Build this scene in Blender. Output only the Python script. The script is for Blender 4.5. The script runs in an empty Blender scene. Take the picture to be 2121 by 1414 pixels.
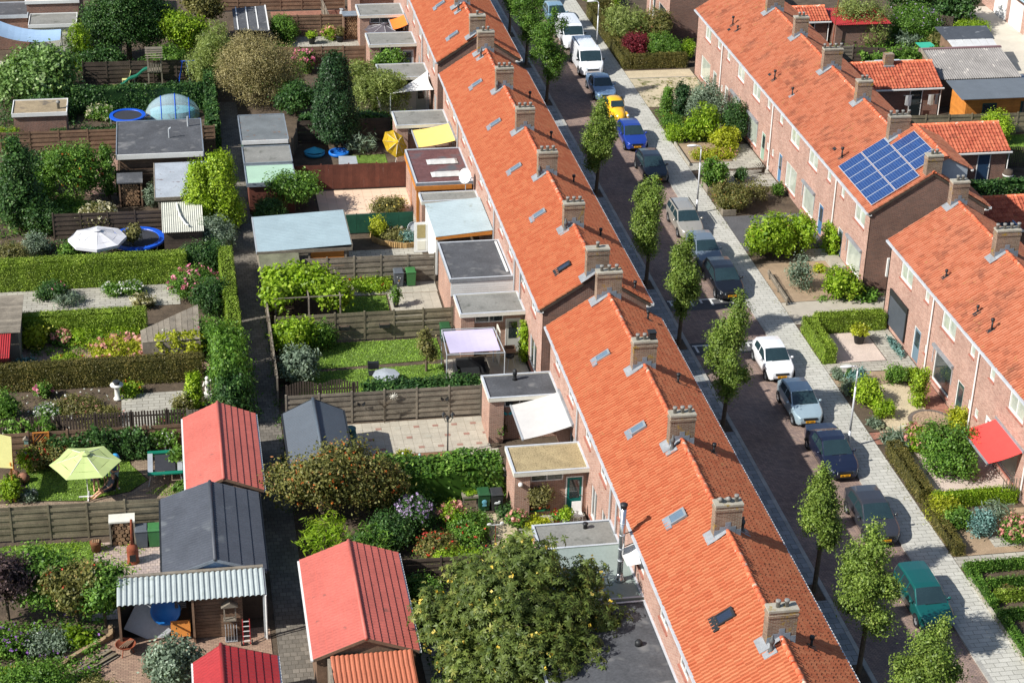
import bpy, math, random
import numpy as np
from mathutils import Vector, Matrix
random.seed(7); rng=np.random.default_rng(11)
sc=bpy.context.scene
# ------------------------------------------------------------ camera
CAMZ=50.0
yaw,pit,roll=0.189443,0.480134,0.0288264
fw=Vector((math.sin(yaw)*math.cos(pit),math.cos(yaw)*math.cos(pit),-math.sin(pit)))
rt=Vector((math.cos(yaw),-math.sin(yaw),0)); up=rt.cross(fw)
cr,sr=math.cos(roll),math.sin(roll)
r2=rt*cr+up*sr; u2=up*cr-rt*sr
cd=bpy.data.cameras.new('camera'); cam=bpy.data.objects.new('camera',cd); sc.collection.objects.link(cam)
cam.matrix_world=Matrix(((r2.x,u2.x,-fw.x,0),(r2.y,u2.y,-fw.y,0),(r2.z,u2.z,-fw.z,CAMZ),(0,0,0,1)))
cd.sensor_width=36; cd.lens=3924.6/2121*36; cd.clip_end=1500; cd.clip_start=1
sc.camera=cam
# ------------------------------------------------------------ light
SUN_AZ,SUN_EL=math.radians(17),math.radians(38.8)     # direction the light travels (from +X), height of the sun
L=Vector((math.cos(SUN_AZ)*math.cos(SUN_EL),math.sin(SUN_AZ)*math.cos(SUN_EL),-math.sin(SUN_EL)))
sd=bpy.data.lights.new('sun','SUN'); sun=bpy.data.objects.new('sun',sd); sc.collection.objects.link(sun)
sd.energy=5.0; sd.angle=math.radians(0.53); sd.color=(1,0.965,0.91)
sun.rotation_euler=L.to_track_quat('-Z','Y').to_euler()
wd=bpy.data.worlds.new('World'); sc.world=wd; wd.use_nodes=True
nt=wd.node_tree; bg=nt.nodes['Background']
sk=nt.nodes.new('ShaderNodeTexSky'); sk.sky_type='NISHITA'; sk.sun_disc=False
sk.sun_elevation=SUN_EL; sk.sun_rotation=math.atan2(-L.x,-L.y)
nt.links.new(sk.outputs[0],bg.inputs[0]); bg.inputs[1].default_value=0.09
vs=sc.view_settings; vs.view_transform='Standard'; vs.look='None'; vs.gamma=1; vs.exposure=0.55
try: vs.use_curve_mapping=False
except Exception: pass

# ------------------------------------------------------------ helpers
COL=sc.collection
INV={}
ID=Matrix.Identity(4)
def srgb(r,g,b,k=.82):
    f=lambda c:(c/255/12.92 if c<10.3 else ((c/255+.055)/1.055)**2.4)*k
    return (f(r),f(g),f(b),1)
def setp(o,p):
    o.parent=p; o.matrix_parent_inverse=INV.get(p.name,ID)
def tag(o,label=None,cat=None,group=None,kind=None):
    if label: o['label']=label
    if cat: o['category']=cat
    if group: o['group']=group
    if kind: o['kind']=kind
    return o
def thing(name,label,cat,loc=(0,0,0),group=None,rz=0):
    o=bpy.data.objects.new(name,None); COL.objects.link(o); o.location=loc; o.rotation_euler=(0,0,rz)
    o.empty_display_size=.3
    INV[o.name]=(Matrix.Translation(loc)@Matrix.Rotation(rz,4,'Z')).inverted()
    return tag(o,label,cat,group)
def obj(name,me,parent=None,local=False):
    o=bpy.data.objects.new(name,me); COL.objects.link(o)
    if parent:
        if local: o.parent=parent
        else: setp(o,parent)
    return o
def copy_tree(o,parent=None):
    c=o.copy(); COL.objects.link(c); c.parent=parent
    for ch in o.children: copy_tree(ch,c)
    return c
class MB:
    def __init__(s): s.v=[]; s.f=[]
    def add(s,v,f):
        n=len(s.v); s.v+= [tuple(p) for p in v]; s.f+=[tuple(i+n for i in q) for q in f]; return s
    def quad(s,a,b,c,d): return s.add([a,b,c,d],[(0,1,2,3)])
    def poly(s,p): return s.add(p,[tuple(range(len(p)))])
    def box(s,x0,x1,y0,y1,z0,z1):
        return s.add([(x0,y0,z0),(x1,y0,z0),(x1,y1,z0),(x0,y1,z0),(x0,y0,z1),(x1,y0,z1),(x1,y1,z1),(x0,y1,z1)],
          [(0,3,2,1),(4,5,6,7),(0,1,5,4),(1,2,6,5),(2,3,7,6),(3,0,4,7)])
    def hexa(s,p): return s.add(p,[(0,3,2,1),(4,5,6,7),(0,1,5,4),(1,2,6,5),(2,3,7,6),(3,0,4,7)])
    def prism(s,poly,axis,a,b):
        # poly in the plane normal to axis ('x': (y,z), 'y': (x,z), 'z': (x,y))
        n=len(poly)
        def P(p,t): return (t,p[0],p[1]) if axis=='x' else ((p[0],t,p[1]) if axis=='y' else (p[0],p[1],t))
        v=[P(p,a) for p in poly]+[P(p,b) for p in poly]
        f=[tuple(range(n)),tuple(range(2*n-1,n-1,-1))]+[(i,n+i,n+(i+1)%n,(i+1)%n) for i in range(n)]
        return s.add(v,f)
    def bar(s,p,q,w,h=None,upv=(0,0,1)):
        h=h or w; p=Vector(p);q=Vector(q); d=(q-p).normalized(); u=Vector(upv)
        if abs(d.dot(u))>.99: u=Vector((1,0,0))
        a=d.cross(u).normalized()*w/2; b=d.cross(a).normalized()*h/2
        v=[p-a-b,p+a-b,p+a+b,p-a+b,q-a-b,q+a-b,q+a+b,q-a+b]
        return s.hexa(v)
    def tube(s,p,q,r,r2=None,n=8,cap=True):
        r2=r if r2 is None else r2; p=Vector(p);q=Vector(q); d=(q-p).normalized(); u=Vector((0,0,1))
        if abs(d.z)>.95: u=Vector((1,0,0))
        a=d.cross(u).normalized(); b=d.cross(a)
        v=[]
        for c,rr in((p,r),(q,r2)):
            for i in range(n):
                t=2*math.pi*i/n; v.append(c+a*math.cos(t)*rr+b*math.sin(t)*rr)
        f=[(i,(i+1)%n,n+(i+1)%n,n+i) for i in range(n)]
        if cap: f+=[tuple(range(n-1,-1,-1)),tuple(range(n,2*n))]
        return s.add(v,f)
    def path(s,pts,rs,n=8):
        if not hasattr(rs,'__len__'): rs=[rs]*len(pts)
        for i in range(len(pts)-1): s.tube(pts[i],pts[i+1],rs[i],rs[i+1],n)
        return s
    def lathe(s,prof,c=(0,0,0),n=12,cap=True):
        v=[];f=[]
        for r,z in prof:
            for i in range(n):
                t=2*math.pi*i/n; v.append((c[0]+r*math.cos(t),c[1]+r*math.sin(t),c[2]+z))
        for k in range(len(prof)-1):
            for i in range(n): f.append((k*n+i,k*n+(i+1)%n,(k+1)*n+(i+1)%n,(k+1)*n+i))
        if cap: f.append(tuple(range(n-1,-1,-1))); f.append(tuple(range((len(prof)-1)*n,len(prof)*n)))
        return s.add(v,f)
    def ball(s,c,r,n=8,m=6):
        rx,ry,rz=r if hasattr(r,'__len__') else (r,r,r)
        v=[];f=[]
        for j in range(m+1):
            ph=math.pi*j/m
            for i in range(n):
                t=2*math.pi*i/n; v.append((c[0]+rx*math.sin(ph)*math.cos(t),c[1]+ry*math.sin(ph)*math.sin(t),c[2]+rz*math.cos(ph)))
        for j in range(m):
            for i in range(n): f.append((j*n+i,(j+1)*n+i,(j+1)*n+(i+1)%n,j*n+(i+1)%n))
        return s.add(v,f)
    def mesh(s,name,mat,smooth=False):
        me=bpy.data.meshes.new(name); me.from_pydata(s.v,[],s.f)
        if mat: me.materials.append(mat)
        if smooth: me.polygons.foreach_set('use_smooth',[True]*len(me.polygons))
        return me
    def build(s,name,mat,parent=None,smooth=False,local=False):
        if parent is None and s.v:
            a=np.array(s.v); o=((a[:,0].min()+a[:,0].max())/2,(a[:,1].min()+a[:,1].max())/2,a[:,2].min())
            s.v=[(p[0]-o[0],p[1]-o[1],p[2]-o[2]) for p in s.v]
            ob=obj(name,s.mesh(name,mat,smooth)); ob.location=o; INV[ob.name]=Matrix.Translation(o).inverted(); return ob
        return obj(name,s.mesh(name,mat,smooth),parent,local)
def np_mesh(name,V,Q,mat,rnd=None,smooth=False):
    """fast mesh from arrays; Q is (m,k) faces of equal size"""
    me=bpy.data.meshes.new(name); m,k=Q.shape
    me.vertices.add(len(V)); me.vertices.foreach_set('co',np.asarray(V,np.float32).ravel())
    me.loops.add(m*k); me.loops.foreach_set('vertex_index',Q.astype(np.int32).ravel())
    me.polygons.add(m); me.polygons.foreach_set('loop_start',np.arange(0,m*k,k,dtype=np.int32))
    try: me.polygons.foreach_set('loop_total',np.full(m,k,np.int32))
    except Exception: pass
    if rnd is not None:
        at=me.attributes.new('rnd','FLOAT','FACE'); at.data.foreach_set('value',np.asarray(rnd,np.float32))
    if mat: me.materials.append(mat)
    me.update(calc_edges=True)
    me.polygons.foreach_set('use_smooth',np.full(m,bool(smooth)))
    return me
UB={}
def ubox(name,mat,parent,c,s,rot=None):
    """one board/stone/panel: an object of its own on a shared unit cube"""
    if mat.name not in UB: UB[mat.name]=MB().box(-.5,.5,-.5,.5,-.5,.5).mesh('board',mat)
    o=bpy.data.objects.new(name,UB[mat.name]); COL.objects.link(o)
    if parent: setp(o,parent)
    m=Matrix.Translation(c)@(rot if rot is not None else ID)@Matrix.Diagonal((s[0],s[1],s[2],1))
    o.matrix_basis=m; return o

# ------------------------------------------------------------ materials
MATS={}
def newmat(name):
    m=bpy.data.materials.new(name); m.use_nodes=True; n=m.node_tree.nodes; l=m.node_tree.links
    return m,n,l,n['Principled BSDF']
def vmath(n,l,op,a,b):
    x=n.new('ShaderNodeMath'); x.operation=op
    for i,v in enumerate((a,b)):
        if v is None: continue
        if isinstance(v,(int,float)): x.inputs[i].default_value=v
        else: l.new(v,x.inputs[i])
    return x.outputs[0]
def mixc(n,l,fac,a,b,mode='MIX'):
    x=n.new('ShaderNodeMix'); x.data_type='RGBA'; x.blend_type=mode
    for s,v in((x.inputs[0],fac),(x.inputs[6],a),(x.inputs[7],b)):
        if isinstance(v,(int,float,tuple)): s.default_value=v
        else: l.new(v,s)
    return x.outputs[2]
def noise(n,l,vec,scale,det=4,rough=.6):
    x=n.new('ShaderNodeTexNoise'); x.inputs['Scale'].default_value=scale; x.inputs['Detail'].default_value=det; x.inputs['Roughness'].default_value=rough
    l.new(vec,x.inputs['Vector']); return x.outputs['Fac']
def ramp(n,l,fac,stops):
    x=n.new('ShaderNodeValToRGB'); e=x.color_ramp.elements
    while len(e)<len(stops): e.new(.5)
    for k,(p,c) in enumerate(stops): e[k].position=p; e[k].color=c if hasattr(c,'__len__') else (c,c,c,1)
    l.new(fac,x.inputs[0]); return x.outputs[0]
def mat(name,c,rough=.8,v=.25,sc_=1.2,c2=None,bump=.15,bsc=60,orand=0,metal=0,spec=.35,stain=None,coat=0):
    if name in MATS: return MATS[name]
    m,n,l,b=newmat(name); g=n.new('ShaderNodeNewGeometry').outputs['Position']
    f=noise(n,l,g,sc_,3,.65); f=ramp(n,l,f,[(.3,0),(.7,1)])
    d=tuple(x*(1-v) for x in c[:3])+(1,); u=c2 or tuple(min(1,x*(1+v)) for x in c[:3])+(1,)
    col=mixc(n,l,f,d,u)
    f2=noise(n,l,g,sc_*14,1,.7); f2=ramp(n,l,f2,[(.3,1-v*.8),(.7,1+v*.5)])
    col=mixc(n,l,1.0,col,f2,'MULTIPLY')
    if stain:
        s=noise(n,l,g,stain[1],2,.7); s=ramp(n,l,s,[(stain[2],0),(stain[2]+.12,1)]); col=mixc(n,l,s,col,stain[0])
    if orand:
        r=n.new('ShaderNodeObjectInfo').outputs['Random']; r=ramp(n,l,r,[(0,1-orand),(1,1+orand)]); col=mixc(n,l,1.0,col,r,'MULTIPLY')
    l.new(col,b.inputs['Base Color']); b.inputs['Roughness'].default_value=rough; b.inputs['Metallic'].default_value=metal
    b.inputs['Specular IOR Level'].default_value=spec; b.inputs['Coat Weight'].default_value=coat; b.inputs['Coat Roughness'].default_value=.05
    if bump:
        bn=n.new('ShaderNodeBump'); bn.inputs['Strength'].default_value=bump; bn.inputs['Distance'].default_value=.02
        l.new(noise(n,l,g,bsc,1,.7),bn.inputs['Height']); l.new(bn.outputs[0],b.inputs['Normal'])
    MATS[name]=m; return m
def wallcoord(n,l,flat=False,rot=0):
    g=n.new('ShaderNodeNewGeometry'); s=n.new('ShaderNodeSeparateXYZ'); l.new(g.outputs['Position'],s.inputs[0])
    c=n.new('ShaderNodeCombineXYZ')
    if flat:
        if rot:
            x=n.new('ShaderNodeVectorRotate'); x.rotation_type='Z_AXIS'; x.inputs['Angle'].default_value=rot; l.new(g.outputs['Position'],x.inputs['Vector'])
            return x.outputs[0],g.outputs['Position']
        l.new(s.outputs[0],c.inputs[0]); l.new(s.outputs[1],c.inputs[1])
    else:
        ns=n.new('ShaderNodeSeparateXYZ'); l.new(g.outputs['True Normal'],ns.inputs[0])
        ax=vmath(n,l,'ABSOLUTE',ns.outputs[0],None); k=vmath(n,l,'GREATER_THAN',ax,.5)
        a=vmath(n,l,'MULTIPLY',s.outputs[1],k); k2=vmath(n,l,'SUBTRACT',1.0,k); bb=vmath(n,l,'MULTIPLY',s.outputs[0],k2)
        l.new(vmath(n,l,'ADD',a,bb),c.inputs[0]); l.new(s.outputs[2],c.inputs[1])
    return c.outputs[0],g.outputs['Position']
def brickmat(name,c1,c2,mort,bw=.22,rh=.065,ms=.011,flat=False,rot=0,rough=.9,bump=.4,off=.5,tint=.25,stain=None,ts=.6):
    if name in MATS: return MATS[name]
    m,n,l,b=newmat(name); v,pos=wallcoord(n,l,flat,rot)
    t=n.new('ShaderNodeTexBrick'); l.new(v,t.inputs['Vector']); t.offset=off
    t.inputs['Color1'].default_value=c1; t.inputs['Color2'].default_value=c2; t.inputs['Mortar'].default_value=mort
    t.inputs['Scale'].default_value=1; t.inputs['Mortar Size'].default_value=ms; t.inputs['Brick Width'].default_value=bw; t.inputs['Row Height'].default_value=rh
    t.inputs['Bias'].default_value=0
    f=noise(n,l,pos,ts,3,.7); f=ramp(n,l,f,[(.25,1-tint),(.75,1+tint*.7)])
    col=mixc(n,l,1.0,t.outputs['Color'],f,'MULTIPLY')
    f2=noise(n,l,pos,22,1,.7); f2=ramp(n,l,f2,[(.3,.82),(.7,1.12)]); col=mixc(n,l,1.0,col,f2,'MULTIPLY')
    if stain:
        s=noise(n,l,pos,stain[1],3,.75); s=ramp(n,l,s,[(stain[2],0),(stain[2]+.12,1)]); col=mixc(n,l,s,col,stain[0])
    l.new(col,b.inputs['Base Color']); b.inputs['Roughness'].default_value=rough; b.inputs['Specular IOR Level'].default_value=.25
    bn=n.new('ShaderNodeBump'); bn.inputs['Strength'].default_value=bump; bn.inputs['Distance'].default_value=.01; bn.invert=True
    l.new(t.outputs['Fac'],bn.inputs['Height']); l.new(bn.outputs[0],b.inputs['Normal'])
    MATS[name]=m; return m
def tilemat(name,c1,c2,dark,moss,tw=.205,tr=.31,axis='y',lich=.64,rough=.72):
    """clay tiles: one tone per tile, weathering patches, lichen"""
    m,n,l,b=newmat(name); g=n.new('ShaderNodeNewGeometry').outputs['Position']
    at=n.new('ShaderNodeAttribute'); at.attribute_name='rnd'; oi=n.new('ShaderNodeObjectInfo')
    w=vmath(n,l,'FRACT',vmath(n,l,'ADD',at.outputs['Fac'],oi.outputs['Random']),None)
    col=mixc(n,l,w,c1,c2)
    p=noise(n,l,g,.55,4,.7); p2=vmath(n,l,'MULTIPLY_ADD',w,.16); p2.node.inputs[2].default_value=0; l.new(p,p2.node.inputs[2])
    f=ramp(n,l,p2,[(moss,0),(moss+.2,.6)]); col=mixc(n,l,f,col,dark)
    q=noise(n,l,g,5,2,.75); q=ramp(n,l,q,[(lich,0),(lich+.06,1)])
    q2=noise(n,l,g,.8,1,.6); q2=ramp(n,l,q2,[(.5,0),(.62,1)]); q=vmath(n,l,'MULTIPLY',q,q2); col=mixc(n,l,q,col,srgb(214,160,104,.6))
    h=noise(n,l,g,30,1,.7); h=ramp(n,l,h,[(.3,.8),(.7,1.12)]); col=mixc(n,l,1.0,col,h,'MULTIPLY')
    l.new(col,b.inputs['Base Color']); b.inputs['Roughness'].default_value=rough; b.inputs['Specular IOR Level'].default_value=.3
    MATS[name]=m; return m
def leafmat(name,lo,hi,top=None,trans=.32,rough=.5):
    if name in MATS: return MATS[name]
    m,n,l,b=newmat(name); a=n.new('ShaderNodeAttribute'); a.attribute_name='rnd'
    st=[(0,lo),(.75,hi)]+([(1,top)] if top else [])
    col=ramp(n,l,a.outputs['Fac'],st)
    g=n.new('ShaderNodeNewGeometry').outputs['Position']; f=noise(n,l,g,1.1,1,.6); f=ramp(n,l,f,[(.3,.72),(.7,1.2)])
    col=mixc(n,l,1.0,col,f,'MULTIPLY')
    l.new(col,b.inputs['Base Color']); b.inputs['Roughness'].default_value=rough; b.inputs['Specular IOR Level'].default_value=.3
    t=n.new('ShaderNodeBsdfTranslucent'); l.new(mixc(n,l,1.0,col,(1.15,1.2,.6,1),'MULTIPLY'),t.inputs[0])
    x=n.new('ShaderNodeMixShader'); x.inputs[0].default_value=trans
    l.new(b.outputs[0],x.inputs[1]); l.new(t.outputs[0],x.inputs[2]); l.new(x.outputs[0],n['Material Output'].inputs[0])
    MATS[name]=m; return m
def paint(name,c,rough=.3,metal=0,coat=.6,v=.04):
    return mat(name,c,rough,v,.8,bump=0,metal=metal,coat=coat,spec=.5)
WHITE=mat('white_paint',srgb(240,240,236,.8),.45,.06,.9,bump=.03)
CREAM=mat('cream_paint',srgb(232,229,214,.8),.5,.08,.9,bump=.03)
GLASS=mat('window_glass',srgb(70,84,88,.45),.04,.35,.7,bump=0,spec=.9,coat=.5)
CURT=mat('curtained_glass',srgb(196,204,190,.75),.06,.18,1.6,bump=0,spec=.8,coat=.6)
CARGL=mat('car_glass',srgb(50,72,76,.55),.04,.12,1.5,bump=0,spec=.9,coat=.5)
BRICK=brickmat('facade_brick',srgb(206,158,138,.72),srgb(166,112,94,.72),srgb(206,188,174,.72),tint=.2)
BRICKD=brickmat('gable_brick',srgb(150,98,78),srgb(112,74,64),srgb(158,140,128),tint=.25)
BRICKC=brickmat('chimney_brick',srgb(164,134,112,.7),srgb(124,88,70,.7),srgb(174,162,144,.7),tint=.35,stain=(srgb(172,140,54,.7),1.9,.58))
BRICKA=brickmat('annex_brick',srgb(186,134,112),srgb(150,104,86),srgb(196,178,162),tint=.2)
TILE=tilemat('orange_roof_tile',srgb(234,146,102,.6),srgb(220,122,82,.6),srgb(180,102,74,.55),.76)
TILE_R=tilemat('weathered_roof_tile',srgb(234,154,118,.6),srgb(218,130,94,.6),srgb(146,98,82,.52),.60,lich=.6)
TILE_A=tilemat('annex_roof_tile',srgb(224,126,92,.6),srgb(190,92,66,.6),srgb(140,80,62,.55),.66,tw=.25,tr=.3,axis='x')
RIDGE=mat('ridge_tile_clay',srgb(232,124,84,.8),.75,.2,1.5,bump=.2,bsc=20,orand=.12,stain=(srgb(226,206,184,.8),3.2,.58))
LEAD=mat('lead_flashing',srgb(178,182,186,.52),.65,.2,2,bump=.2,bsc=14)
LEADD=mat('dark_lead',srgb(140,150,160,.7),.55,.2,2,bump=.2,bsc=14)
ZINC=mat('zinc_gutter',srgb(206,212,218,.75),.45,.12,1.5,bump=.05)
BITUM=mat('grey_bitumen_felt',srgb(148,148,142,.7),.9,.16,.7,bump=.3,bsc=90,stain=(srgb(110,112,104,.7),1.2,.6))
BITD=mat('dark_bitumen_felt',srgb(92,94,98,.7),.85,.25,.7,bump=.25,bsc=90,stain=(srgb(128,128,128,.7),.9,.58))
BITG=mat('green_grey_felt',srgb(150,164,158,.75),.85,.08,.6,bump=.2,bsc=90)
CONC=mat('concrete',srgb(184,178,162,.68),.9,.2,1.4,bump=.2,stain=(srgb(172,146,70,.65),2.2,.62))
BLACKM=mat('black_metal',srgb(44,46,48,.8),.5,.2,2,bump=.05)
POT=mat('grey_flue',srgb(150,148,142,.7),.55,.2,3,bump=.05)
STEEL=mat('stainless_steel',srgb(214,216,218,.9),.22,.08,2,bump=0,metal=.9)
GALV=mat('galvanised_steel',srgb(198,204,208,.8),.4,.1,2,bump=0,metal=.3)
WOODG=mat('weathered_grey_wood',srgb(152,142,126,.66),.9,.28,1.6,bump=.35,bsc=30,orand=.2)
WOODGN=mat('greenish_grey_wood',srgb(144,134,110,.68),.9,.28,1.6,bump=.35,bsc=30,orand=.2)
WOODB=mat('brown_stained_wood',srgb(142,114,92,.7),.85,.25,1.6,bump=.3,bsc=30,orand=.16)
WOODD=mat('dark_stained_wood',srgb(88,76,66,.72),.85,.25,1.6,bump=.3,bsc=30,orand=.2)
WOODR=mat('red_brown_wood',srgb(116,68,54,.75),.8,.2,1.6,bump=.3,bsc=30,orand=.14)
WOODO=mat('orange_varnished_wood',srgb(214,138,62,.78),.6,.16,1.6,bump=.2,bsc=30,orand=.1)
SOIL=mat('garden_soil',srgb(116,100,82,.5),.95,.35,1.1,bump=.7,bsc=14)
GRASS=leafmat('lawn_grass',srgb(92,132,34,.8),srgb(150,184,66,.85),trans=.2)
LAWNB=mat('lawn_ground',srgb(112,142,54,.6),.95,.3,1.4,bump=.6,bsc=50)
# ============================================================ setting
def sheet(name,x0,x1,y0,y1,z,m,kind='structure'):
    o=MB().quad((x0,y0,0),(x1,y0,0),(x1,y1,0),(x0,y1,0)).build(name,m); o.location.z=z; o['kind']=kind; return o
def polysheet(name,pts,z,m,kind='structure'):
    o=MB().poly([(p[0],p[1],0) for p in pts]).build(name,m); o.location.z=z; o['kind']=kind; return o
ROADB=brickmat('road_clinker',srgb(172,146,132,.8),srgb(140,120,114,.8),srgb(112,104,94,.7),.21,.105,.008,flat=True,rot=math.radians(45),tint=.3,ts=.35,stain=(srgb(128,116,106,.7),.7,.62))
PAVE=brickmat('grey_pavement_slab',srgb(204,202,192,.8),srgb(190,188,178,.8),srgb(136,134,124,.7),.6,.3,.012,flat=True,rot=0,tint=.12)
PAVEL=brickmat('grey_street_slab',srgb(176,180,180,.75),srgb(146,152,154,.75),srgb(110,112,108,.7),.6,.4,.014,flat=True,tint=.2)
ALLEY=brickmat('alley_paver',srgb(158,150,138,.6),srgb(130,124,114,.6),srgb(100,94,84,.7),.3,.3,.014,flat=True,off=.5,tint=.25)
GREYPAV=brickmat('grey_garden_paver',srgb(196,192,178,.75),srgb(176,172,160,.75),srgb(124,118,104,.7),.6,.3,.014,flat=True,tint=.18)
PINKPAV=brickmat('pink_brick_paver',srgb(192,156,138,.75),srgb(164,132,120,.75),srgb(136,118,104,.7),.22,.11,.01,flat=True,tint=.18)
REDPAV=brickmat('red_brick_paver',srgb(190,130,108,.75),srgb(160,104,88,.75),srgb(146,124,108,.7),.22,.11,.01,flat=True,tint=.2)
MIXPAV=brickmat('mixed_paver',srgb(206,184,168,.75),srgb(178,160,152,.75),srgb(140,126,116,.7),.21,.21,.012,flat=True,tint=.15)
GRAVEL=mat('pale_gravel',srgb(214,198,166,.75),.95,.12,1.2,bump=1,bsc=30,stain=(srgb(176,156,124,.75),22,.52))
GRAVELP=mat('pink_white_gravel',srgb(218,200,186,.78),.95,.1,1.2,bump=1,bsc=30,stain=(srgb(184,166,156,.75),22,.54))
GRAVELD=mat('dark_slate_chips',srgb(104,104,106,.7),.95,.14,1.2,bump=1,bsc=30,stain=(srgb(70,70,74,.7),20,.54))
BARK=mat('bark_mulch',srgb(156,116,88,.65),.95,.25,2,bump=1,bsc=26,stain=(srgb(106,76,58,.65),18,.54))
SANDY=mat('bare_sandy_soil',srgb(178,154,126,.68),.95,.18,1.2,bump=.7,bsc=16)
WEEDY=mat('weedy_gravel',srgb(204,190,160,.72),.95,.14,1.0,bump=.7,bsc=26,stain=(srgb(128,132,80,.6),1.6,.52))
sheet('ground',-700,700,-300,1200,-.25,SOIL)
sheet('garden_soil_west',-60,24.1,20,240,-.03,SOIL)
sheet('garden_soil_east',34.93,120,20,240,-.03,SOIL)
sheet('road',28.1,32.9,20,240,-.09,ROADB)
sheet('pavement_west',24.0,27.9,20,240,0,PAVEL)
sheet('pavement_east',33.1,34.95,20,240,0,PAVE)
sheet('alley_path',2.95,4.4,20,135,.004,ALLEY)
kerbm=mat('concrete_kerb',srgb(186,184,176,.72),.9,.15,1.5,bump=.2,orand=.1)
for nm,x in (('kerb_west',28.0),('kerb_east',33.0)):
    k=MB().box(x-.09,x+.09,20,240,-.24,-.14).build(nm,kerbm); k['kind']='structure'
    for i in range(112): ubox('kerb_stone',kerbm,k,(x,52.5+i,-.04),(.2,.985,.1))
# speed hump: asphalt bands with painted comb marks
ASPH=mat('dark_asphalt',srgb(92,92,94,.7),.9,.15,2,bump=.4,bsc=60)
ROADW=mat('road_paint',srgb(226,226,222,.75),.7,.12,3,bump=.1)
for y in (97.35,91.75):
    sheet('asphalt_band',28.12,32.88,y-.35,y+1.15,-.086,ASPH)
    m=MB()
    yy=y+.95 if y>95 else y+.75
    s=-1
    m.box(28.25,32.6,yy,yy+.13,-.086,-.080)
    for i in range(7):
        ln=.75 if i%2==0 else .4
        m.box(28.35+i*.62,28.35+i*.62+.13,yy-ln,yy-.004,-.086,-.080)
    o=m.build('road_marking',ROADW); o['kind']='structure'
# kerb-side gutter drains in the road
# ============================================================ terraced houses
TW=.205
PROFW=[(0,-.03),(.025,.004),(.10,.02),(.15,.07),(.183,.066),(.205,-.03)]
PROFE=[(0,-.005),(.045,.035),(.09,.078),(.115,.078),(.16,.03),(.205,-.005)]
def tile_local(tl,side):
    v=[]; PROF=PROFW if side=='W' else PROFE
    for u,h in PROF: v.append((u,0,h+(.034 if side=='W' else .024)))
    for u,h in PROF: v.append((u,tl+.05,h))
    for u,h in PROF: v.append((u,0,h-.004))
    f=[(i,i+1,7+i,6+i) for i in range(5)]+[(12+i,13+i,1+i,i) for i in range(5)]
    return np.array(v,float),np.array(f)
TILEME={}
def tiles(roof,y0,y1,E,R,m,nind=0,side='W',tw=TW,axis='y',rows=None):
    """clay tiles from eave E=(x,z) to ridge R=(x,z) between y0 and y1 (axis 'x': E,R are (y,z), spans x)"""
    E=np.array(E,float);R=np.array(R,float); Ls=np.hypot(*(R-E)); s2=(R-E)/Ls
    rows=rows or max(1,round(Ls/.345)); tl=Ls/rows
    if axis=='y':
        S=np.array([s2[0],0,s2[1]]); U=np.array([0,1.,0]) if side=='E' else np.array([0,-1.,0])
        O=np.array([E[0],y0 if side=='E' else y1,E[1]])
    else:
        S=np.array([0,s2[0],s2[1]]); U=np.array([1.,0,0]) if side=='W' else np.array([-1.,0,0])
        O=np.array([y0 if side=='W' else y1,E[0],E[1]])
    N=np.cross(U,S)
    if N[2]<0: N=-N
    n=max(1,round((y1-y0)/tw)); k=(y1-y0)/n/.205
    T,Fc=tile_local(tl,side); T=T*np.array([k,1,1])
    ci,ri=np.meshgrid(np.arange(n),np.arange(rows),indexing='ij'); ci=ci.ravel(); ri=ri.ravel()
    org=O+np.outer(ci*(y1-y0)/n,U)+np.outer(ri*tl,S)+np.outer(rng.normal(0,.006,len(ci)),N)+np.outer(rng.normal(0,.008,len(ci)),S)
    yy=org[:,1]; order=np.argsort(yy,kind='stable')
    ind=order[:nind]; rest=order[nind:]
    W=T[:,0:1]*U+T[:,1:2]*S+T[:,2:3]*N
    if len(rest):
        V=(org[rest][:,None,:]+W[None]).reshape(-1,3)
        Q=(Fc[None]+(np.arange(len(rest))*18)[:,None,None]).reshape(-1,4)
        o=obj('roof_tiles',np_mesh('roof_tiles',V,Q,m,np.repeat(rng.uniform(0,1,len(rest)),len(Fc))),roof); o['kind']='stuff'
    if nind:
        key=(m.name,round(tl,3),round(k,3),side)
        if key not in TILEME: TILEME[key]=np_mesh('roof_tile',T,Fc,m)
        for i in ind:
            o=bpy.data.objects.new('roof_tile',TILEME[key]); COL.objects.link(o); setp(o,roof)
            p=org[i]; o.matrix_basis=Matrix(((U[0],S[0],N[0],p[0]),(U[1],S[1],N[1],p[1]),(U[2],S[2],N[2],p[2]),(0,0,0,1)))
RT=None
def ridge(roof,y0,y1,x,z,axis='y',r=.13):
    global RT
    if RT is None:
        m=MB(); n=7; v=[]
        for (s,rr) in((-.2,.128),(.2,.108)):
            for i in range(n):
                a=math.pi*(-.08+1.16*i/(n-1)); v.append((rr*math.cos(a),s,rr*math.sin(a)*.9))
        f=[(i,i+1,n+i+1,n+i) for i in range(n-1)]+[tuple(range(n))]
        RT=m.add(v,f).mesh('ridge_tile',RIDGE,True)
    n=max(1,round((y1-y0)/.37)); d=(y1-y0)/n
    for i in range(n):
        o=bpy.data.objects.new('ridge_tile',RT); COL.objects.link(o); setp(o,roof)
        p=y0+(i+.5)*d
        o.location=(x+random.gauss(0,.008),p,z+random.gauss(0,.008)) if axis=='y' else (p,x,z)
        o.rotation_euler=(random.gauss(0,.02),0,(0 if axis=='y' else math.pi/2)+random.gauss(0,.03))
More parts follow.
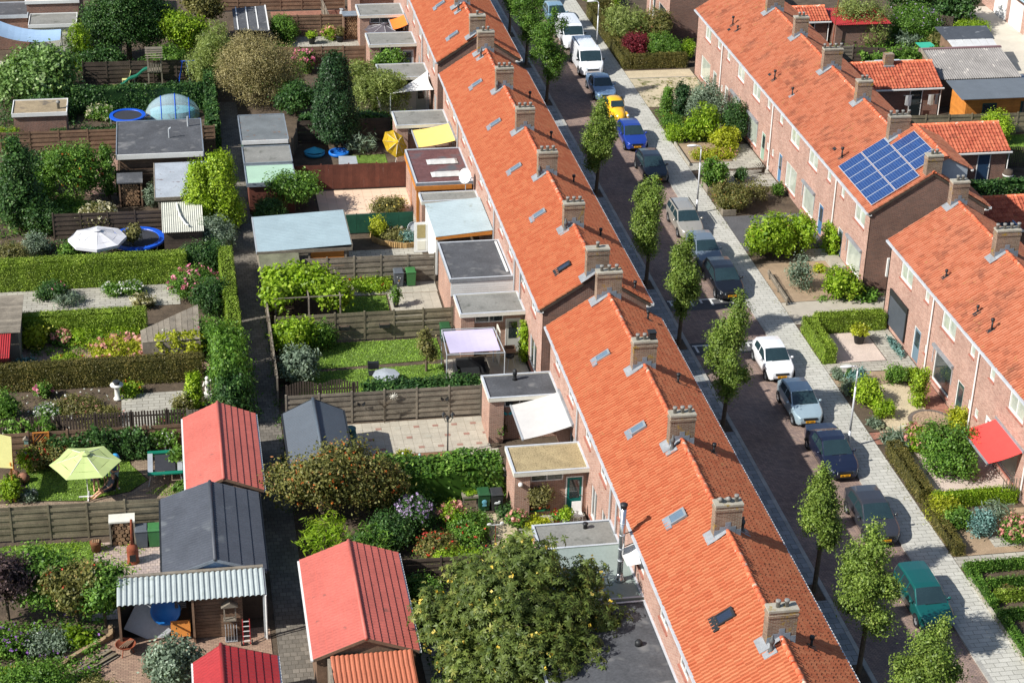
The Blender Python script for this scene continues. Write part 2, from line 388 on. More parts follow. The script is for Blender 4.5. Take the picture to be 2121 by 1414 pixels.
def facade(m,x,y0,y1,z0,z1,holes,dep=.11,sgn=-1):
    """wall facing sgn*X at x with rectangular openings and reveals"""
    ys=sorted({y0,y1}|{h[0] for h in holes}|{h[1] for h in holes}); zs=sorted({z0,z1}|{h[2] for h in holes}|{h[3] for h in holes})
    for a,b in zip(ys,ys[1:]):
        for c,d in zip(zs,zs[1:]):
            if any(h[0]<=a+1e-6 and b<=h[1]+1e-6 and h[2]<=c+1e-6 and d<=h[3]+1e-6 for h in holes): continue
            q=[(x,a,c),(x,b,c),(x,b,d),(x,a,d)]
            m.quad(*(q[::-1] if sgn<0 else q))
    xi=x-sgn*dep
    for a,b,c,d in holes:
        m.quad((x,a,c),(xi,a,c),(xi,a,d),(x,a,d)); m.quad((x,b,c),(x,b,d),(xi,b,d),(xi,b,c))
        m.quad((x,a,d),(xi,a,d),(xi,b,d),(x,b,d)); m.quad((x,a,c),(x,b,c),(xi,b,c),(xi,a,c))
        m.quad((xi,a,c),(xi,b,c),(xi,b,d),(xi,a,d))
SILL=mat('brick_sill',srgb(176,112,96,.75),.85,.2,3)
DOORM={}
def doormat(c):
    k='door_paint_%d_%d_%d'%c
    return mat(k,srgb(*c,.75),.45,.08,1.5,bump=.03)
def window_x(par,x,a,b,c,d,frame=None,pane=None,mull=(),sgn=-1,sill=True,fw_=.075,name='window',trans=()):
    """frame, pane(s) and sill of a window in a wall facing sgn*X"""
    frame=frame or WHITE; pane=pane or CURT; xo=x-sgn*.045; xi=x-sgn*.10
    m=MB(); A,B=min(xo,xi),max(xo,xi)
    m.box(A,B,a,b,c,c+fw_); m.box(A,B,a,b,d-fw_,d); m.box(A,B,a,a+fw_,c+fw_,d-fw_); m.box(A,B,b-fw_,b,c+fw_,d-fw_)
    cuts=[a+fw_]+[a+(b-a)*t for t in mull]+[b-fw_]
    for t in mull:
        q=a+(b-a)*t; m.box(A,B,q-.035,q+.035,c+fw_,d-fw_)
    for t in trans:
        q=c+(d-c)*t; m.box(A,B,a+fw_,b-fw_,q-.03,q+.03)
    w=m.build(name,frame,par)
    xp=x-sgn*.085
    for i in range(len(cuts)-1):
        MB().box(min(xp,xp-sgn*.01),max(xp,xp-sgn*.01),cuts[i],cuts[i+1],c+fw_,d-fw_).build('pane',pane,w)
    if sill: MB().box(min(x-sgn*.05,x+sgn*.06),max(x-sgn*.05,x+sgn*.06),a-.05,b+.05,c-.07,c-.004).build('sill',SILL,w)
    return w
def door_x(par,x,a,b,c,d,col=(60,90,110),glass=True,sgn=-1):
    dm=doormat(col); m=MB(); A,B=sorted((x-sgn*.03,x-sgn*.10))
    m.box(A,B,a,a+.07,c,d); m.box(A,B,b-.07,b,c,d); m.box(A,B,a+.07,b-.07,d-.07,d)
    w=m.build('door_frame',WHITE,par)
    A,B=sorted((x-sgn*.05,x-sgn*.09)); l=MB().box(A,B,a+.07,b-.07,c+.02,d-.07).build('door_leaf',dm,w)
    if glass:
        A,B=sorted((x-sgn*.045,x-sgn*.06)); MB().box(A,B,a+.2,b-.2,c+.9,d-.25).build('pane',GLASS,w)
    A,B=sorted((x-sgn*.0,x-sgn*.05)); MB().box(A,B,b-.2,b-.14,c+1.0,c+1.04).build('handle',STEEL,w)
    return w
def sbasis(y,t,E,R,side):
    E=Vector((E[0],0,E[1]));R=Vector((R[0],0,R[1])); S=(R-E).normalized(); U=Vector((0,-1,0)) if side=='W' else Vector((0,1,0))
    N=U.cross(S); 
    if N.z<0: N=-N
    p=E+(R-E)*t; p.y=y
    return Matrix(((U.x,S.x,N.x,p.x),(U.y,S.y,N.y,p.y),(U.z,S.z,N.z,p.z),(0,0,0,1)))
def xf(m,Mx):
    m.v=[tuple(Mx@Vector(p)) for p in m.v]; return m
SKYF=mat('skylight_frame',srgb(150,156,160,.7),.45,.1,2,bump=.03)
SKYG=mat('skylight_glass',srgb(120,142,160,.6),.05,.1,1,bump=0,spec=.9,coat=.8)
SKYD=mat('dark_skylight_glass',srgb(40,48,64,.8),.05,.1,1,bump=0,spec=.9,coat=.8)
def skylight(roof,y,t,E,R,side='W',dark=False,w=.5,h=.8):
    B=sbasis(y,t,E,R,side); fr=BLACKM if dark else SKYF
    m=MB()
    m.box(-w/2,-w/2+.07,-h/2,h/2,.05,.16); m.box(w/2-.07,w/2,-h/2,h/2,.05,.16); m.box(-w/2+.07,w/2-.07,-h/2,-h/2+.07,.05,.16); m.box(-w/2+.07,w/2-.07,h/2-.1,h/2,.05,.17)
    s=xf(m,B).build('skylight',fr,roof)
    xf(MB().box(-w/2+.07,w/2-.07,-h/2+.07,h/2-.1,.1,.14),B).build('pane',SKYD if dark else SKYG,s)
    xf(MB().box(-w/2-.12,w/2+.12,-h/2-.28,-h/2-.003,.055,.085),B).build('flashing',LEADD if not dark else BLACKM,s)
def ventpipe(roof,y,t,E,R,side='W',h=.5,r=.055,cap=True,foot=None):
    p=sbasis(y,t,E,R,side).translation; m=MB().tube(p-Vector((0,0,.05)),p+Vector((0,0,h)),r,r*.95,8)
    if cap: m.tube(p+Vector((0,0,h)),p+Vector((0,0,h+.14)),r*1.75,r*1.9,10)
    v=m.build('vent_pipe',BLACKM,roof,True)
    B=sbasis(y,t,E,R,side); xf(MB().box(-.16,.16,-.22,.2,.05,.075),B).build('flashing',foot or BLACKM,v)
def coneflue(roof,y,t,E,R,side='W'):
    p=sbasis(y,t,E,R,side).translation; V=lambda z:p+Vector((0,0,z))
    m=MB().lathe([(.15,-.1),(.12,.1),(.075,.18),(.075,.42),(.11,.44),(.11,.56),(.06,.62),(.05,.74),(.02,.78)],p,10)
    v=m.build('flue',mat('dark_flue',srgb(96,98,98,.75),.55,.2,3),roof,True)
    B=sbasis(y,t,E,R,side); xf(MB().box(-.28,.28,-.34,.24,.055,.085),B).build('flashing',LEAD,v)
def chimney(house,xc,yc,zr,w=1.15,d=.5,h=1.25,pots=3,E=None,R=None,caps=None,roofz=None):
    """brick stack over the ridge with coping, pots and lead skirts"""
    zb=zr-.75; m=MB().box(xc-w/2,xc+w/2,yc-d/2,yc+d/2,zb,zr+h-.08)
    m.box(xc-w/2-.03,xc+w/2+.03,yc-d/2-.03,yc+d/2+.03,zr+h-.32,zr+h-.2)
    c=m.build('chimney',BRICKC,house)
    MB().box(xc-w/2-.025,xc+w/2+.025,yc-d/2-.025,yc+d/2+.025,zr+h-.08,zr+h+.02).build('coping',CONC,c)
    for i in range(pots):
        px=xc+(i-(pots-1)/2)*(w*.3); z=zr+h+.02
        if caps=='hood' and i<2:
            MB().lathe([(.06,0),(.06,.12),(.16,.14),(.02,.24)],(px,yc,z),10).build('chimney_hood',POT,c,True)
        elif caps=='box' and i==pots-1:
            MB().box(px-.17,px+.17,yc-.17,yc+.17,z+.08,z+.38).box(px-.1,px+.1,yc-.1,yc+.1,z,z+.08).box(px-.2,px+.2,yc-.2,yc+.2,z+.38,z+.41).build('flue_box',BLACKM,c)
        else:
            MB().lathe([(.085,0),(.085,.22),(.105,.23),(.105,.3),(.08,.31)],(px,yc,z),10).build('chimney_pot',POT,c,True)
    if E:
        sl=(R[1]-E[1])/(R[0]-E[0])
        # west skirt and stepped near-side flashing
        xw=xc-w/2; f=lambda x:R[1]-abs(x-R[0])*abs(sl)+.125
        m=MB().quad((xw-.32,yc-d/2-.28,f(xw-.32)),(xw+.02,yc-d/2-.28,f(xw+.02)),(xw+.02,yc+d/2+.05,f(xw+.02)),(xw-.32,yc+d/2+.05,f(xw-.32)))
        m.quad((xw+.02,yc-d/2-.28,f(xw+.02)),(R[0]-.1,yc-d/2-.2,f(R[0]-.1)),(R[0]-.1,yc-d/2-.004,f(R[0]-.1)+.02),(xw+.02,yc-d/2-.004,f(xw+.02)+.02))
        m.build('flashing',LEAD,c)
        m=MB(); n=5
        for i in range(n):
            a=xw+w*i/n; b=xw+w*(i+1)/n; top=max(f(a),f(b))+.16+(.22 if i==n//2 else 0)
            m.box(a,b,yc-d/2-.012-.003*(i%2),yc-d/2-.001,min(f(a),f(b))-.12,top)
        m.build('step_flashing',LEADD,c)
def terrace_house(label,y0,y1,xw,xe_,eW,eE,R,ze,wins,tm,brick,nindW=0,gnear=False,gfar=False,group=None,doors=(),Ewin=True,zr=None):
    """one dwelling of a row: walls xw..xe_, eaves at eW/eE, ridge R=(x,z)"""
    h=thing('terraced_house',label,'house',((xw+xe_)/2,(y0+y1)/2,0),group)
    m=MB(); facade(m,xw,y0,y1,0,ze+.05,[w[:4] for w in wins]+[d[:4] for d in doors],sgn=-1)
    m.build('facade_wall',brick,h)
    MB().quad((xe_,y0,0),(xe_,y1,0),(xe_,y1,ze+.05),(xe_,y0,ze+.05)).build('far_wall',brick,h)
    g=MB(); prof=[(xw,0),(xe_,0),(xe_,ze+.05),(R[0],R[1]-.12),(xw,ze+.05)]
    for fl,y,t in ((gnear,y0,.12),(gfar,y1,-.12)):
        if fl: g.prism(prof,'y',y,y+t)
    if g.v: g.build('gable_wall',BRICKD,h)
    for w in wins:
        k=w[4] if len(w)>4 else {}
        window_x(h,xw,*w[:4],**k)
    for d in doors: door_x(h,xw,*d[:4],**(d[4] if len(d)>4 else {}))
    EW=(eW,ze); EE=(eE,ze)
    r=MB(); ya,yb=y0-(.08 if gnear else 0),y1+(.08 if gfar else 0)
    for e,s in((EW,-1),(EE,1)):
        a=(e[0],e[1]-.06);b=(R[0],R[1]-.06)
        r.prism([a,b,(b[0],b[1]-.14),(a[0]-s*.12,a[1]-.10)],'y',ya,yb)
    roof=r.build('roof',WOODD,h)
    tiles(roof,ya,yb,EW,R,tm,nindW,'W'); tiles(roof,ya,yb,EE,R,tm,0,'E')
    ridge(roof,ya,yb,R[0],R[1]+.0)
    MB().box(eW-.1,eW+.05,ya,yb,ze-.13,ze-.02).build('gutter',ZINC,h); MB().box(eW+.05,xw,ya,yb,ze-.2,ze-.1).build('soffit',WHITE,h)
    MB().box(eE-.05,eE+.12,ya,yb,ze-.13,ze-.0).build('gutter',WHITE,h); MB().box(xe_,eE-.05,ya,yb,ze-.2,ze-.1).build('soffit',WHITE,h)
    return h,roof,EW,EE
def pipe_down(h,x,y,z1,m=None,top=.0):
    MB().tube((x-.08,y,0),(x-.08,y,z1),.05,n=8).box(x-.11,x,y-.07,y+.07,.02,.3).build('downpipe',m or WHITE,h)
# ---- left row -----------------------------------------------------------
Lx=dict(xw=18.5,xe_=24.12,eW=18.25,eE=24.4,R=(21.35,7.2),ze=5.2,tm=TILE,brick=BRICK)
def upw(yc,w=1.32,mull=(.5,)): return (yc-w/2,yc+w/2,3.72,4.85,dict(mull=mull,pane=GLASS,sill=True))
def lowwin(yc,w,z0=.45,z1=2.25,mull=(.5,)): return (yc-w/2,yc+w/2,z0,z1,dict(mull=mull,pane=GLASS))
RL=(21.35,7.2)
rowsL=[ # label, y0,y1, upper windows, gable near/far, nind, ground openings
 ('orange tiled end terrace with a white awning behind and a black box on its chimney',78.0,85.9,(83.9,80.5),0,1,300,[lowwin(79.6,1.6)]),
 ('orange tiled terraced house with a gravel covered flat annex behind',70.65,78.0,(76.4,73.0),0,0,300,[lowwin(74.6,1.2),lowwin(72.4,1.2)]),
 ('orange tiled terraced house with a tall steel stove pipe at its garden wall',63.2,70.65,(69.2,65.7),0,0,300,[]),
 ('orange tiled terraced house with a dark skylight, lower centre of the photo',55.8,63.2,(61.6,58.3),0,0,300,[]),
 ('orange tiled terraced house cut by the lower edge of the photo',48.3,55.8,(54.2,50.8),0,0,150,[]),
 ('orange tiled end terrace with a dark brick gable beside the gap, mid row',87.9,94.4,(90.5,93.8),1,0,0,[(89.3,91.3,.3,2.15,dict(mull=(.5,),pane=GLASS))]),
 ('orange tiled terraced house behind the large flat dark roof with white panelled side',94.4,102.0,(97.8,101.0),0,0,0,[]),
 ('orange tiled terraced house behind the blue grey corrugated veranda',102.0,109.3,(105.2,108.4),0,0,0,[]),
 ('orange tiled terraced house with a white satellite dish at its garden wall',109.3,116.8,(112.5,115.6),0,0,0,[lowwin(110.7,.9)]),
 ('orange tiled end terrace with a yellow awning on its garden side',116.8,125.0,(119.7,122.9),0,1,0,[lowwin(119.8,2.0)]),
 ('orange tiled end terrace behind a white shade sail, far block',127.5,134.9,(129.7,132.7),1,0,0,[lowwin(128.8,1.2)]),
 ('orange tiled terraced house with a grey framed glass annex door, far block',134.9,142.4,(137.1,140.7),0,0,0,[lowwin(137.5,1.2)]),
 ('orange tiled terraced house with a small orange awning, far block',142.4,149.8,(144.6,148.0),0,0,0,[lowwin(144.7,1.4)]),
 ('orange tiled terraced house at the upper edge of the photo, far block',149.8,157.3,(151.8,155.2),0,0,0,[]),
]
LH=[]
for (lb,y0,y1,uw,gn,gf,ni,gr) in rowsL:
    far=y0>126; P=dict(Lx)
    if far: P.update(eW=18.4,eE=24.5,R=(21.45,7.2))
    LH.append(terrace_house(lb,y0,y1,wins=[upw(y) for y in uw]+gr,nindW=ni,gnear=bool(gn),gfar=bool(gf),group='orange roofed houses left of the street',**P))
def onL(i): return LH[i]
for hi,y,t,dk in ((0,80.15,.56,0),(1,72.95,.58,0),(2,65.5,.56,0),(3,58.2,.57,1),(5,90.3,.6,1),(6,97.4,.6,0),(7,104.5,.57,0),(8,112,.58,0),(9,119.4,.58,0),(10,129.9,.55,0),(11,137.0,.57,0)):
    h,r,EW,EE=LH[hi]; skylight(r,y,t,EW,(RL[0],RL[1]),dark=bool(dk),w=.62 if hi in(2,3) else .5)
for hi,y,t in ((1,77.5,.43),(1,70.75,.46),(3,55.95,.54),(5,88.4,.28),(6,94.6,.45),(7,102.6,.41),(8,109.9,.39),(9,117.2,.39),(0,84.6,.35)):
    h,r,EW,EE=LH[hi]; ventpipe(r,y,t,EE,RL,'E',.42)
h,r,EW,EE=LH[2]; coneflue(r,63.6,.72,EE,RL,'E')
for hi,y in ((1,70.15),(3,55.2),(6,94.0),(7,101.75),(9,116.5),(10,133.6),(9,123.2)):
    h,r,EW,EE=LH[hi]; coneflue(r,y-.05,.84,EW,RL,'W')
CK=dict(E=(18.25,5.2),R=RL)
for hi,y,kw in ((0,85.45,dict(w=1.3,pots=3)),(1,77.75,dict(caps='box')),(2,70.65,{}),(3,63.2,dict(caps='hood')),(4,55.8,dict(caps=None,pots=2)),
                (5,88.2,dict(w=1.2,pots=1,h=1.3)),(6,94.35,{}),(7,101.95,{}),(8,109.25,{}),(9,116.75,{}),(9,124.3,dict(pots=2)),(10,127.9,dict(w=1.1,pots=1)),(11,134.9,{}),(12,142.4,{}),(13,149.8,{})):
    chimney(LH[hi][0],21.35,y,7.2,**{**CK,**kw})
for hi,y in ((0,78.6),(1,71.2),(2,70.0),(5,94.2),(6,96.0),(7,103.0),(9,117.6),(11,135.3)):
    pipe_down(LH[hi][0],18.5,y,5.0,GALV)
# brackets of the gutters are too fine to show
# ---- right rows ---------------------------------------------------------
Rx=dict(xw=40.4,xe_=47.55,eW=40.15,eE=47.85,R=(44.0,7.62),ze=5.2,tm=TILE_R,brick=BRICK)
def ub(a,b): return (b,a,3.7,4.85,dict(mull=(.5,),pane=CURT))
def us(a,b): return (b,a,4.05,4.85,dict(pane=CURT))
def gb(a,b,mull=(),pane=None): return (b,a,.36,2.15,dict(mull=mull,pane=pane or CURT))
def dr(a,b,c): return (b,a,.02,2.08,dict(col=c))
def tiny(y): return (y-.22,y+.22,1.2,1.75,dict(pane=CURT))
rowsR=[
 ('end terrace with solar panels on its roof, right of the street',98.1,104.4,[ub(100.8,99.0),us(103.4,102.8),gb(101.35,98.9)],[dr(103.2,102.3,(120,130,140))],1,0,Rx),
 ('brick terraced house left of the solar panels, cream roller blind window',104.4,110.8,[ub(109.8,108.0),us(106.1,105.4),gb(110.2,107.9),tiny(104.75)],[dr(107.0,106.1,(80,120,160))],0,0,Rx),
 ('brick terraced house with a pale blue front door, right of the street',110.8,117.5,[ub(113.7,111.8),us(116.2,115.5),gb(114.0,111.7,(.62,)),tiny(117.0)],[dr(115.7,114.9,(84,130,170))],0,0,Rx),
 ('brick terraced house with a pale green front door, right of the street',117.5,124.0,[ub(122.6,120.8),us(119.1,118.4),gb(123.0,120.7),tiny(118.2)],[dr(119.7,118.8,(150,176,156))],0,0,Rx),
 ('brick terraced house half hidden by the dark holly, right of the street',124.0,130.4,[ub(126.4,124.7),us(129.3,128.5),gb(127.2,125.2),tiny(130.0)],[dr(129.2,128.3,(210,214,210))],0,0,Rx),
 ('brick end terrace at the top of the street facing the weedy gravel',130.4,137.6,[ub(135.3,133.7),us(131.9,131.1),gb(135.9,133.3)],[dr(132.5,131.5,(160,176,170))],0,1,Rx),
]
R2x=dict(xw=40.25,xe_=47.0,eW=40.0,eE=47.5,R=(43.75,7.62),ze=5.2,tm=TILE_R,brick=BRICK)
rowsR+=[
 ('end terrace with a black roller shutter over its ground floor window',87.2,94.2,[ub(92.4,90.6),us(88.7,88.1),gb(93.2,90.6),tiny(87.6)],[dr(89.5,88.5,(112,134,148))],0,1,R2x),
 ('brick terraced house with a big window behind the clipped yew',80.8,87.2,[ub(86.1,84.2),us(82.2,81.6),gb(86.4,84.0,(),GLASS),tiny(81.3)],[dr(83.1,82.2,(56,84,78))],0,0,R2x),
 ('brick terraced house with the red awning',74.3,80.8,[ub(77.1,75.3),us(79.6,79.0),gb(77.4,75.2),tiny(80.4)],[dr(79.3,78.4,(236,236,232))],0,0,R2x),
 ('brick terraced house beyond the red awning at the right edge',67.8,74.3,[ub(73.2,71.4),us(69.6,69.0),gb(73.2,71.0)],[dr(69.8,68.9,(90,110,120))],0,0,R2x),
]
RH=[]
for (lb,y0,y1,w,d,gn,gf,P) in rowsR:
    RH.append(terrace_house(lb,y0,y1,wins=w,doors=d,nindW=300 if y0 in(87.2,80.8) else 0,gnear=bool(gn),gfar=bool(gf),group='brick houses right of the street',**P))
cr1=dict(E=(40.15,5.2),R=(44.0,7.62)); cr2=dict(E=(40.0,5.2),R=(43.75,7.62))
for hi,x,y,kw in ((1,44.0,104.3,dict(pots=4,caps=None,w=1.3)),(2,44.0,110.75,dict(pots=2,w=1.0)),(3,44.0,117.1,dict(pots=4,w=1.3)),(4,44.0,124.0,dict(pots=2,w=1.0)),(5,44.0,130.1,dict(pots=4,w=1.3)),(5,44.0,137.2,dict(pots=2)),):
    chimney(RH[hi][0],x,y,7.62,**{**cr1,**kw})
chimney(RH[0][0],44.0,98.4,7.5,w=.95,d=.55,h=1.15,pots=2,E=None)
for hi,y,kw in ((6,93.85,dict(pots=2,w=1.0)),(7,87.1,dict(pots=4,w=1.35)),(8,80.8,dict(pots=2,w=1.0)),(9,74.3,dict(pots=4,w=1.3))):
    chimney(RH[hi][0],43.75,y,7.62,**{**cr2,**kw})
for hi,y,t,kw in ((5,131.3,.29,dict(h=.6)),(4,130.0,.29,dict(h=.3,cap=True,r=.045)),(3,119.8,.22,dict(h=.6)),(2,116.3,.26,dict(h=.5,foot=LEAD,r=.05)),(1,105.4,.21,dict(h=.6)),(6,83.6+4.2,.24,dict(h=.35,r=.045)),(7,83.4,.24,dict(h=.35,r=.045)),(7,81.4,.23,dict(h=.6))):
    h,r,EW,EE=RH[hi]; ventpipe(r,y,t,EW,(44.0,7.62) if hi<6 else (43.75,7.62),**kw)
for hi,y,t in ((5,130.9,.2),(3,120.8,.22),(1,106.8,.22)):
    h,r,EW,EE=RH[hi]; B=sbasis(y,t,EW,(44.0,7.62),'W'); xf(MB().box(-.16,.16,-.1,.1,.06,.1),B).build('roof_vent',BLACKM,r)
for hi,y in ((0,104.2),(2,117.55),(4,130.35)): pipe_down(RH[hi][0],40.4,y,5.0)
for hi,y in ((6,87.3),(7,80.95),(9,74.2)): pipe_down(RH[hi][0],40.25,y,5.0)
# raised rear roof of the solar house with grey clad cheek
h,r,EW,EE=RH[0]
sl=2.42/3.85
ra=(44.0,7.62); rb=(45.0,7.62+1.0*sl); rc=(46.4,rb[1]-1.45*.5); rd=(46.4,7.62-2.4*sl)
MB().prism([ra,rb,rc,rd],'y',98.75,104.0).build('dormer_cheek',mat('grey_cladding',srgb(176,186,196,.78),.4,.08,.7,bump=.02),h)
tiles(r,98.6,104.1,ra,(rb[0],rb[1]+.03),TILE_R,0,'W'); tiles(r,98.6,104.1,(rc[0]+.25,rc[1]-.06),(rb[0],rb[1]+.03),TILE_R,0,'E'); ridge(r,98.6,104.1,rb[0],rb[1]+.04)
MB().box(46.6,46.72,98.6,104.1,rc[1]-.17,rc[1]-.05).build('gutter',WHITE,h)
# gable side window
w=thing('_','','') if False else None
MB().box(41.75,43.6,98.0-.04,98.1,.95,2.15).build('window_surround',WHITE,h)
MB().box(41.88,43.47,98.03-.075,98.05,1.07,2.03).build('pane',GLASS,h)
MB().box(41.88,43.47,98.03-.079,98.03-.076,1.07,1.35).build('net_curtain',CURT,h)
# solar array : two rows of upright panels, each a part
CELL,n_,l_,b_=newmat('solar_cells')
tcn=n_.new('ShaderNodeTexCoord'); br=n_.new('ShaderNodeTexBrick'); l_.new(tcn.outputs['UV'],br.inputs['Vector'])
def cellmat():
    m,n,l,b=newmat('solar_cell_blue'); tc=n.new('ShaderNodeTexCoord')
    mp=n.new('ShaderNodeMapping'); mp.inputs['Location'].default_value=(.5,.5,0); l.new(tc.outputs['Object'],mp.inputs[0])
    t=n.new('ShaderNodeTexBrick'); t.offset=0; l.new(mp.outputs[0],t.inputs['Vector'])
    t.inputs['Scale'].default_value=1; t.inputs['Brick Width'].default_value=.1; t.inputs['Row Height'].default_value=1/6; t.inputs['Mortar Size'].default_value=.006
    t.inputs['Color1'].default_value=srgb(34,62,118,.7); t.inputs['Color2'].default_value=srgb(40,74,134,.7); t.inputs['Mortar'].default_value=srgb(104,132,176,.6)
    l.new(t.outputs['Color'],b.inputs['Base Color']); b.inputs['Roughness'].default_value=.12; b.inputs['Coat Weight'].default_value=.5
    return m
bpy.data.materials.remove(CELL)
CELL=cellmat()
sol=thing('solar_array','blue solar panels in rows on the orange end roof','solar panels',(42.3,101.2,6.8))
Rr=(44.0,7.62)
def panel(ya,yb,ta,tb):
    Ls=math.hypot(3.85,2.42); B=sbasis((ya+yb)/2,(ta+tb)/2,EW,Rr,'W'); w=yb-ya-.02; hh=(tb-ta)*Ls-.02
    f=xf(MB().box(-w/2,w/2,-hh/2,hh/2,.13,.165),B).build('solar_panel',mat('panel_frame',srgb(214,220,226,.85),.35,.05,1,bump=0,metal=.3),sol)
    me=MB().box(-.5,.5,-.5,.5,0,1).mesh('cells',CELL); o=obj('solar_cells',me,f)
    # rows of cells run along the eave
    o.matrix_basis=B@Matrix.Translation((0,0,.168))@Matrix.Rotation(math.pi/2 if hh>w else 0,4,'Z')@Matrix.Diagonal((max(w,hh)-.05,min(w,hh)-.05,.004,1))
    for s in (-.4,.4): xf(MB().box(w*s-.02,w*s+.02,-hh/2,hh/2,.085,.129),B).build('rail',GALV,f)
t0=.095
pw=1.02
for k in range(6): panel(104.5-(k+1)*pw,104.5-k*pw,t0,t0+.362)
for k in range(6): panel(104.5-(k+1)*pw,104.5-k*pw,t0+.367,t0+.729)
for k in range(4): panel(103.3-(k+1)*pw,103.3-k*pw,t0+.735,t0+1.095)
# ============================================================ cars
TYRE=mat('tyre_rubber',srgb(40,40,42,.8),.85,.2,5,bump=.1)
RIM=mat('alloy_rim',srgb(190,194,198,.8),.3,.15,6,bump=0,metal=.6)
CHROME=mat('headlight_glass',srgb(206,214,218,.85),.08,.25,9,bump=0,coat=.8,spec=.8)
DARKP=mat('black_plastic',srgb(34,36,38,.8),.55,.2,4,bump=.05)
PLATE=mat('yellow_plate',srgb(246,178,40,.85),.5,.05,4,bump=0)
PLTXT=mat('plate_print',srgb(40,36,20),.6,.1,4,bump=0)
ORANGE=mat('indicator',srgb(236,120,40,.8),.3,.1,4,bump=0)
SEAT=mat('car_seat',srgb(90,94,96,.6),.9,.2,4,bump=0)
def wheel(par,x,y,r,w,side):
    t=MB(); n=20
    prof=[(r*.62,-w/2),(r*.93,-w/2),(r,-w*.32),(r,w*.32),(r*.93,w/2),(r*.62,w/2)]
    v=[];f=[]
    for k,(rr,ox) in enumerate(prof):
        for i in range(n):
            a=2*math.pi*i/n; v.append((x+ox,y+rr*math.cos(a),r+rr*math.sin(a)))
    for k in range(len(prof)-1):
        for i in range(n): f.append((k*n+i,k*n+(i+1)%n,(k+1)*n+(i+1)%n,(k+1)*n+i))
    t.add(v,f); ty=t.build('wheel',TYRE,par,True,True)
    m=MB(); xo=x+side*w*.36
    m.tube((x,y,r),(xo,y,r),r*.63,r*.6,16)
    for i in range(5):
        a=2*math.pi*i/5+.3; m.bar((xo+side*.01,y+r*.1*math.cos(a),r+r*.1*math.sin(a)),(xo+side*.01,y+r*.56*math.cos(a),r+r*.56*math.sin(a)),.05,.03,(1,0,0))
    m.build('rim',RIM,ty,False,True)
def car(label,col,x,yf,wb=2.47,Lc=3.9,W=1.66,Hc=1.42,kind='hatch',rough=.28,metal=.25,group='cars parked along the kerb',rz=0,cat='car',light=None,rail=False,name='parked_car',grille=None):
    """front faces -Y; yf is the y of the front axle"""
    body=paint('car_paint_%02x%02x%02x'%col,srgb(*col,.85),rough,metal,.9)
    front=(Lc-wb)*.46; c=thing(name,label,cat,(x,yf,-.09),group,rz)
    y0=-front; y1=y0+Lc; w=W/2
    f=lambda t:y0+Lc*t
    if kind=='van':   T=[(0,.62),(.012,.78),(.05,.98),(.13,1.12),(.15,1.16),(.27,Hc*.93),(.33,Hc),(.6,Hc+.01),(.95,Hc-.02),(.985,Hc-.1),(1,1.0)]; ws=(.15,.27); rg=None; belt0,belt1=1.12,1.12; sg=[(.155,.30,.385)]
    elif kind=='wagon':T=[(0,.52),(.012,.68),(.05,.76),(.16,.86),(.26,.95),(.42,Hc-.03),(.5,Hc),(.75,Hc),(.93,Hc-.06),(.975,1.02),(1,.7)]; ws=(.26,.42); rg=(.93,.975); belt0,belt1=.9,.95; sg=[(.28,.42,.55),(.57,.57,.72),(.74,.74,.92)]
    elif kind=='sedan':T=[(0,.5),(.012,.66),(.05,.74),(.16,.86),(.27,.95),(.43,Hc-.03),(.5,Hc),(.64,Hc-.02),(.80,1.08),(.82,1.04),(.97,.98),(1,.68)]; ws=(.27,.43); rg=(.64,.80); belt0,belt1=.9,.96; sg=[(.29,.43,.53),(.55,.55,.68)]
    else:             T=[(0,.52),(.012,.68),(.05,.76),(.15,.86),(.26,.97),(.44,Hc-.03),(.52,Hc),(.7,Hc),(.86,Hc-.09),(.965,1.02),(1,.68)]; ws=(.26,.44); rg=(.86,.965); belt0,belt1=.9,.98; sg=[(.28,.44,.57),(.59,.59,.80)]
    ts=[t for t,_ in T]; zs=[z for _,z in T]
    st=sorted(set([0,.004,.012,.03,.05,.09,.16,.21,ws[0],ws[1],(ws[0]+ws[1])/2]+ts+[.5,.62,.7,.78,.86,.99]+[q for g in sg for q in (g[0],g[2])]))
    def sec(t):
        zt=float(np.interp(t,ts,zs)); 
        # plan taper
        e=1-.34*max(0,(.15-t)/.15)**2-.22*max(0,(t-.88)/.12)**2
        wb_=w*e; bz=float(np.interp(t,[.1,.9],[belt0,belt1])); hood=zt-bz<.12
        if hood: bz=zt-.05; wt=wb_*.90; zt_e=zt-.015
        else:
            k=min(1,(zt-bz)/(Hc-belt0)); wt=wb_*(.95-.21*k) if kind!='van' else wb_*(.95-.08*k); zt_e=zt-.05
        zl=.24 if t>.02 else .3
        P=[(wb_*.93,zl),(wb_*.99,.40),(wb_*1.0,.62 if bz>.66 else bz*.9),(wb_*.975,bz)]
        g=[(wb_*.975+(wt-wb_*.975)*q,bz+(zt_e-bz)*q) for q in (.10,.86)]
        P+=g+[(wt,zt_e),(wt*.94,zt-.012),(wt*.5,zt-.002+.012),(0,zt+.014)]
        return [(px,pz) for px,pz in P]
    secs=[sec(t) for t in st]; K=len(secs[0])
    bm,gm,wm,rm=MB(),[MB() for _ in range(2*len(sg))],MB(),MB()
    def emit(m,i,k,s):
        a,b=secs[i],secs[i+1]; ya,yb=f(st[i]),f(st[i+1])
        q=[(s*a[k][0],ya,a[k][1]),(s*b[k][0],yb,b[k][1]),(s*b[k+1][0],yb,b[k+1][1]),(s*a[k+1][0],ya,a[k+1][1])]
        m.quad(*(q if s>0 else q[::-1]))
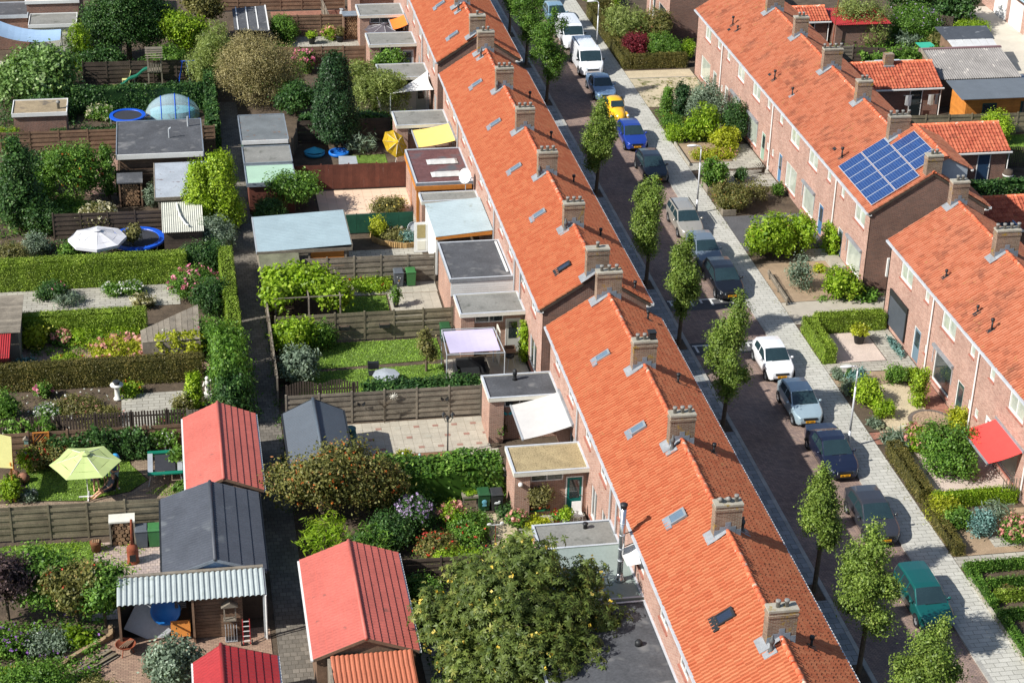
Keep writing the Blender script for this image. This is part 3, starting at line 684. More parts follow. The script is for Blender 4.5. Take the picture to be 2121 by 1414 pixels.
    for s in (1,-1):
        for i in range(len(st)-1):
            tm_=(st[i]+st[i+1])/2
            for k in range(K-1):
                m=bm
                if k==4:
                    for gi,(a,pk,b) in enumerate(sg):
                        if a<tm_<b: m=gm[gi*2+(0 if s>0 else 1)]
                if k>=7 and ws[0]<tm_<ws[1]: m=wm
                if rg and k>=7 and rg[0]<tm_<rg[1]: m=rm
                emit(m,i,k,s)
    # close nose and tail
    for i,yy in ((0,f(0)),(-1,f(1))):
        p=[(a,yy,b) for a,b in secs[i]]+[(-a,yy,b) for a,b in secs[i][-2::-1]]
        bm.poly(p if i==-1 else p[::-1])
    o=bm.build('body',body,c,True,True)
    for m in gm:
        if m.v: m.build('side_window',CARGL,c,True,True)
    wm.build('windscreen',CARGL,c,True,True)
    if rm.v: rm.build('rear_window',CARGL,c,True,True)
    MB().box(-w*.9,w*.9,y0+.3,y1-.3,.16,.26).build('underbody',DARKP,c,False,True)
    r=.30 if kind!='van' else .34
    for s in (1,-1):
        for yy in (0,wb):
            m=MB(); n=14; ring=[(s*(w+.004),yy+(r+.07)*math.cos(math.pi*i/n),r+(r+.07)*math.sin(math.pi*i/n)) for i in range(n+1)]
            ring=[(p[0],p[1],max(p[2],.2)) for p in ring]
            m.poly(ring if s<0 else ring[::-1]); m.build('wheel_arch',DARKP,c,False,True)
            wheel(c,s*(w-.085),yy,r,.2,s)
        # headlight
        hz=float(np.interp(.03,ts,zs))-.1
        m=MB(); xa,xb=s*w*.46,s*w*.80
        ya=f(.0)-.012
        m.hexa([(xa,ya+.01,hz-.08),(xb,ya+.12,hz-.06),(xb*1.04,ya+.46,hz-.02),(xa,ya+.3,hz-.05),(xa,ya+.06,hz+.05),(xb,ya+.18,hz+.07),(xb*1.04,ya+.5,hz+.125),(xa,ya+.34,hz+.115)])
        m.build('headlight',light or CHROME,c,False,True)
        m=MB().ball((s*(w+.09),f(ws[0])+.28,belt0+.09),(.1,.07,.075),8,6); m.bar((s*(w-.03),f(ws[0])+.28,belt0+.03),(s*(w+.06),f(ws[0])+.28,belt0+.07),.05); m.build('mirror',body if kind!='van' else DARKP,c,True,True)
        MB().box(min(s*(w+.001),s*(w+.022)),max(s*(w+.001),s*(w+.022)),f(.52),f(.56),.74,.77).build('door_handle',body,c,False,True)
        if rail: MB().bar((s*w*.74,f(.45),Hc+.05),(s*w*.74,f(.88),Hc+.04),.035,.05).build('roof_rail',DARKP,c,False,True)
    gz=float(np.interp(.012,ts,zs))
    MB().box(-w*.46,w*.46,y0-.022,y0+.1,gz-.13,gz-.03).build('grille',grille or DARKP,c,False,True)
    MB().box(-w*.6,w*.6,y0-.018,y0+.1,.28,.37).build('lower_intake',DARKP,c,False,True)
    p=MB().box(-.26,.26,y0-.04,y0-.024,.40,.51).build('number_plate',PLATE,c,False,True)
    t=MB()
    for i in range(6):
        if i in (2,): continue
        t.box(-.2+i*.068,-.2+i*.068+.04,y0-.043,y0-.0405,.425,.485)
    t.build('plate_characters',PLTXT,p,False,True)
    for sx in (-.28,.28): MB().ball((sx*W/1.6,f(ws[1])+.25,.98),(.16,.1,.26),8,6).build('seat_back',SEAT,c,True,True)
    MB().bar((-.35,f(ws[0])-.02,float(np.interp(ws[0],ts,zs))+.01),(.42,f(ws[0])-.0,float(np.interp(ws[0],ts,zs))+.015),.03,.02).build('wiper',DARKP,c,False,True)
    return c
def cx(W): return 31.2+W/2
car('dark green estate car, nearest the bottom of the photo',(20,96,92),cx(1.66),64.98,2.4,4.14,1.66,1.43,'wagon')
car('charcoal hatchback parked behind the green estate',(62,64,70),cx(1.72),71.9,2.52,4.15,1.72,1.44,'hatch')
car('dark navy saloon parked beside the street lamp',(30,38,62),cx(1.75),77.94,2.7,4.5,1.75,1.43,'sedan')
car('pale silver blue hatchback parked behind the white hatchback',(168,190,200),cx(1.64),83.18,2.47,3.8,1.64,1.42,'hatch')
car('small white hatchback facing the road hump',(238,240,242),cx(1.64),88.13,2.37,3.62,1.64,1.46,'hatch',metal=0)
car('shiny black hatchback parked on the road hump',(26,28,34),cx(1.75),98.49,2.58,4.2,1.75,1.46,'hatch')
car('slate grey hatchback between the black car and the beige estate',(120,134,146),cx(1.66),102.75,2.47,3.85,1.66,1.42,'hatch')
car('beige silver estate car with roof rails near a street lamp',(172,168,158),cx(1.65),107.43,2.46,4.22,1.65,1.44,'wagon',rail=True)
car('black compact hatchback in front of the bright blue one',(34,38,46),cx(1.68),116.57,2.5,4.0,1.68,1.46,'hatch')
car('bright royal blue hatchback behind the yellow car',(34,66,160),cx(1.66),122.52,2.46,3.84,1.66,1.44,'hatch')
car('steel blue saloon between the yellow car and a white van',(116,144,176),cx(1.7),132.73,2.6,4.25,1.7,1.4,'sedan')
car('white delivery van with roof bars',(240,243,246),cx(1.95),138.4,2.93,4.97,1.95,1.95,'van',cat='van',metal=0,rail=True)
car('white van behind the van with roof bars',(232,235,238),cx(1.85),144.8,2.8,4.6,1.85,1.85,'van',cat='van',metal=0)
car('pale blue compact car behind the two white vans',(142,176,196),cx(1.66),150.6,2.45,3.8,1.66,1.46,'hatch')
car('dark teal car at the upper end of the row',(28,70,92),cx(1.7),156.2,2.5,4.1,1.7,1.44,'hatch')
# rounded yellow classic car
def beetle(x,yf):
    B=paint('yellow_car_paint',srgb(250,190,36,.85),.28,0,.9); c=thing('parked_car','yellow rounded vintage car','car',(x,yf,-.09),'cars parked along the kerb')
    def loft(pts,n=14,mt=None,name='body'):
        m=MB(); v=[];f=[]
        for (y,w,zb,zt) in pts:
            for i in range(n+1):
                a=math.pi*i/n; v.append((w*math.copysign(abs(math.cos(a))**.75,math.cos(a)),y,zb+(zt-zb)*math.sin(a)**.8))
        for k in range(len(pts)-1):
            for i in range(n): f.append((k*(n+1)+i,k*(n+1)+i+1,(k+1)*(n+1)+i+1,(k+1)*(n+1)+i))
        m.add(v,f); return m.build(name,mt or B,c,True,True)
    loft([(-.78,.05,.42,.5),(-.74,.24,.36,.66),(-.6,.38,.32,.82),(-.3,.5,.3,.92),(.1,.6,.3,.98),(.32,.64,.3,1.0),(.5,.66,.3,1.06),(1.0,.68,.3,1.1),(2.2,.64,.3,1.05),(2.7,.5,.3,.95),(3.0,.34,.32,.75),(3.15,.08,.4,.5)],name='body')
    loft([(.42,.5,.95,1.0),(.62,.6,.95,1.22),(.95,.62,.95,1.43),(1.3,.63,.95,1.5),(1.75,.61,.95,1.46),(2.2,.54,.93,1.28),(2.55,.42,.9,1.02)],name='cabin')
    # glass
    MB().add([(-.52,.37,1.05),(.52,.37,1.05),(.44,.76,1.385),(-.44,.76,1.385)],[(0,1,2,3)]).build('windscreen',CARGL,c,False,True)
    for s in (1,-1):
        m=MB(); m.poly([(s*.655,.85,1.06),(s*.665,1.5,1.06),(s*.62,1.5,1.36),(s*.60,1.05,1.34)]); m.build('side_window',CARGL,c,False,True)
        m=MB(); m.poly([(s*.665,1.56,1.06),(s*.645,2.05,1.06),(s*.57,1.95,1.3),(s*.615,1.56,1.36)]); m.build('side_window',CARGL,c,False,True)
        for yy in (0,2.4):
            m=MB(); v=[];f=[]; n=10; k_=7
            for j in range(k_+1):
                xx=s*(.48+.30*j/k_); rr=.47*math.sqrt(max(.02,1-(max(0,j-3)/(k_-2.6))**2))
                for i in range(n+1):
                    a=math.pi*(-.06+1.12*i/n); v.append((xx,yy+rr*1.18*math.cos(a),.30+rr*math.sin(a)*1.0))
            for j in range(k_):
                for i in range(n): f.append((j*(n+1)+i,j*(n+1)+i+1,(j+1)*(n+1)+i+1,(j+1)*(n+1)+i))
            m.add(v,f); m.build('fender',B,c,True,True); wheel(c,s*.66,yy,.31,.17,s)
        MB().ball((s*.62,-.42,.62),(.11,.1,.11),10,7).build('headlight',CHROME,c,True,True)
        MB().bar((s*.75,.3,.3),(s*.75,2.1,.3),.22,.05).build('running_board',DARKP,c,False,True)
    MB().bar((-.72,-.8,.42),(.72,-.8,.42),.06,.1).build('bumper',STEEL,c,False,True)
    p=MB().box(-.24,.24,-.86,-.845,.36,.46).build('number_plate',PLATE,c,False,True)
beetle(32.05,128.0)
# ============================================================ street lamps
LAMPG=mat('lamp_grey',srgb(214,216,218,.8),.4,.06,2,bump=0,metal=.2)
for lb,y in (('street lamp beside the dark navy saloon',80.35),('street lamp beside the beige estate car',110.76),('street lamp beside the white delivery van',141.7)):
    l=thing('street_lamp',lb,'street lamp',(33.38,y,0),'street lamps on the right pavement')
    x=33.38; H=4.75
    MB().tube((x,y,0),(x,y,1.0),.075,.07,10).tube((x,y,1.0),(x,y,3.6),.06,.05,10).tube((x,y,3.6),(x,y,H-.2),.04,.036,10).build('pole',LAMPG,l,True)
    MB().path([(x,y,H-.2),(x-.03,y,H-.05),(x-.14,y,H+.04),(x-.3,y,H+.05)],.034,8).build('arm',LAMPG,l,True)
    m=MB().ball((x-.62,y,H+.06),(.36,.12,.075),12,8); m.build('lamp_head',WHITE,l,True)
    MB().ball((x-.62,y,H+.015),(.28,.09,.06),12,8).build('diffuser',CREAM,l,True)
# ============================================================ generic garden builders
def hfence(label,x0,y0,x1,y1,h=1.8,m=None,n=11,pan=1.8,group='slatted garden fences',post=.0,gap=.012,z=0):
    """posts and single boards, alternately set in front and behind"""
    m=m or WOODG; d=Vector((x1-x0,y1-y0,0)); Ln=d.length; a=math.atan2(d.y,d.x); d/=Ln
    t=thing('garden_fence',label,'fence',((x0+x1)/2,(y0+y1)/2,z),group)
    k=max(1,round(Ln/pan)); w=Ln/k; R=Matrix.Rotation(a,4,'Z'); sh=(h-.08)/n; nrm=Vector((-d.y,d.x,0))
    for i in range(k+1):
        p=Vector((x0,y0,0))+d*w*i; ubox('post',m,t,(p.x,p.y,z+(h+.06+post)/2),(.09,.09,h+.06+post),R)
    for i in range(k):
        for j in range(n):
            p=Vector((x0,y0,0))+d*w*(i+.5)+nrm*(.016 if j%2 else -.016)
            ubox('slat',m,t,(p.x,p.y,z+.08+sh*(j+.5)+random.gauss(0,.005)),(w-.07,.02,sh-gap+.012),R@Matrix.Rotation(random.gauss(0,.004),4,'Y'))
    return t
def vfence(label,x0,y0,x1,y1,h=1.5,m=None,bw=.1,gap=.03,group='upright board fences',arch=0,pan=1.8,z=0):
    m=m or WOODD; d=Vector((x1-x0,y1-y0,0)); Ln=d.length; a=math.atan2(d.y,d.x); d/=Ln; R=Matrix.Rotation(a,4,'Z')
    t=thing('board_fence',label,'fence',((x0+x1)/2,(y0+y1)/2,z),group); n=int(Ln/(bw+gap)); st=Ln/n; nrm=Vector((-d.y,d.x,0))
    for i in range(n):
        p=Vector((x0,y0,0))+d*st*(i+.5); u=((st*(i+.5))%pan)/pan
        hh=h+arch*math.sin(math.pi*u)+random.gauss(0,.008)
        ubox('board',m,t,(p.x,p.y,z+hh/2+.04),(bw,.022,hh),R@Matrix.Rotation(random.gauss(0,.006),4,'Y'))
    for zz in (.35,h-.25):
        c=Vector(((x0+x1)/2,(y0+y1)/2,0))+nrm*.035; ubox('rail',m,t,(c.x,c.y,z+zz),(Ln,.04,.08),R)
    for i in range(int(Ln/pan)+1):
        p=Vector((x0,y0,0))+d*min(Ln,pan*i)+nrm*.05; ubox('post',m,t,(p.x,p.y,z+(h+.1)/2),(.08,.08,h+.1),R)
    return t
def slabs(name,x0,x1,y0,y1,s,m,gap=.012,sy=None,alt=None,altp=0,z=0,jit=.002):
    sy=sy or s; b=MB().box(x0,x1,y0,y1,z-.06,z-.008).build(name,SANDY); b['kind']='structure'
    nx=max(1,round((x1-x0)/s)); ny=max(1,round((y1-y0)/sy)); dx=(x1-x0)/nx; dy=(y1-y0)/ny
    for i in range(nx):
        for j in range(ny):
            mm=alt if alt and random.random()<altp else m
            ubox('paving_slab',mm,b,(x0+(i+.5)*dx,y0+(j+.5)*dy,z-.014+random.gauss(0,jit)),(dx-gap,dy-gap,.04))
    return b
def south_window(par,y,a,b,c,d,frame=None,pane=None,mull=()):
    """window lying on a wall that faces -Y at y"""
    m=MB(); f=.06; A,B=y-.03,y+.03
    m.box(a,b,A,B,c,c+f); m.box(a,b,A,B,d-f,d); m.box(a,a+f,A,B,c+f,d-f); m.box(b-f,b,A,B,c+f,d-f)
    cuts=[a+f]+[a+(b-a)*t for t in mull]+[b-f]
    for t in mull: q=a+(b-a)*t; m.box(q-.03,q+.03,A,B,c+f,d-f)
    w=m.build('window',frame or WHITE,par)
    for i in range(len(cuts)-1): MB().box(cuts[i],cuts[i+1],y-.012,y+.0,c+f,d-f).build('pane',pane or GLASS,w)
    return w
def south_door(par,y,a,b,d,col=None,glass=True,c=.02,frame=None):
    m=MB().box(a,a+.06,y-.03,y+.03,c,d).box(b-.06,b,y-.03,y+.03,c,d).box(a+.06,b-.06,y-.03,y+.03,d-.06,d)
    w=m.build('door_frame',frame or WHITE,par); dm=doormat(col or (220,222,220))
    MB().box(a+.06,b-.06,y-.02,y+.02,c,d-.06).build('door_leaf',dm,w)
    if glass: MB().box(a+.18,b-.18,y-.03,y-.021,c+.85,d-.2).build('pane',GLASS,w)
    MB().box(b-.17,b-.11,y-.07,y-.021,1.0,1.04).build('handle',STEEL,w)
    return w
def annex(label,y0,y1,z=2.7,x0=14.8,x1=18.5,wall=None,roof=None,trim=None,door=None,win=True,pier=True,group='flat roofed rear extensions',rec=.4,wl=15.7,wr=17.3,doorx=(17.45,18.3),glassdoor=True,dh=2.1):
    wall=wall or BRICKA; roof=roof or BITUM; trim=trim or CREAM
    t=thing('flat_roof_extension',label,'extension',((x0+x1)/2,(y0+y1)/2,0),group)
    p=.75 if pier else 0
    m=MB().box(x0+.08,x1,y0+rec,y1-.08,0,z-.16); m.build('wall',wall,t)
    if pier: MB().box(x0+.08,x0+.08+p,y0+.12,y0+rec-.002,0,z-.16).build('pier',wall,t)
    rf=MB().box(x0+.1,x1,y0+.1,y1-.1,z-.14,z-.03).build('roof_deck',roof,t)
    e=[(x0,x0+.1,y0,y1),(x0+.1,x1,y0,y0+.1),(x0+.1,x1,y1-.1,y1),(x1-.1,x1-.0,y0+.1,y1-.1)]
    for a,b,c,d in e: MB().box(a,b,c,d,z-.2,z+.02).build('roof_edge',trim,t)
    for a,b,c,d in e: MB().box(a-.004,b+.004,c-.004,d+.004,z+.021,z+.035).build('edge_strip',ZINC,t)
    yw=y0+rec
    if win: south_window(t,yw-.004,wl,wr,z-.75,z-.28,mull=(.5,))
    if door: south_door(t,yw-.004,doorx[0],doorx[1],dh,door,glassdoor)
    return t
def bin_(label,x,y,body,lid=None,rz=0):
    t=thing('wheelie_bin',label,'bin',(x,y,0),'wheeled rubbish bins',rz); lid=lid or body
    a,b=.24,.29
    MB().hexa([(-a,-a,.06),(a,-a,.06),(a,a,.06),(-a,a,.06),(-b,-b,.95),(b,-b,.95),(b,b+.04,.95),(-b,b+.04,.95)]).build('body',body,t,False,True)
    MB().hexa([(-b-.02,-b-.03,.955),(b+.02,-b-.03,.955),(b+.02,b+.06,.955),(-b-.02,b+.06,.955),(-b*.8,-b*.75,1.02),(b*.8,-b*.75,1.02),(b*.9,b,1.06),(-b*.9,b,1.06)]).build('lid',lid,t,False,True)
    for s in(-1,1): MB().tube((s*.2,a+.03,.1),(s*.26,a+.03,.1),.1,n=10).build('wheel',TYRE,t,False,True)
    MB().tube((-.22,b+.08,.98),(.22,b+.08,.98),.018,n=6).build('handle',lid,t,False,True)
    return t
BINGR=mat('grey_bin_plastic',srgb(96,102,108,.75),.5,.1,2,bump=.05); BINGN=mat('green_bin_plastic',srgb(70,128,72,.7),.5,.1,2,bump=.05); BINDG=mat('dark_green_bin',srgb(48,92,56,.7),.5,.1,2,bump=.05); BINBK=mat('black_bin_plastic',srgb(58,60,62,.75),.5,.1,2,bump=.05)
STICK=mat('white_sticker',srgb(226,232,232,.8),.5,.1,3,bump=0); STICKB=mat('blue_sticker',srgb(120,190,210,.8),.5,.1,3,bump=0)
def metal_gable(label,x0,x1,y0,y1,ze,zr,m,wallm,xr=None,group=None,ov=.15,step=.34,gut=True,cat='shed',trim=None,corr=False,name='garden_shed',gcol=None,openS=False):
    """shed with two profiled steel roof sheets; gables face -Y/+Y"""
    xr=xr if xr is not None else (x0+x1)/2
    t=thing(name,label,cat,((x0+x1)/2,(y0+y1)/2,0),group)
    wx0,wx1=x0+ov,x1-ov; zf=lambda x:ze+(zr-ze)*(1-abs(x-xr)/(xr-x0 if x<xr else x1-xr))-.06
    if not openS: MB().prism([(wx0,0),(wx1,0),(wx1,zf(wx1)),(xr,zr-.08),(wx0,zf(wx0))],'y',y0+.12,y1-.12).build('wall',wallm,t)
    for side,xe in(('W',x0),('E',x1)):
        Ls=math.hypot(xr-xe,zr-ze); S=np.array([(xr-xe)/Ls,0,(zr-ze)/Ls]); N=np.array([-S[2],0,S[0]]); 
        if N[2]<0: N=-N
        if corr:
            ss=np.array([0,Ls]); hh=np.array([0,0.])
        else:
            k=max(2,round(Ls/step)); ss=[];hh=[]
            for i in range(k):
                ss+=[i*Ls/k,(i+1)*Ls/k-.012]; hh+=[.032,.0]
            ss=np.array(ss);hh=np.array(hh)
        dy=.05; ny=int((y1-y0)/dy); ys=np.linspace(y0,y1,ny+1)
        wave=(np.abs(np.sin(np.pi*(ys-y0)/.2))**.7)*.02 if not corr else np.sin(2*np.pi*(ys-y0)/.15)*.018
        V=np.zeros((len(ss),len(ys),3)); 
        V[...]=np.array([xe,0,ze])+ss[:,None,None]*S+(hh[:,None,None]+wave[None,:,None])*N
        V[...,1]+=ys[None,:]
        nI,nJ=len(ss),len(ys); idx=np.arange(nI*nJ).reshape(nI,nJ)
        Q=np.stack([idx[:-1,:-1],idx[1:,:-1],idx[1:,1:],idx[:-1,1:]],-1).reshape(-1,4)
        if side=='E': Q=Q[:,::-1]
        obj('roof_sheet',np_mesh('roof_sheet',V.reshape(-1,3),Q,m),t)
        MB().prism([(xe,ze-.05),(xr,zr-.05),(xr,zr-.012),(xe,ze-.012)],'y',y0+.03,y1-.03).build('roof_board',WOODD,t)
        s=-1 if side=='W' else 1
        if gut: MB().box(min(xe,xe+s*.1),max(xe,xe+s*.1),y0,y1,ze-.1,ze-.02).build('gutter',gcol or WHITE,t)
        for yy in (y0-.02,y1+.0): MB().prism([(xe,ze-.12),(xr,zr-.12),(xr,zr+.03),(xe,ze+.03)],'y',yy,yy+.02).build('barge_board',trim or WOODB,t)
    MB().tube((xr,y0-.03,zr+.01),(xr,y1+.03,zr+.01),.085,n=10).build('ridge_cap',RIDGECAP(m),t,True)
    return t
def RIDGECAP(m): return m
def corr_roof(par,x0,x1,y0,y1,z0,z1,m,axis='y',pitch=.15,amp=.02,name='roof_sheet',trap=False):
    """profiled sheet; ribs run along `axis`, height falls from z1 (far/high end) to z0 (near/low end) along that axis"""
    a0,a1,b0,b1=(x0,x1,y0,y1) if axis=='y' else (y0,y1,x0,x1)
    n=int((a1-a0)/(pitch/6)); us=np.linspace(a0,a1,n+1)
    ph=((us-a0)/pitch)%1
    w=(np.clip(np.minimum(ph,1-ph)*6-.6,0,1)*2-1)*amp if trap else np.sin(2*np.pi*ph)*amp
    V=np.zeros((2,n+1,3))
    for k,(b,z) in enumerate(((b0,z0),(b1,z1))):
        if axis=='y': V[k,:,0]=us; V[k,:,1]=b
        else: V[k,:,1]=us; V[k,:,0]=b
        V[k,:,2]=z+w
    idx=np.arange(2*(n+1)).reshape(2,n+1); Q=np.stack([idx[:-1,:-1],idx[:-1,1:],idx[1:,1:],idx[1:,:-1]],-1).reshape(-1,4)
    if axis!='y': Q=Q[:,::-1]
    return obj(name,np_mesh(name,V.reshape(-1,3),Q,m),par)
def awning(label,m,ya,yb,xw,zw,xo,zo,frame=None,valance=None,ribs=False,thick=.015,group='awnings on the house walls'):
    t=thing('awning',label,'awning',(xw,(ya+yb)/2,0),group)
    n=8; mb=MB()
    pts=[(xw+(xo-xw)*i/n,zw+(zo-zw)*i/n-.06*math.sin(math.pi*i/n)) for i in range(n+1)]
    for (a,b),(c,d) in zip(pts,pts[1:]):
        mb.quad((a,ya,b),(c,ya,d),(c,yb,d),(a,yb,b))
    mb.build('fabric',m,t)
    MB().box(min(xw,xw+.14),max(xw,xw+.14),ya-.08,yb+.08,zw-.02,zw+.14).build('cassette',frame or LEAD,t)
    MB().box(xo-.04,xo+.04,ya-.02,yb+.02,zo-.05,zo+.03).build('front_bar',frame or GALV,t)
    for y in (ya+.25,yb-.25): MB().bar((xw,y,zw-.25),((xw+xo)/2,y+.3,(zw+zo)/2-.2),.04).bar(((xw+xo)/2,y+.3,(zw+zo)/2-.2),(xo,y,zo-.03),.035).build('folding_arm',GALV,t)
    if valance: MB().box(xo-.012,xo-.004,ya,yb,zo-.22,zo-.05).build('valance',valance,t)
    return t
def parasol(label,x,y,h,r,m,pole=None,n=8,tilt=(0,0),base='cross',rise=.5,hang=.0,kind='parasol'):
    t=thing('parasol',label,'parasol',(x,y,0)); pole=pole or WHITE
    top=Vector((0,0,rise)); Rm=(Matrix.Rotation(tilt[0],4,'X')@Matrix.Rotation(tilt[1],4,'Y'))
    C=Vector((x,y,h-rise)); P=lambda v:C+(Rm@Vector(v))
    mb=MB(); rings=[0.0,.35,.7,1.0]
    for i in range(n):
        a=2*math.pi*i/n; b=2*math.pi*(i+1)/n
        for k in range(3):
            q=[]
            for (rr,an) in((rings[k],a),(rings[k+1],a),(rings[k+1],b),(rings[k],b)):
                sag=-.05*math.sin(math.pi*rr); q.append(P((r*rr*math.cos(an),r*rr*math.sin(an),rise*(1-rr)+sag)))
            # sag the panel middle
            am=(a+b)/2; ma=P((r*rings[k]*math.cos(am)*math.cos(math.pi/n),r*rings[k]*math.sin(am)*math.cos(math.pi/n),rise*(1-rings[k])-.05*math.sin(math.pi*rings[k])-.03*rings[k])); mc=P((r*rings[k+1]*math.cos(am)*math.cos(math.pi/n)*.97,r*rings[k+1]*math.sin(am)*math.cos(math.pi/n)*.97,rise*(1-rings[k+1])-.05*math.sin(math.pi*rings[k+1])-.03*rings[k+1]))
            mb.quad(q[0],q[1],mc,ma); mb.quad(ma,mc,q[2],q[3])
        if hang: mb.quad(P((r*math.cos(a),r*math.sin(a),0)),P((r*math.cos(b),r*math.sin(b),0)),P((r*math.cos(b),r*math.sin(b),-hang)),P((r*math.cos(a),r*math.sin(a),-hang)))
    mb.build('canopy',m,t)
    for i in range(n):
        a=2*math.pi*i/n; MB().bar(P((0,0,rise-.03)),P((r*.98*math.cos(a),r*.98*math.sin(a),-.03)),.018).build('rib',pole,t)
    mb=MB(); 
    for i in range(n):
        a=2*math.pi*i/n; b=2*math.pi*(i+1)/n
        mb.quad(P((0,0,rise+.08)),P((r*.16*math.cos(a),r*.16*math.sin(a),rise*.88+.045)),P((r*.16*math.cos(b),r*.16*math.sin(b),rise*.88+.045)),P((0,0,rise+.08)))
    mb.f=[f[:3] for f in mb.f]; mb.build('vent_cap',m,t)
    MB().tube((x,y,0),tuple(P((0,0,rise+.1))),.022,n=8).build('pole',pole,t)
    if base=='cross': MB().bar((x-.45,y,.04),(x+.45,y,.04),.07,.05).bar((x,y-.45,.045),(x,y+.45,.045),.07,.05).build('foot',pole,t)
    return t
def gablewall(): pass
# ============================================================ gardens between alley and left row
# -- rear extensions, near to far
annex('dark flat roof lying in the chestnut tree shade at the bottom',52,64.6,2.85,13.2,18.5,roof=BITD,trim=BITD,win=False,pier=False)
annex('smooth green grey flat roof under the steel stove pipe',64.75,69.0,2.9,14.2,18.5,roof=BITG,trim=BITG,win=False,pier=False)
a3=annex('patched grey flat roof beside the green grey one',69.1,71.2,2.72,roof=BITUM,trim=LEADD,win=False,pier=False)
annex('extension with a gravel covered roof and a teal back door',75.75,78.3,2.7,roof=mat('roof_gravel',srgb(186,168,128,.72),.95,.2,1.5,bump=1,bsc=26,stain=(srgb(128,114,82,.7),15,.52)),door=(20,126,118))
annex('extension with dark felt roof and vent behind the white awning',83.1,85.6,2.7,roof=BITD,doorx=(17.45,18.3))
annex('extension with grey felt roof beside the lilac shade sail',92.7,95.25,2.7,door=(214,214,206))
b2=annex('large extension with dark felt roof and white panelled side',96.6,101.7,3.0,roof=BITD,trim=LEAD,win=False,pier=False,wall=BRICKA,rec=.1)
annex('narrow flat roof strip behind the corrugated veranda',108.75,110.2,2.6,win=False,pier=False)
b4=annex('extension with two white covered skylights in a maroon roof',111.25,117.1,2.8,roof=mat('maroon_felt',srgb(122,84,82,.72),.6,.3,.5,bump=.1,stain=(srgb(96,98,102,.7),.5,.5)),trim=LEADD,win=False,pier=False,rec=.6)
annex('extension with grey felt roof beside the yellow awning',121.75,124.55,2.7,win=True)
annex('white walled extension behind the white shade sail',131.45,134.5,2.7,wall=WHITE,door=(200,210,206),win=True)
annex('extension with a grey glass door in the far block',138.95,141.85,2.7,door=(150,166,176))
annex('extension beside the orange awning in the far block',146.2,149.2,2.7)
annex('extension with white ribbed roof at the top of the photo',153.4,156.6,2.6,roof=WHITE)
# details on them
MB().lathe([(.14,0),(.1,.12),(.09,.3),(.12,.32),(.12,.5),(.07,.6)],(16.5,85.0,2.68),12).build('roof_vent',BLACKM,bpy.data.objects['flat_roof_extension.004'],True)
tag(MB().lathe([(.1,0),(.1,.2),(.13,.22),(.13,.28)],(17.2,70.7,2.69),12).build('roof_vent',BLACKM,None,True),'small round vent on the patched grey roof','vent')
tag(MB().lathe([(.16,0),(.16,.16),(.1,.24)],(17.5,61.6,2.82),12).build('roof_vent',BLACKM,None,True),'small black vent on the dark shaded roof','vent')
# white panelled south side + big windows of the large extension
MB().box(14.87,18.49,96.655,96.69,1.9,2.78).build('cladding',WHITE,b2)
for i in range(6): MB().box(14.87,18.49,96.64,96.656,1.92+i*.145,2.03+i*.145).build('cladding_board',WHITE,b2)
for i,(a,b) in enumerate(((97.2,98.9),(99.1,100.9))): window_x(b2,14.88,a,b,.35,2.35,pane=GLASS,mull=(.33,.66),trans=(.35,.7),sill=False)
MB().box(18.2,18.32,97.2,101.4,3.0,3.06).build('roof_edge',WHITE,b2)
# timber frame + covered skylights of the maroon roof
MB().box(14.85,15.0,111.35,111.5,0,2.6).build('corner_post',WOODO,b4); MB().box(14.85,15.0,114.2,114.35,0,2.6).build('corner_post',WOODO,b4)
MB().box(14.78,18.4,111.2,111.245,2.32,2.62).build('fascia_board',WOODO,b4); MB().box(14.75,14.79,111.3,117,2.32,2.62).build('fascia_board',WOODO,b4)
WRAP=mat('white_wrap',srgb(230,230,226,.62),.5,.08,3,bump=.3,bsc=9)
for y in (114.75,112.6):
    m=MB(); n=10
    for i in range(n):
        for j in range(3):
            xx=lambda i:15.95+2.05*i/n; yy=lambda j:y-.42+.84*j/3
            z=lambda i,j:2.8+(.16 if 0<i<n and 0<j<3 else .02)+.006*math.sin(i*2.1+j*1.3)
            m.quad((xx(i),yy(j),z(i,j)),(xx(i+1),yy(j),z(i+1,j)),(xx(i+1),yy(j+1),z(i+1,j+1)),(xx(i),yy(j+1),z(i,j+1)))
    m.build('covered_skylight',WRAP,b4,True)
# corrugated veranda
v=thing('veranda','blue grey corrugated veranda roof against the house','veranda',(16.7,105.7,0))
VERM=mat('blue_grey_sheet',srgb(178,194,198,.78),.45,.07,.8,bump=.02,stain=(srgb(156,166,160,.75),1.1,.62))
corr_roof(v,14.95,18.45,103.35,108.4,2.62,2.9,VERM,'x',.24,.016)
o=corr_roof  # ribs run towards the garden
for y in (103.5,106,108.2): MB().bar((15.05,y,0),(15.05,y,2.6),.09).build('post',WHITE,v)
MB().prism([(14.95,2.42),(18.4,2.6),(18.4,2.86),(14.95,2.58)],'y',103.36,103.42).build('fascia_board',WOODO,v)
MB().box(14.98,15.02,103.6,108.2,.02,2.45).build('side_panel',WHITE,v)
MB().box(15.2,15.6,109.0,109.5,0,2.5).build('brick_pier',BRICKA,v)
d=thing('_tmp','','') if False else None
dd=thing('garden_door','open white back door with a blind in its pane','door',(14.6,106.9,0))
MB().box(14.1,14.95,106.86,106.92,.03,2.05).build('door_leaf',WHITE,dd); MB().box(14.28,14.8,106.835,106.859,1.0,1.9).build('pane',mat('bamboo_blind',srgb(176,160,110,.75),.7,.15,6),dd)
MB().box(14.3,14.8,106.84,106.859,.2,.8).build('panel',CREAM,dd)
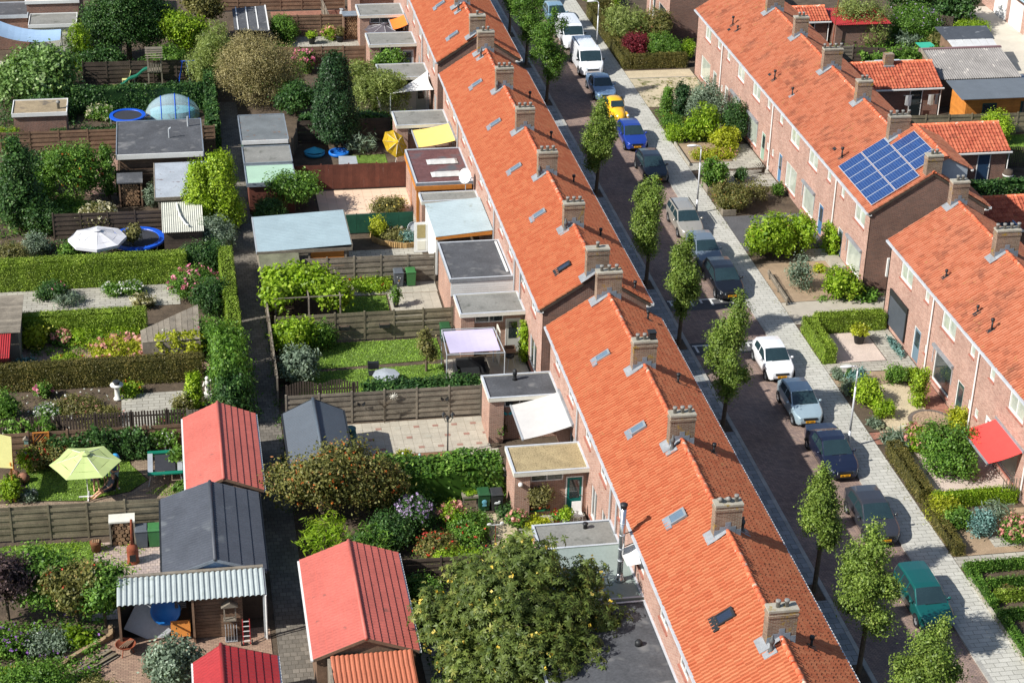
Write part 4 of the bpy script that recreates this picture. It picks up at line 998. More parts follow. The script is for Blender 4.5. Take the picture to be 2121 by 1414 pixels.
# awnings
STRIPE=mat('white_striped_canvas',srgb(232,230,226,.58),.8,.05,2,bump=.05)
w=awning('white awning pulled out over the patio',STRIPE,79.6,83.1,18.4,2.85,15.95,2.25)
awning('pale yellow awning beside the yellow tilted parasol',mat('yellow_canvas',srgb(244,214,122,.82),.8,.05,2,bump=.05),118.4,121.6,18.4,2.8,15.85,2.4)
awning('small bright orange awning on the far block',mat('orange_canvas',srgb(250,132,50,.82),.8,.05,2,bump=.05),143.7,146.2,18.4,2.7,17.2,2.3)
# lilac shade sail on a steel frame
s=thing('shade_sail','lilac shade sail stretched in a steel frame','shade sail',(15.1,90.6,0))
P4=[(13.7,92.1),(16.6,92.0),(16.7,89.0),(13.55,89.15)]
for p in P4: MB().tube((p[0],p[1],0),(p[0],p[1],2.15),.035,n=8).build('post',GALV,s)
for a,b in zip(P4,P4[1:]+P4[:1]): MB().tube((a[0],a[1],2.15),(b[0],b[1],2.15),.03,n=8).build('frame_bar',GALV,s)
m=MB(); n=8
for i in range(n):
    for j in range(n):
        def pp(u,v):
            u0,v0=.06+.88*u,.06+.88*v
            x=P4[3][0]+(P4[2][0]-P4[3][0])*u0; y=P4[3][1]+(P4[0][1]-P4[3][1])*v0
            return (x,y,2.14-.12*math.sin(math.pi*u)*math.sin(math.pi*v))
        m.quad(pp(i/n,j/n),pp((i+1)/n,j/n),pp((i+1)/n,(j+1)/n),pp(i/n,(j+1)/n))
m.build('fabric',mat('lilac_fabric',srgb(206,198,226,.8),.8,.04,1.5,bump=.05),s,True)
# white triangular sail
s=thing('shade_sail','white triangular shade sail at the far block','shade sail',(17,130,0)); m=MB(); n=8
A,B,Cc=Vector((15.3,129.2,2.3)),Vector((18.45,129.2,2.5)),Vector((18.45,132.3,2.9))
def tri(u,v):
    w_=1-u-v; p=A*w_+B*u+Cc*v; c=Vector((17.4,130.2,2.45)); k=3*(u*v+v*w_+u*w_); return p.lerp(c,.22*(1-27*u*v*w_)*k*.9)
for i in range(n):
    for j in range(n-i):
        m.poly([tri(i/n,j/n),tri((i+1)/n,j/n),tri(i/n,(j+1)/n)])
        if i+j<n-1: m.poly([tri((i+1)/n,j/n),tri((i+1)/n,(j+1)/n),tri(i/n,(j+1)/n)])
m.build('fabric',WHITE,s,True); MB().tube((15.3,129.2,0),(15.3,129.2,2.35),.04).build('post',GALV,s)
# stove pipe
p=thing('stove_pipe','tall stainless steel stove pipe on the green grey roof','stove pipe',(17.75,66.2,2.9))
MB().lathe([(.26,0),(.2,.12),(.14,.3),(.14,.36)],(17.75,66.2,2.88),14).build('base_cone',STEEL,p,True)
MB().tube((17.75,66.2,3.2),(17.75,66.2,6.55),.13,n=14).build('pipe',STEEL,p,True)
for z in (3.9,4.5,5.2,5.8): MB().tube((17.75,66.2,z),(17.75,66.2,z+.05),.14,n=14).build('clamp',GALV,p,True)
MB().lathe([(.13,0),(.15,.1),(.15,.16),(.17,.18),(.17,.22),(.05,.27)],(17.75,66.2,6.55),14).build('cowl',BLACKM,p,True)
for z in (4.0,4.6,5.25): MB().bar((17.85,66.2,z),(18.5,66.5,z),.03).build('bracket',BLACKM,p)
# white sunshade umbrella hanging out of an upstairs window
t=thing('small_awning','white folded window awning above the green grey roof','awning',(18.3,66.0,3.9))
MB().poly([(18.45,66.6,4.5),(17.7,66.3,4.35),(17.9,65.6,4.0)]).poly([(18.45,66.6,4.5),(17.9,65.6,4.0),(18.45,65.4,4.2)]).build('fabric',WHITE,t)
# satellite dish
t=thing('satellite_dish','white satellite dish between maroon roof and house wall','satellite dish',(18.1,110.6,2.6))
MB().tube((17.9,110.6,2.5),(17.9,110.6,3.4),.03).bar((17.9,110.6,3.3),(18.5,110.6,3.3),.04).build('mast',GALV,t)
D=Vector((-.75,-.55,.35)).normalized(); qz=D.to_track_quat('Z','Y').to_matrix().to_4x4(); c0=Vector((17.85,110.5,3.5))
m=MB().lathe([(.0,-.12),(.2,-.1),(.38,-.04),(.5,.03),(.5,.045),(.38,-.02),(.2,-.08),(.0,-.1)],(0,0,0),20,False); xf(m,Matrix.Translation(c0)@qz).build('dish',WHITE,t,True)
MB().bar(c0-Vector((0,0,.45)),c0+D*.55-Vector((0,0,.3)),.025).ball(tuple(c0+D*.55-Vector((0,0,.27))),.05).build('feed_arm',GALV,t)
# -- fences
hfence('slatted fence behind the black shed and patio',4.7,86.35,14.95,86.25,1.8,WOODG)
hfence('slatted fence between the lilac sail lawn and the grapevine garden',4.75,95.5,14.8,95.5,1.8,WOODGN,n=9)
hfence('slatted fence behind the grey and green bins',6.7,102.95,14.8,102.75,1.8,WOODG,n=10)
t=hfence('slatted fence behind the pampas grass',8.3,125.8,14.85,125.75,1.8,WOODD,n=10)
hfence('slatted fence below the blue potted shrub, far garden',8.0,142.1,14.8,141.85,1.7,WOODB,n=10)
hfence('tall slatted fence behind the far log store',8.2,149.75,13.9,149.6,1.8,WOODB,n=11)
hfence('slatted fence at the top edge behind the red paved yard',3.8,156.9,14.6,156.5,2.2,WOODB,n=12)
hfence('low fence hidden in the shade beside the chestnut tree',8.6,70.95,12.6,70.8,1.6,WOODD,n=9)
vfence('arched dark picket fence at the foot of the lawn',4.85,88.45,8.7,88.4,1.15,WOODD,bw=.09,gap=.045,arch=.28)
t=vfence('red brown panel fence behind the beige patio',7.4,117.55,14.95,117.45,1.75,WOODR,bw=.26,gap=.0,pan=1.85)
vfence('weathered board fence along the alley by the lilacs',4.45,88.6,4.45,99.6,1.6,WOODG,bw=.13,gap=.015)
vfence('slim board fence along the alley by the grapevine',4.45,99.7,4.45,103.0,1.7,WOODD,bw=.13,gap=.015)
vfence('small garden gate by the two joined sheds',7.35,121.9,8.3,125.7,1.3,WOODG,bw=.07,gap=.06)
# -- sheds
REDM=mat('salmon_red_steel',srgb(220,118,104,.66),.6,.12,.6,bump=.04,stain=(srgb(176,108,96,.6),1.7,.64)); REDD=mat('bright_red_steel',srgb(190,58,60,.62),.5,.12,.6,bump=.02); BLKM=mat('charcoal_steel',srgb(84,88,96,.75),.55,.15,.7,bump=.05,stain=(srgb(108,112,116,.75),.8,.62))
SLATE=mat('slate_blue_steel',srgb(92,102,112,.75),.5,.08,.7,bump=.03)
metal_gable('large shed with salmon red steel roof left of the chestnut tree',4.2,8.6,63.3,70.6,2.2,3.05,REDM,WOODB,xr=6.4,group='sheds with steel roofs')
metal_gable('charcoal roofed shed beside the paved patio',4.4,7.45,78.8,84.2,2.0,2.75,SLATE,mat('dark_green_boards',srgb(52,70,58,.7),.8,.15,2),xr=5.95,group='sheds with steel roofs',corr=True,gcol=BLACKM,trim=BLACKM)
t=thing('lean_to','terracotta ribbed lean-to roof below the salmon shed','lean-to',(6.6,61.5,0))
corr_roof(t,4.9,8.3,60.0,62.35,2.0,2.2,mat('terracotta_sheet',srgb(190,112,82,.75),.6,.12,1,bump=.05),'y',.2,.02,trap=True); corr_roof(t,4.9,8.3,62.3,63.25,2.1,2.35,MATS['terracotta_sheet'],'y',.2,.02,trap=True)
MB().box(5.0,8.2,60.2,63.1,0,1.95).build('wall',WOODB,t); MB().box(4.78,4.9,60,63.3,0,2.2).build('side_board',WOODG,t)
# shed with blue-grey ribbed roof
t=thing('garden_shed','wide shed with pale blue grey ribbed roof beside the alley','shed',(7,106,0))
corr_roof(t,4.25,9.85,103.35,108.6,2.2,2.42,mat('pale_blue_ribbed_sheet',srgb(164,184,190,.76),.5,.08,.8,bump=.02),'x',.22,.012)
MB().box(4.35,9.7,103.5,108.4,0,2.14).build('wall',WOODG,t)
MB().box(4.2,9.9,103.28,103.34,2.05,2.24).build('fascia_board',WOODG,t); MB().box(9.86,9.92,103.35,108.6,2.1,2.4).build('fascia_board',WOODG,t); MB().box(4.16,4.24,103.35,108.6,2.08,2.2).build('gutter',GALV,t)
for x in (7.3,9.5): MB().box(x-.06,x+.06,103.38,103.49,0,2.1).build('post',WOODG,t)
MB().box(7.4,9.4,103.44,103.495,0,2.0).build('door_panel',WOODO,t)
t=thing('garden_shed','small lean-to shed with mossy felt roof below the ribbed one','shed',(5.4,102.2,0))
MB().hexa([(4.28,101.0,1.86),(6.65,101.1,1.86),(6.65,103.2,2.05),(4.28,103.2,2.05),(4.28,101.0,1.94),(6.65,101.1,1.94),(6.65,103.2,2.13),(4.28,103.2,2.13)]).build('roof',mat('mossy_felt',srgb(122,122,98,.7),.95,.25,1.5,bump=.3),t)
MB().box(4.4,6.5,101.2,103.1,0,1.85).build('wall',WOODD,t); MB().box(6.6,6.68,101.05,103.2,1.82,2.0).build('fascia_board',WOODG,t)
# sheds by the alley, flat roofs
for lb,y0,y1,z,m,wl in (('flat grey felt shed under the brownish tree',120.55,125.4,2.5,mat('litter_felt',srgb(120,126,128,.72),.9,.18,.8,bump=.2,stain=(srgb(134,96,70,.7),1.3,.62)),mat('dark_green_wall',srgb(70,98,84,.7),.7,.15,2)),
   ('flat grey felt shed between the white edged and pale green roofs',117.1,120.0,2.3,BITUM,mat('dark_green_wall',srgb(70,98,84,.7),.7,.15,2)),
   ('shed with pale mint green roof beside the alley',113.9,116.9,2.2,mat('mint_green_sheet',srgb(176,208,184,.78),.7,.08,1,bump=.05),WOODR)):
    t=thing('garden_shed',lb,'shed',(5.7,(y0+y1)/2,0),'flat roofed sheds along the alley')
    MB().box(4.3,7.2,y0+.1,y1-.1,0,z-.1).build('wall',wl,t); MB().box(4.2,7.3,y0,y1,z-.1,z).build('roof',m,t)
    for a,b,c,d in ((4.14,4.2,y0,y1),(7.3,7.36,y0,y1),(4.2,7.3,y0-.06,y0),(4.2,7.3,y1,y1+.06)): MB().box(a,b,c,d,z-.22,z+.05).build('roof_edge',WHITE if (c<y0 and y0>120) else LEADD,t)
# green privacy screen + raised bed
t=thing('privacy_screen','dark green mesh screen behind the raised rockery','screen',(12.3,110.2,0))
GMESH=mat('green_mesh',srgb(40,96,74,.7),.85,.2,2.5,bump=.2)
for i in range(5): MB().box(9.95+i*.9,9.95+(i+1)*.9-.01,110.17,110.19,.05,1.35).build('mesh_panel',GMESH,t)
for i in range(6): MB().tube((9.95+i*.9,110.22,0),(9.95+i*.9,110.22,1.4),.03).build('post',WOODD,t)
bed=[(11.7,109.6),(11.75,108.9),(12.2,108.3),(12.9,107.9),(13.7,107.65),(14.5,107.75)]
t=thing('raised_bed','curved raised bed edged with short round logs','garden bed',(13,108.8,0)); LOG=mat('pale_log',srgb(190,156,104,.75),.85,.2,4,bump=.2,orand=.1)
for a,b in zip(bed,bed[1:]):
    k=int(math.dist(a,b)/.11)
    for i in range(k):
        u=i/k; ubox('log_edge',LOG,t,(a[0]+(b[0]-a[0])*u,a[1]+(b[1]-a[1])*u,.16),(.1,.1,.34+random.gauss(0,.015)),Matrix.Rotation(random.random(),4,'Z'))
MB().poly([(p[0]+.04,p[1]+.05,.26) for p in bed]+[(14.55,110.1,.26),(11.8,110.1,.26)]).build('soil',SOIL,t)
tag(MB().lathe([(.34,.0),(.38,.12),(.36,.14),(.32,.05),(.02,.03)],(0,0,0),18).build('tub',GALV),'round grey tub leaning at the brick pier','tub').matrix_world=Matrix.Translation((14.35,109.3,.62))@Matrix.Rotation(1.1,4,'X')
for i,(x,y) in enumerate(((12.6,109.9),(12.95,109.95),(13.3,110.0),(13.7,110.0),(13.1,109.4))):
    tag(MB().ball((x,y,.34),(.16,.13,.12),8,6).build('stone',CONC,None,True),['leftmost','second','third','rightmost','front'][i]+' rounded grey stone on the raised rockery','stone','stones on the rockery')
# -- paving and lawns
slabs('beige_patio',8.8,15.0,113.35,117.3,.62,mat('beige_slab',srgb(236,206,178,.78),.85,.06,1.5,bump=.1,orand=.04))
slabs('grey_patio',9.0,14.8,101.3,102.7,.5,GREYSL:=mat('grey_slab',srgb(188,182,166,.74),.9,.12,1.6,bump=.2,orand=.07)); slabs('grey_patio',11.75,14.75,97.0,101.25,.5,GREYSL)
PEB=mat('exposed_aggregate_slab',srgb(204,196,178,.68),.95,.1,1.5,bump=.6,bsc=40,orand=.05,stain=(srgb(180,166,144,.72),18,.55)); REDT=mat('red_paving_tile',srgb(178,138,122,.66),.9,.12,2,bump=.2)
pt=slabs('aggregate_patio',7.6,14.95,82.75,86.1,.5,PEB)
for i in range(7):
    for j in range(3): ubox('red_tile',REDT if (i+j)%2 or i>3 else GREYSL,pt,(8.4+i*1.0+.5*(j%2),83.3+j*1.05,.012),(.3,.2,.012))
slabs('aggregate_path',13.1,15.3,79.9,82.7,.5,PEB)
slabs('grey_patio',13.9,18.4,88.9,92.6,.5,GREYSL)
slabs('grey_path',9.6,14.9,142.6,149.0,.5,GREYSL) if False else sheet('grey_path',9.4,14.9,146.2,149.5,.004,GREYPAV)
sheet('red_yard',8.3,14.5,150,156.4,.004,REDPAV)
sheet('grey_path',10.0,14.6,103.1,107.6,.004,GREYPAV)
sheet('gravel_path',13.5,14.9,71.5,76.6,.004,GRAVEL); sheet('grey_path',15.0,18.4,72.6,76.2,.005,GREYPAV)
sheet('bark_bed',7.9,13.05,80.4,82.7,.004,BARK)
sheet('back_yard',9.0,12.8,63.6,70.5,.004,GREYPAV)
sheet('paved_yard',8.4,14.8,117.7,121.2,.003,GREYPAV); sheet('grey_path',4.4,15,110.4,113.3,.003,GREYPAV)
# ============================================================ foliage
def leaf_mesh(name,P,N,size,m,rnd,asp=.55,extra=None,T=None):
    n=len(P); N=N/np.maximum(1e-6,np.linalg.norm(N,axis=1))[:,None]
    t=np.cross(N,rng.normal(size=(n,3))) if T is None else T-N*(T*N).sum(1)[:,None]; t/=np.maximum(1e-6,np.linalg.norm(t,axis=1))[:,None]; b=np.cross(N,t)
    s=(np.asarray(size)*rng.uniform(.65,1.3,n))[:,None]
    V=np.stack([P+t*s,P+b*s*asp,P-t*s,P-b*s*asp],1).reshape(-1,3); Q=np.arange(4*n).reshape(n,4)
    if extra:
        v0=len(V); V=np.vstack([V,extra[0]]); Q=np.vstack([Q,np.array(extra[1])+v0]); rnd=np.concatenate([rnd,np.full(len(extra[1]),.12)])
    return np_mesh(name,V,Q,m,np.clip(rnd,0,1))
def palm_leaves(name,blobs,nc,size,m,shell=(.55,1.08),leaflets=6,core=.4):
    """palmate leaves: fans of narrow leaflets round a stalk end"""
    B=np.array(blobs,float); w=(B[:,3]*B[:,4]*B[:,5])**(2/3); w/=w.sum(); tuft=nc//5
    k=rng.choice(len(B),tuft,p=w); d=unit(tuft); c0=B[k,:3]+d*B[k,3:6]*rng.uniform(shell[0],shell[1],tuft)[:,None]
    i=rng.integers(0,tuft,nc); c=c0[i]+rng.normal(size=(nc,3))*.17; n0=d[i]*.6+np.array([0,0,.55])+rng.normal(size=(nc,3))*.35; n0/=np.linalg.norm(n0,axis=1)[:,None]
    a=np.cross(n0,rng.normal(size=(nc,3))); a/=np.linalg.norm(a,axis=1)[:,None]; b=np.cross(n0,a); cr_=.25+.5*rng.uniform(0,1,tuft)[i]+rng.normal(0,.12,nc)
    P=[];N=[];T=[];R=[]
    for j in range(leaflets):
        an=2*np.pi*j/(leaflets+.8)-2.2; dr_=a*np.cos(an)+b*np.sin(an); P.append(c+dr_*size*.95-n0*size*.25); N.append(n0*.9+dr_*.35); T.append(dr_-n0*.35); R.append(cr_+rng.normal(0,.06,nc))
    P,N,T,R=np.vstack(P),np.vstack(N),np.vstack(T),np.concatenate(R); ni=int(nc*core); kk=rng.choice(len(B),ni,p=w); d2=unit(ni)
    P=np.vstack([P,B[kk,:3]+d2*B[kk,3:6]*rng.uniform(.1,.6,ni)[:,None]]); N=np.vstack([N,unit(ni)]); T=np.vstack([T,unit(ni)]); R=np.concatenate([R,rng.uniform(0,.3,ni)]); S=np.concatenate([np.full(len(P)-ni,size),np.full(ni,size*2.2)])
    return leaf_mesh(name,P,N,S,m,R,.34,None,T)
def unit(n):
    d=rng.normal(size=(n,3)); return d/np.linalg.norm(d,axis=1)[:,None]
def blob_leaves(name,blobs,n,size,m,clump=.22,per=14,shell=(.72,1.02),asp=.55,up=.35,core=.28,droop=0):
    """leaf cards gathered in clumps near the skin of ellipsoids, plus bigger inner leaves"""
    B=np.array(blobs,float); w=(B[:,3]*B[:,4]*B[:,5])**(2/3); w/=w.sum()
    nc=max(4,n//per); k=rng.choice(len(B),nc,p=w); d=unit(nc); r=rng.uniform(shell[0],shell[1],nc)[:,None]
    c=B[k,:3]+d*B[k,3:6]*r; cr_=rng.uniform(0,1,nc)
    idx=rng.integers(0,nc,n); jit=rng.normal(size=(n,3))*clump; 
    if droop: jit[:,2]=-np.abs(rng.normal(size=n))*droop; jit[:,:2]*=.55
    P=c[idx]+jit; N=d[idx]*.7+rng.normal(size=(n,3))*.55+np.array([0,0,up]); rnd=.25+.45*cr_[idx]+rng.normal(0,.17,n)
    S=np.full(n,size)
    ni=int(n*core)
    if ni:
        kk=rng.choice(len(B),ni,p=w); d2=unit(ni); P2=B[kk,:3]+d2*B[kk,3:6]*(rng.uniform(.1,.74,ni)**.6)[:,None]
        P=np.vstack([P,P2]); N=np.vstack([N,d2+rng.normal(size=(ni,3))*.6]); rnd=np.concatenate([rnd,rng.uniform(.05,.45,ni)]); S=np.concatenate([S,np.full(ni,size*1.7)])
    zmin=.02; P[:,2]=np.maximum(P[:,2],zmin)
    return leaf_mesh(name,P,N,S,m,rnd,asp)
def leafcol(name,a,b,c=None,tr=.3): return leafmat(name,srgb(*a,.80),srgb(*b,.86),srgb(*c,.9) if c else None,tr)
L_MID=leafcol('mid_green_leaf',(56,96,32),(118,158,58),(162,190,94))
L_DARK=leafcol('dark_green_leaf',(34,68,34),(82,120,56),(126,152,86))
L_LIME=leafcol('lime_leaf',(96,134,24),(166,196,52),(206,218,92),.4)
L_YEL=leafcol('yellow_green_leaf',(130,142,26),(200,206,58),(230,226,120),.4)
L_OLIVE=leafcol('olive_leaf',(84,86,40),(146,142,84),(178,166,110))
L_TAN=leafcol('tan_twig_leaf',(122,112,66),(176,164,112),(200,188,142),.2)
L_GREY=leafcol('grey_green_leaf',(86,106,86),(146,164,138),(190,204,184))
L_STREET=leafcol('street_tree_leaf',(82,110,40),(146,170,74),(190,200,112))
L_CHEST=leafcol('chestnut_leaf',(64,84,36),(116,132,62),(172,168,86))
L_RUST=leafcol('rust_tinged_leaf',(84,94,46),(142,138,74),(190,130,84))
L_RED=leafcol('maple_red_leaf',(88,26,36),(146,52,62),(178,84,90))
L_CONIF=leafcol('conifer_green',(22,50,28),(58,92,48),(96,124,70),.15)
L_GOLD=leafcol('golden_conifer',(112,146,24),(172,200,50),(206,222,92),.25)
L_HEDGE=leafcol('hedge_green',(104,130,36),(156,182,64),(194,206,100),.25)
L_HEDGEB=leafcol('hedge_brownish',(78,80,38),(128,118,60),(160,138,78),.25)
L_WILLOW=leafcol('willow_leaf',(108,126,60),(164,178,98),(196,204,136),.35)
L_BLUE=leafcol('blue_spruce',(70,112,104),(126,164,156),(170,196,190),.15)
def shrub(label,x,y,w,h,m,name='shrub',n=None,size=.06,cat='shrub',group=None,d=None,clump=.13,per=12,z=0,asp=.55,flow=None,fn=0,fs=.06,lumps=4,core=.28):
    """rounded bush: several overlapping lobes; flowers, if any, are a part"""
    d=d or w; t=thing(name,label,cat,(x,y,z),group)
    bl=[(0,0,h*.52,w*.42,d*.42,h*.46)]
    for i in range(lumps):
        a=2*math.pi*i/lumps+random.random(); rr=random.uniform(.2,.3)
        bl.append((w*rr*math.cos(a),d*rr*math.sin(a),h*random.uniform(.3,.62),w*.26,d*.26,h*random.uniform(.26,.38)))
    n=n or int(min(11000,max(300,(w*d+2*w*h)*62/(size/.075)**2*3.2)))
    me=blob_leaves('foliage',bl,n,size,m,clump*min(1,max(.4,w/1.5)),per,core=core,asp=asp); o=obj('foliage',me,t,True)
    if h>.6:
        mb=MB()
        for i in range(4): a=i*1.7; mb.tube((0,0,0),(w*.22*math.cos(a),d*.22*math.sin(a),h*.6),.025,.01,5)
        mb.build('stem',TRUNK,t,False,True)
    if flow:
        B=np.array(bl); k=rng.integers(0,len(B),fn); dd=unit(fn); dd[:,2]=np.abs(dd[:,2])*.9+.12; P=B[k,:3]+dd*B[k,3:6]*rng.uniform(.95,1.08,fn)[:,None]
        nf=5; P=np.repeat(P,nf,0)+rng.normal(size=(fn*nf,3))*fs*.5; P[:,2]=np.maximum(P[:,2],.05)
        obj('blossom',leaf_mesh('blossom',P,unit(fn*nf)+np.array([0,0,.5]),fs*.8,flow,rng.uniform(.2,1,fn*nf),.9),t,True)['kind']='stuff'
    return t
TRUNK=mat('tree_bark',srgb(112,98,80,.65),.95,.25,6,bump=.6,bsc=24)
def flower(name,a,b): return leafmat(name,srgb(*a,.72),srgb(*b,.78),None,.2)
F_PINK=flower('pink_flower',(214,90,130),(240,150,176)); F_SED=flower('dusty_pink_flower',(206,128,120),(232,168,156)); F_WHITE=flower('white_flower',(220,222,214),(244,244,238)); F_LIL=flower('lilac_flower',(160,134,190),(206,184,220)); F_REDF=flower('red_flower',(196,40,40),(224,80,60)); F_YELF=flower('yellow_flower',(226,190,50),(244,222,120)); F_PUR=flower('purple_flower',(128,76,160),(170,120,200)); F_CREAM=flower('cream_flower',(226,214,170),(242,236,206)); F_ORB=flower('orange_berry',(206,92,40),(228,130,60))
def tree(label,x,y,h,blobs,n,size,m,name='tree',cat='tree',group=None,trunk=.14,lean=(0,0),clump=.22,per=16,core=.25,asp=.55,droop=0,tk=None,palm=0,flow=None,fn=0,fs=.08,up=.35,limbs=6,shell=(.72,1.02)):
    """tapered trunk with limbs and a clumped crown; blobs are relative to the base"""
    t=thing(name,label,cat,(x,y,0),group)
    B=np.array(blobs); top=max(b[2]+b[5]*.5 for b in blobs); mb=MB(); zb=min(b[2]-b[5]*.6 for b in blobs)
    p0=Vector((0,0,0)); p1=Vector((lean[0]*.3,lean[1]*.3,max(.3,zb))); p2=Vector((B[0][0]*.6,B[0][1]*.6,top*.75))
    mb.path([p0,p1,(p1+p2)/2+Vector((.05,.04,0)),p2],[trunk,trunk*.8,trunk*.55,trunk*.25],8)
    for i in range(limbs):
        b=B[i%len(B)]; a=random.uniform(0,6.28); u=random.uniform(.1,.55); s=p1.lerp(p2,u); e=Vector((b[0]+b[3]*.6*math.cos(a),b[1]+b[4]*.6*math.sin(a),b[2]+b[5]*random.uniform(-.1,.5)))
        mid=s.lerp(e,.5)+Vector((0,0,.1)); mb.path([s,mid,e],[trunk*.42,trunk*.25,trunk*.08],6)
    mb.build('trunk',tk or TRUNK,t,False,True)
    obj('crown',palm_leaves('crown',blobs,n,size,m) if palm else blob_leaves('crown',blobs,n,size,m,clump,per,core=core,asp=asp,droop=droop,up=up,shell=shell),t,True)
    if flow:
        k=rng.integers(0,len(B),fn); dd=unit(fn); P=B[k,:3]+dd*B[k,3:6]*rng.uniform(.9,1.05,fn)[:,None]; P=np.repeat(P,4,0)+rng.normal(size=(fn*4,3))*fs*.5
        obj('fruit',leaf_mesh('fruit',P,unit(fn*4),fs*.7,flow,rng.uniform(0,1,fn*4),.9),t,True)['kind']='stuff'
    return t
def conifer(label,x,y,h,w,m,n=5000,size=.07,name='conifer',cat='conifer',group=None,taper=.8,zb=.05,trunk=.1,clump=.1,flat=.35,rag=.14,pw=.75):
    """upright conifer: sprays laid over a cone-like surface"""
    t=thing(name,label,cat,(x,y,0),group)
    MB().tube((0,0,0),(0,0,h*.8),trunk,trunk*.2,8).build('trunk',TRUNK,t,False,True)
    nc=max(30,n//10); u=rng.uniform(0,1,nc)**.8; a=rng.uniform(0,2*np.pi,nc)
    prof=lambda u:(w/2)*np.minimum(1,(u+.02)/.12)**.5*np.maximum(0.02,(1-u*taper)**pw if taper<1 else (1-u)**pw)
    lob=1+rag*np.sin(a*3+u*9)+rag*np.sin(a*5-u*13+1)
    r=prof(u)*lob*rng.uniform(.8,1.04,nc)
    c=np.stack([r*np.cos(a),r*np.sin(a),zb+u*(h-zb)],1); cr_=rng.uniform(0,1,nc)
    k=rng.integers(0,nc,n); P=c[k]+rng.normal(size=(n,3))*np.array([clump,clump,clump*1.5])
    N=np.stack([np.cos(a[k]),np.sin(a[k]),np.full(n,flat)],1)+rng.normal(size=(n,3))*.5
    rnd=.25+.4*cr_[k]+rng.normal(0,.17,n)
    # inner mass
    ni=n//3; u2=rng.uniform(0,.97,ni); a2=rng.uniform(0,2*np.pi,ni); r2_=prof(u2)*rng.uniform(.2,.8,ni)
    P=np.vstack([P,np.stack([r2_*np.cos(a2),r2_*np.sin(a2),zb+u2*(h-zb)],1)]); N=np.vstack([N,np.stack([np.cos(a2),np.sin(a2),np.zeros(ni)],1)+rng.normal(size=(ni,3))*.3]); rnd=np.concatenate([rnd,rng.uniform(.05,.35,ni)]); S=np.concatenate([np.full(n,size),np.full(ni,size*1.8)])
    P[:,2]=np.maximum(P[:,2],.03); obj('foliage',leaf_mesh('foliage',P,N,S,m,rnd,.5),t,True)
    return t
def hedge(label,x0,x1,y0,y1,h,m,size=.042,dens=300,name='hedge',cat='hedge',group='clipped hedges',jit=.035,z=0,wob=.04,ang=0):
    """clipped hedge: solid leafy core with leaves over every face"""
    cx_,cy_=(x0+x1)/2,(y0+y1)/2; lx,ly=x1-x0,y1-y0
    A=[('t',lx*ly),('s',lx*h),('n',lx*h),('w',ly*h),('e',ly*h)]; P=[];N=[]
    for f,ar in A:
        n=int(ar*dens*(1.2 if f=='t' else 1)); u=rng.uniform(-.5,.5,n); v=rng.uniform(-.5,.5,n); vz=rng.uniform(0,1,n)
        if f=='t': p=np.stack([u*lx,v*ly,np.full(n,h)],1); q=np.tile([0,0,1.],(n,1))
        elif f in 'sn': s=-1 if f=='s' else 1; p=np.stack([u*lx,np.full(n,s*ly/2),vz*h],1); q=np.tile([0,s*1.,0],(n,1))
        else: s=-1 if f=='w' else 1; p=np.stack([np.full(n,s*lx/2),u*ly,vz*h],1); q=np.tile([s*1.,0,0],(n,1))
        P.append(p);N.append(q)
    P=np.vstack(P);N=np.vstack(N)
    wv=wob*(np.sin(P[:,0]*1.7+P[:,2]*2+x0)+np.sin(P[:,1]*2.1+P[:,2]*1.3+y0*2))*.5
    P=P+N*(wv[:,None]+np.abs(rng.normal(0,jit,len(P)))[:,None])+rng.normal(0,.02,P.shape)
    rnd=.4+rng.normal(0,.24,len(P))+.1*np.sin(P[:,0]*2.3)
    e=.05; bx=np.array([(-lx/2+e,-ly/2+e,0),(lx/2-e,-ly/2+e,0),(lx/2-e,ly/2-e,0),(-lx/2+e,ly/2-e,0),(-lx/2+e,-ly/2+e,h-e),(lx/2-e,-ly/2+e,h-e),(lx/2-e,ly/2-e,h-e),(-lx/2+e,ly/2-e,h-e)])
    P[:,2]=np.maximum(P[:,2],.02)
    me=leaf_mesh(name,P,N*.95+rng.normal(size=P.shape)*.4+np.array([0,0,.18]),size,m,rnd,.6,(bx,[(0,1,5,4),(1,2,6,5),(2,3,7,6),(3,0,4,7)]))
    # top of the core
    o=obj(name,me); o.location=(cx_,cy_,z); o.rotation_euler=(0,0,ang); return tag(o,label,cat,group)
def lawn(name,pts,dens=260,z=.0,label=None,size=.05):
    """lawn: ground sheet with short blades, one mass"""
    polysheet(name+'_ground',pts,z,LAWNB); a=np.array(pts); lo,hi=a.min(0),a.max(0); n=int((hi[0]-lo[0])*(hi[1]-lo[1])*dens)
    P=rng.uniform(lo,hi,(n,2)); ins=np.zeros(n,bool); j=len(a)-1
    for i in range(len(a)):
        c=((a[i,1]>P[:,1])!=(a[j,1]>P[:,1]))&(P[:,0]<(a[j,0]-a[i,0])*(P[:,1]-a[i,1])/(a[j,1]-a[i,1]+1e-9)+a[i,0]); ins^=c; j=i
    P=P[ins]; n=len(P); P3=np.stack([P[:,0],P[:,1],np.full(n,z+.02)],1); N=np.stack([rng.normal(size=n),rng.normal(size=n)-.4,np.full(n,.9)],1)
    o=obj(name,leaf_mesh(name,P3,N,size,GRASS,rng.uniform(0,1,n),.4)); o['kind']='stuff'; 
    return o
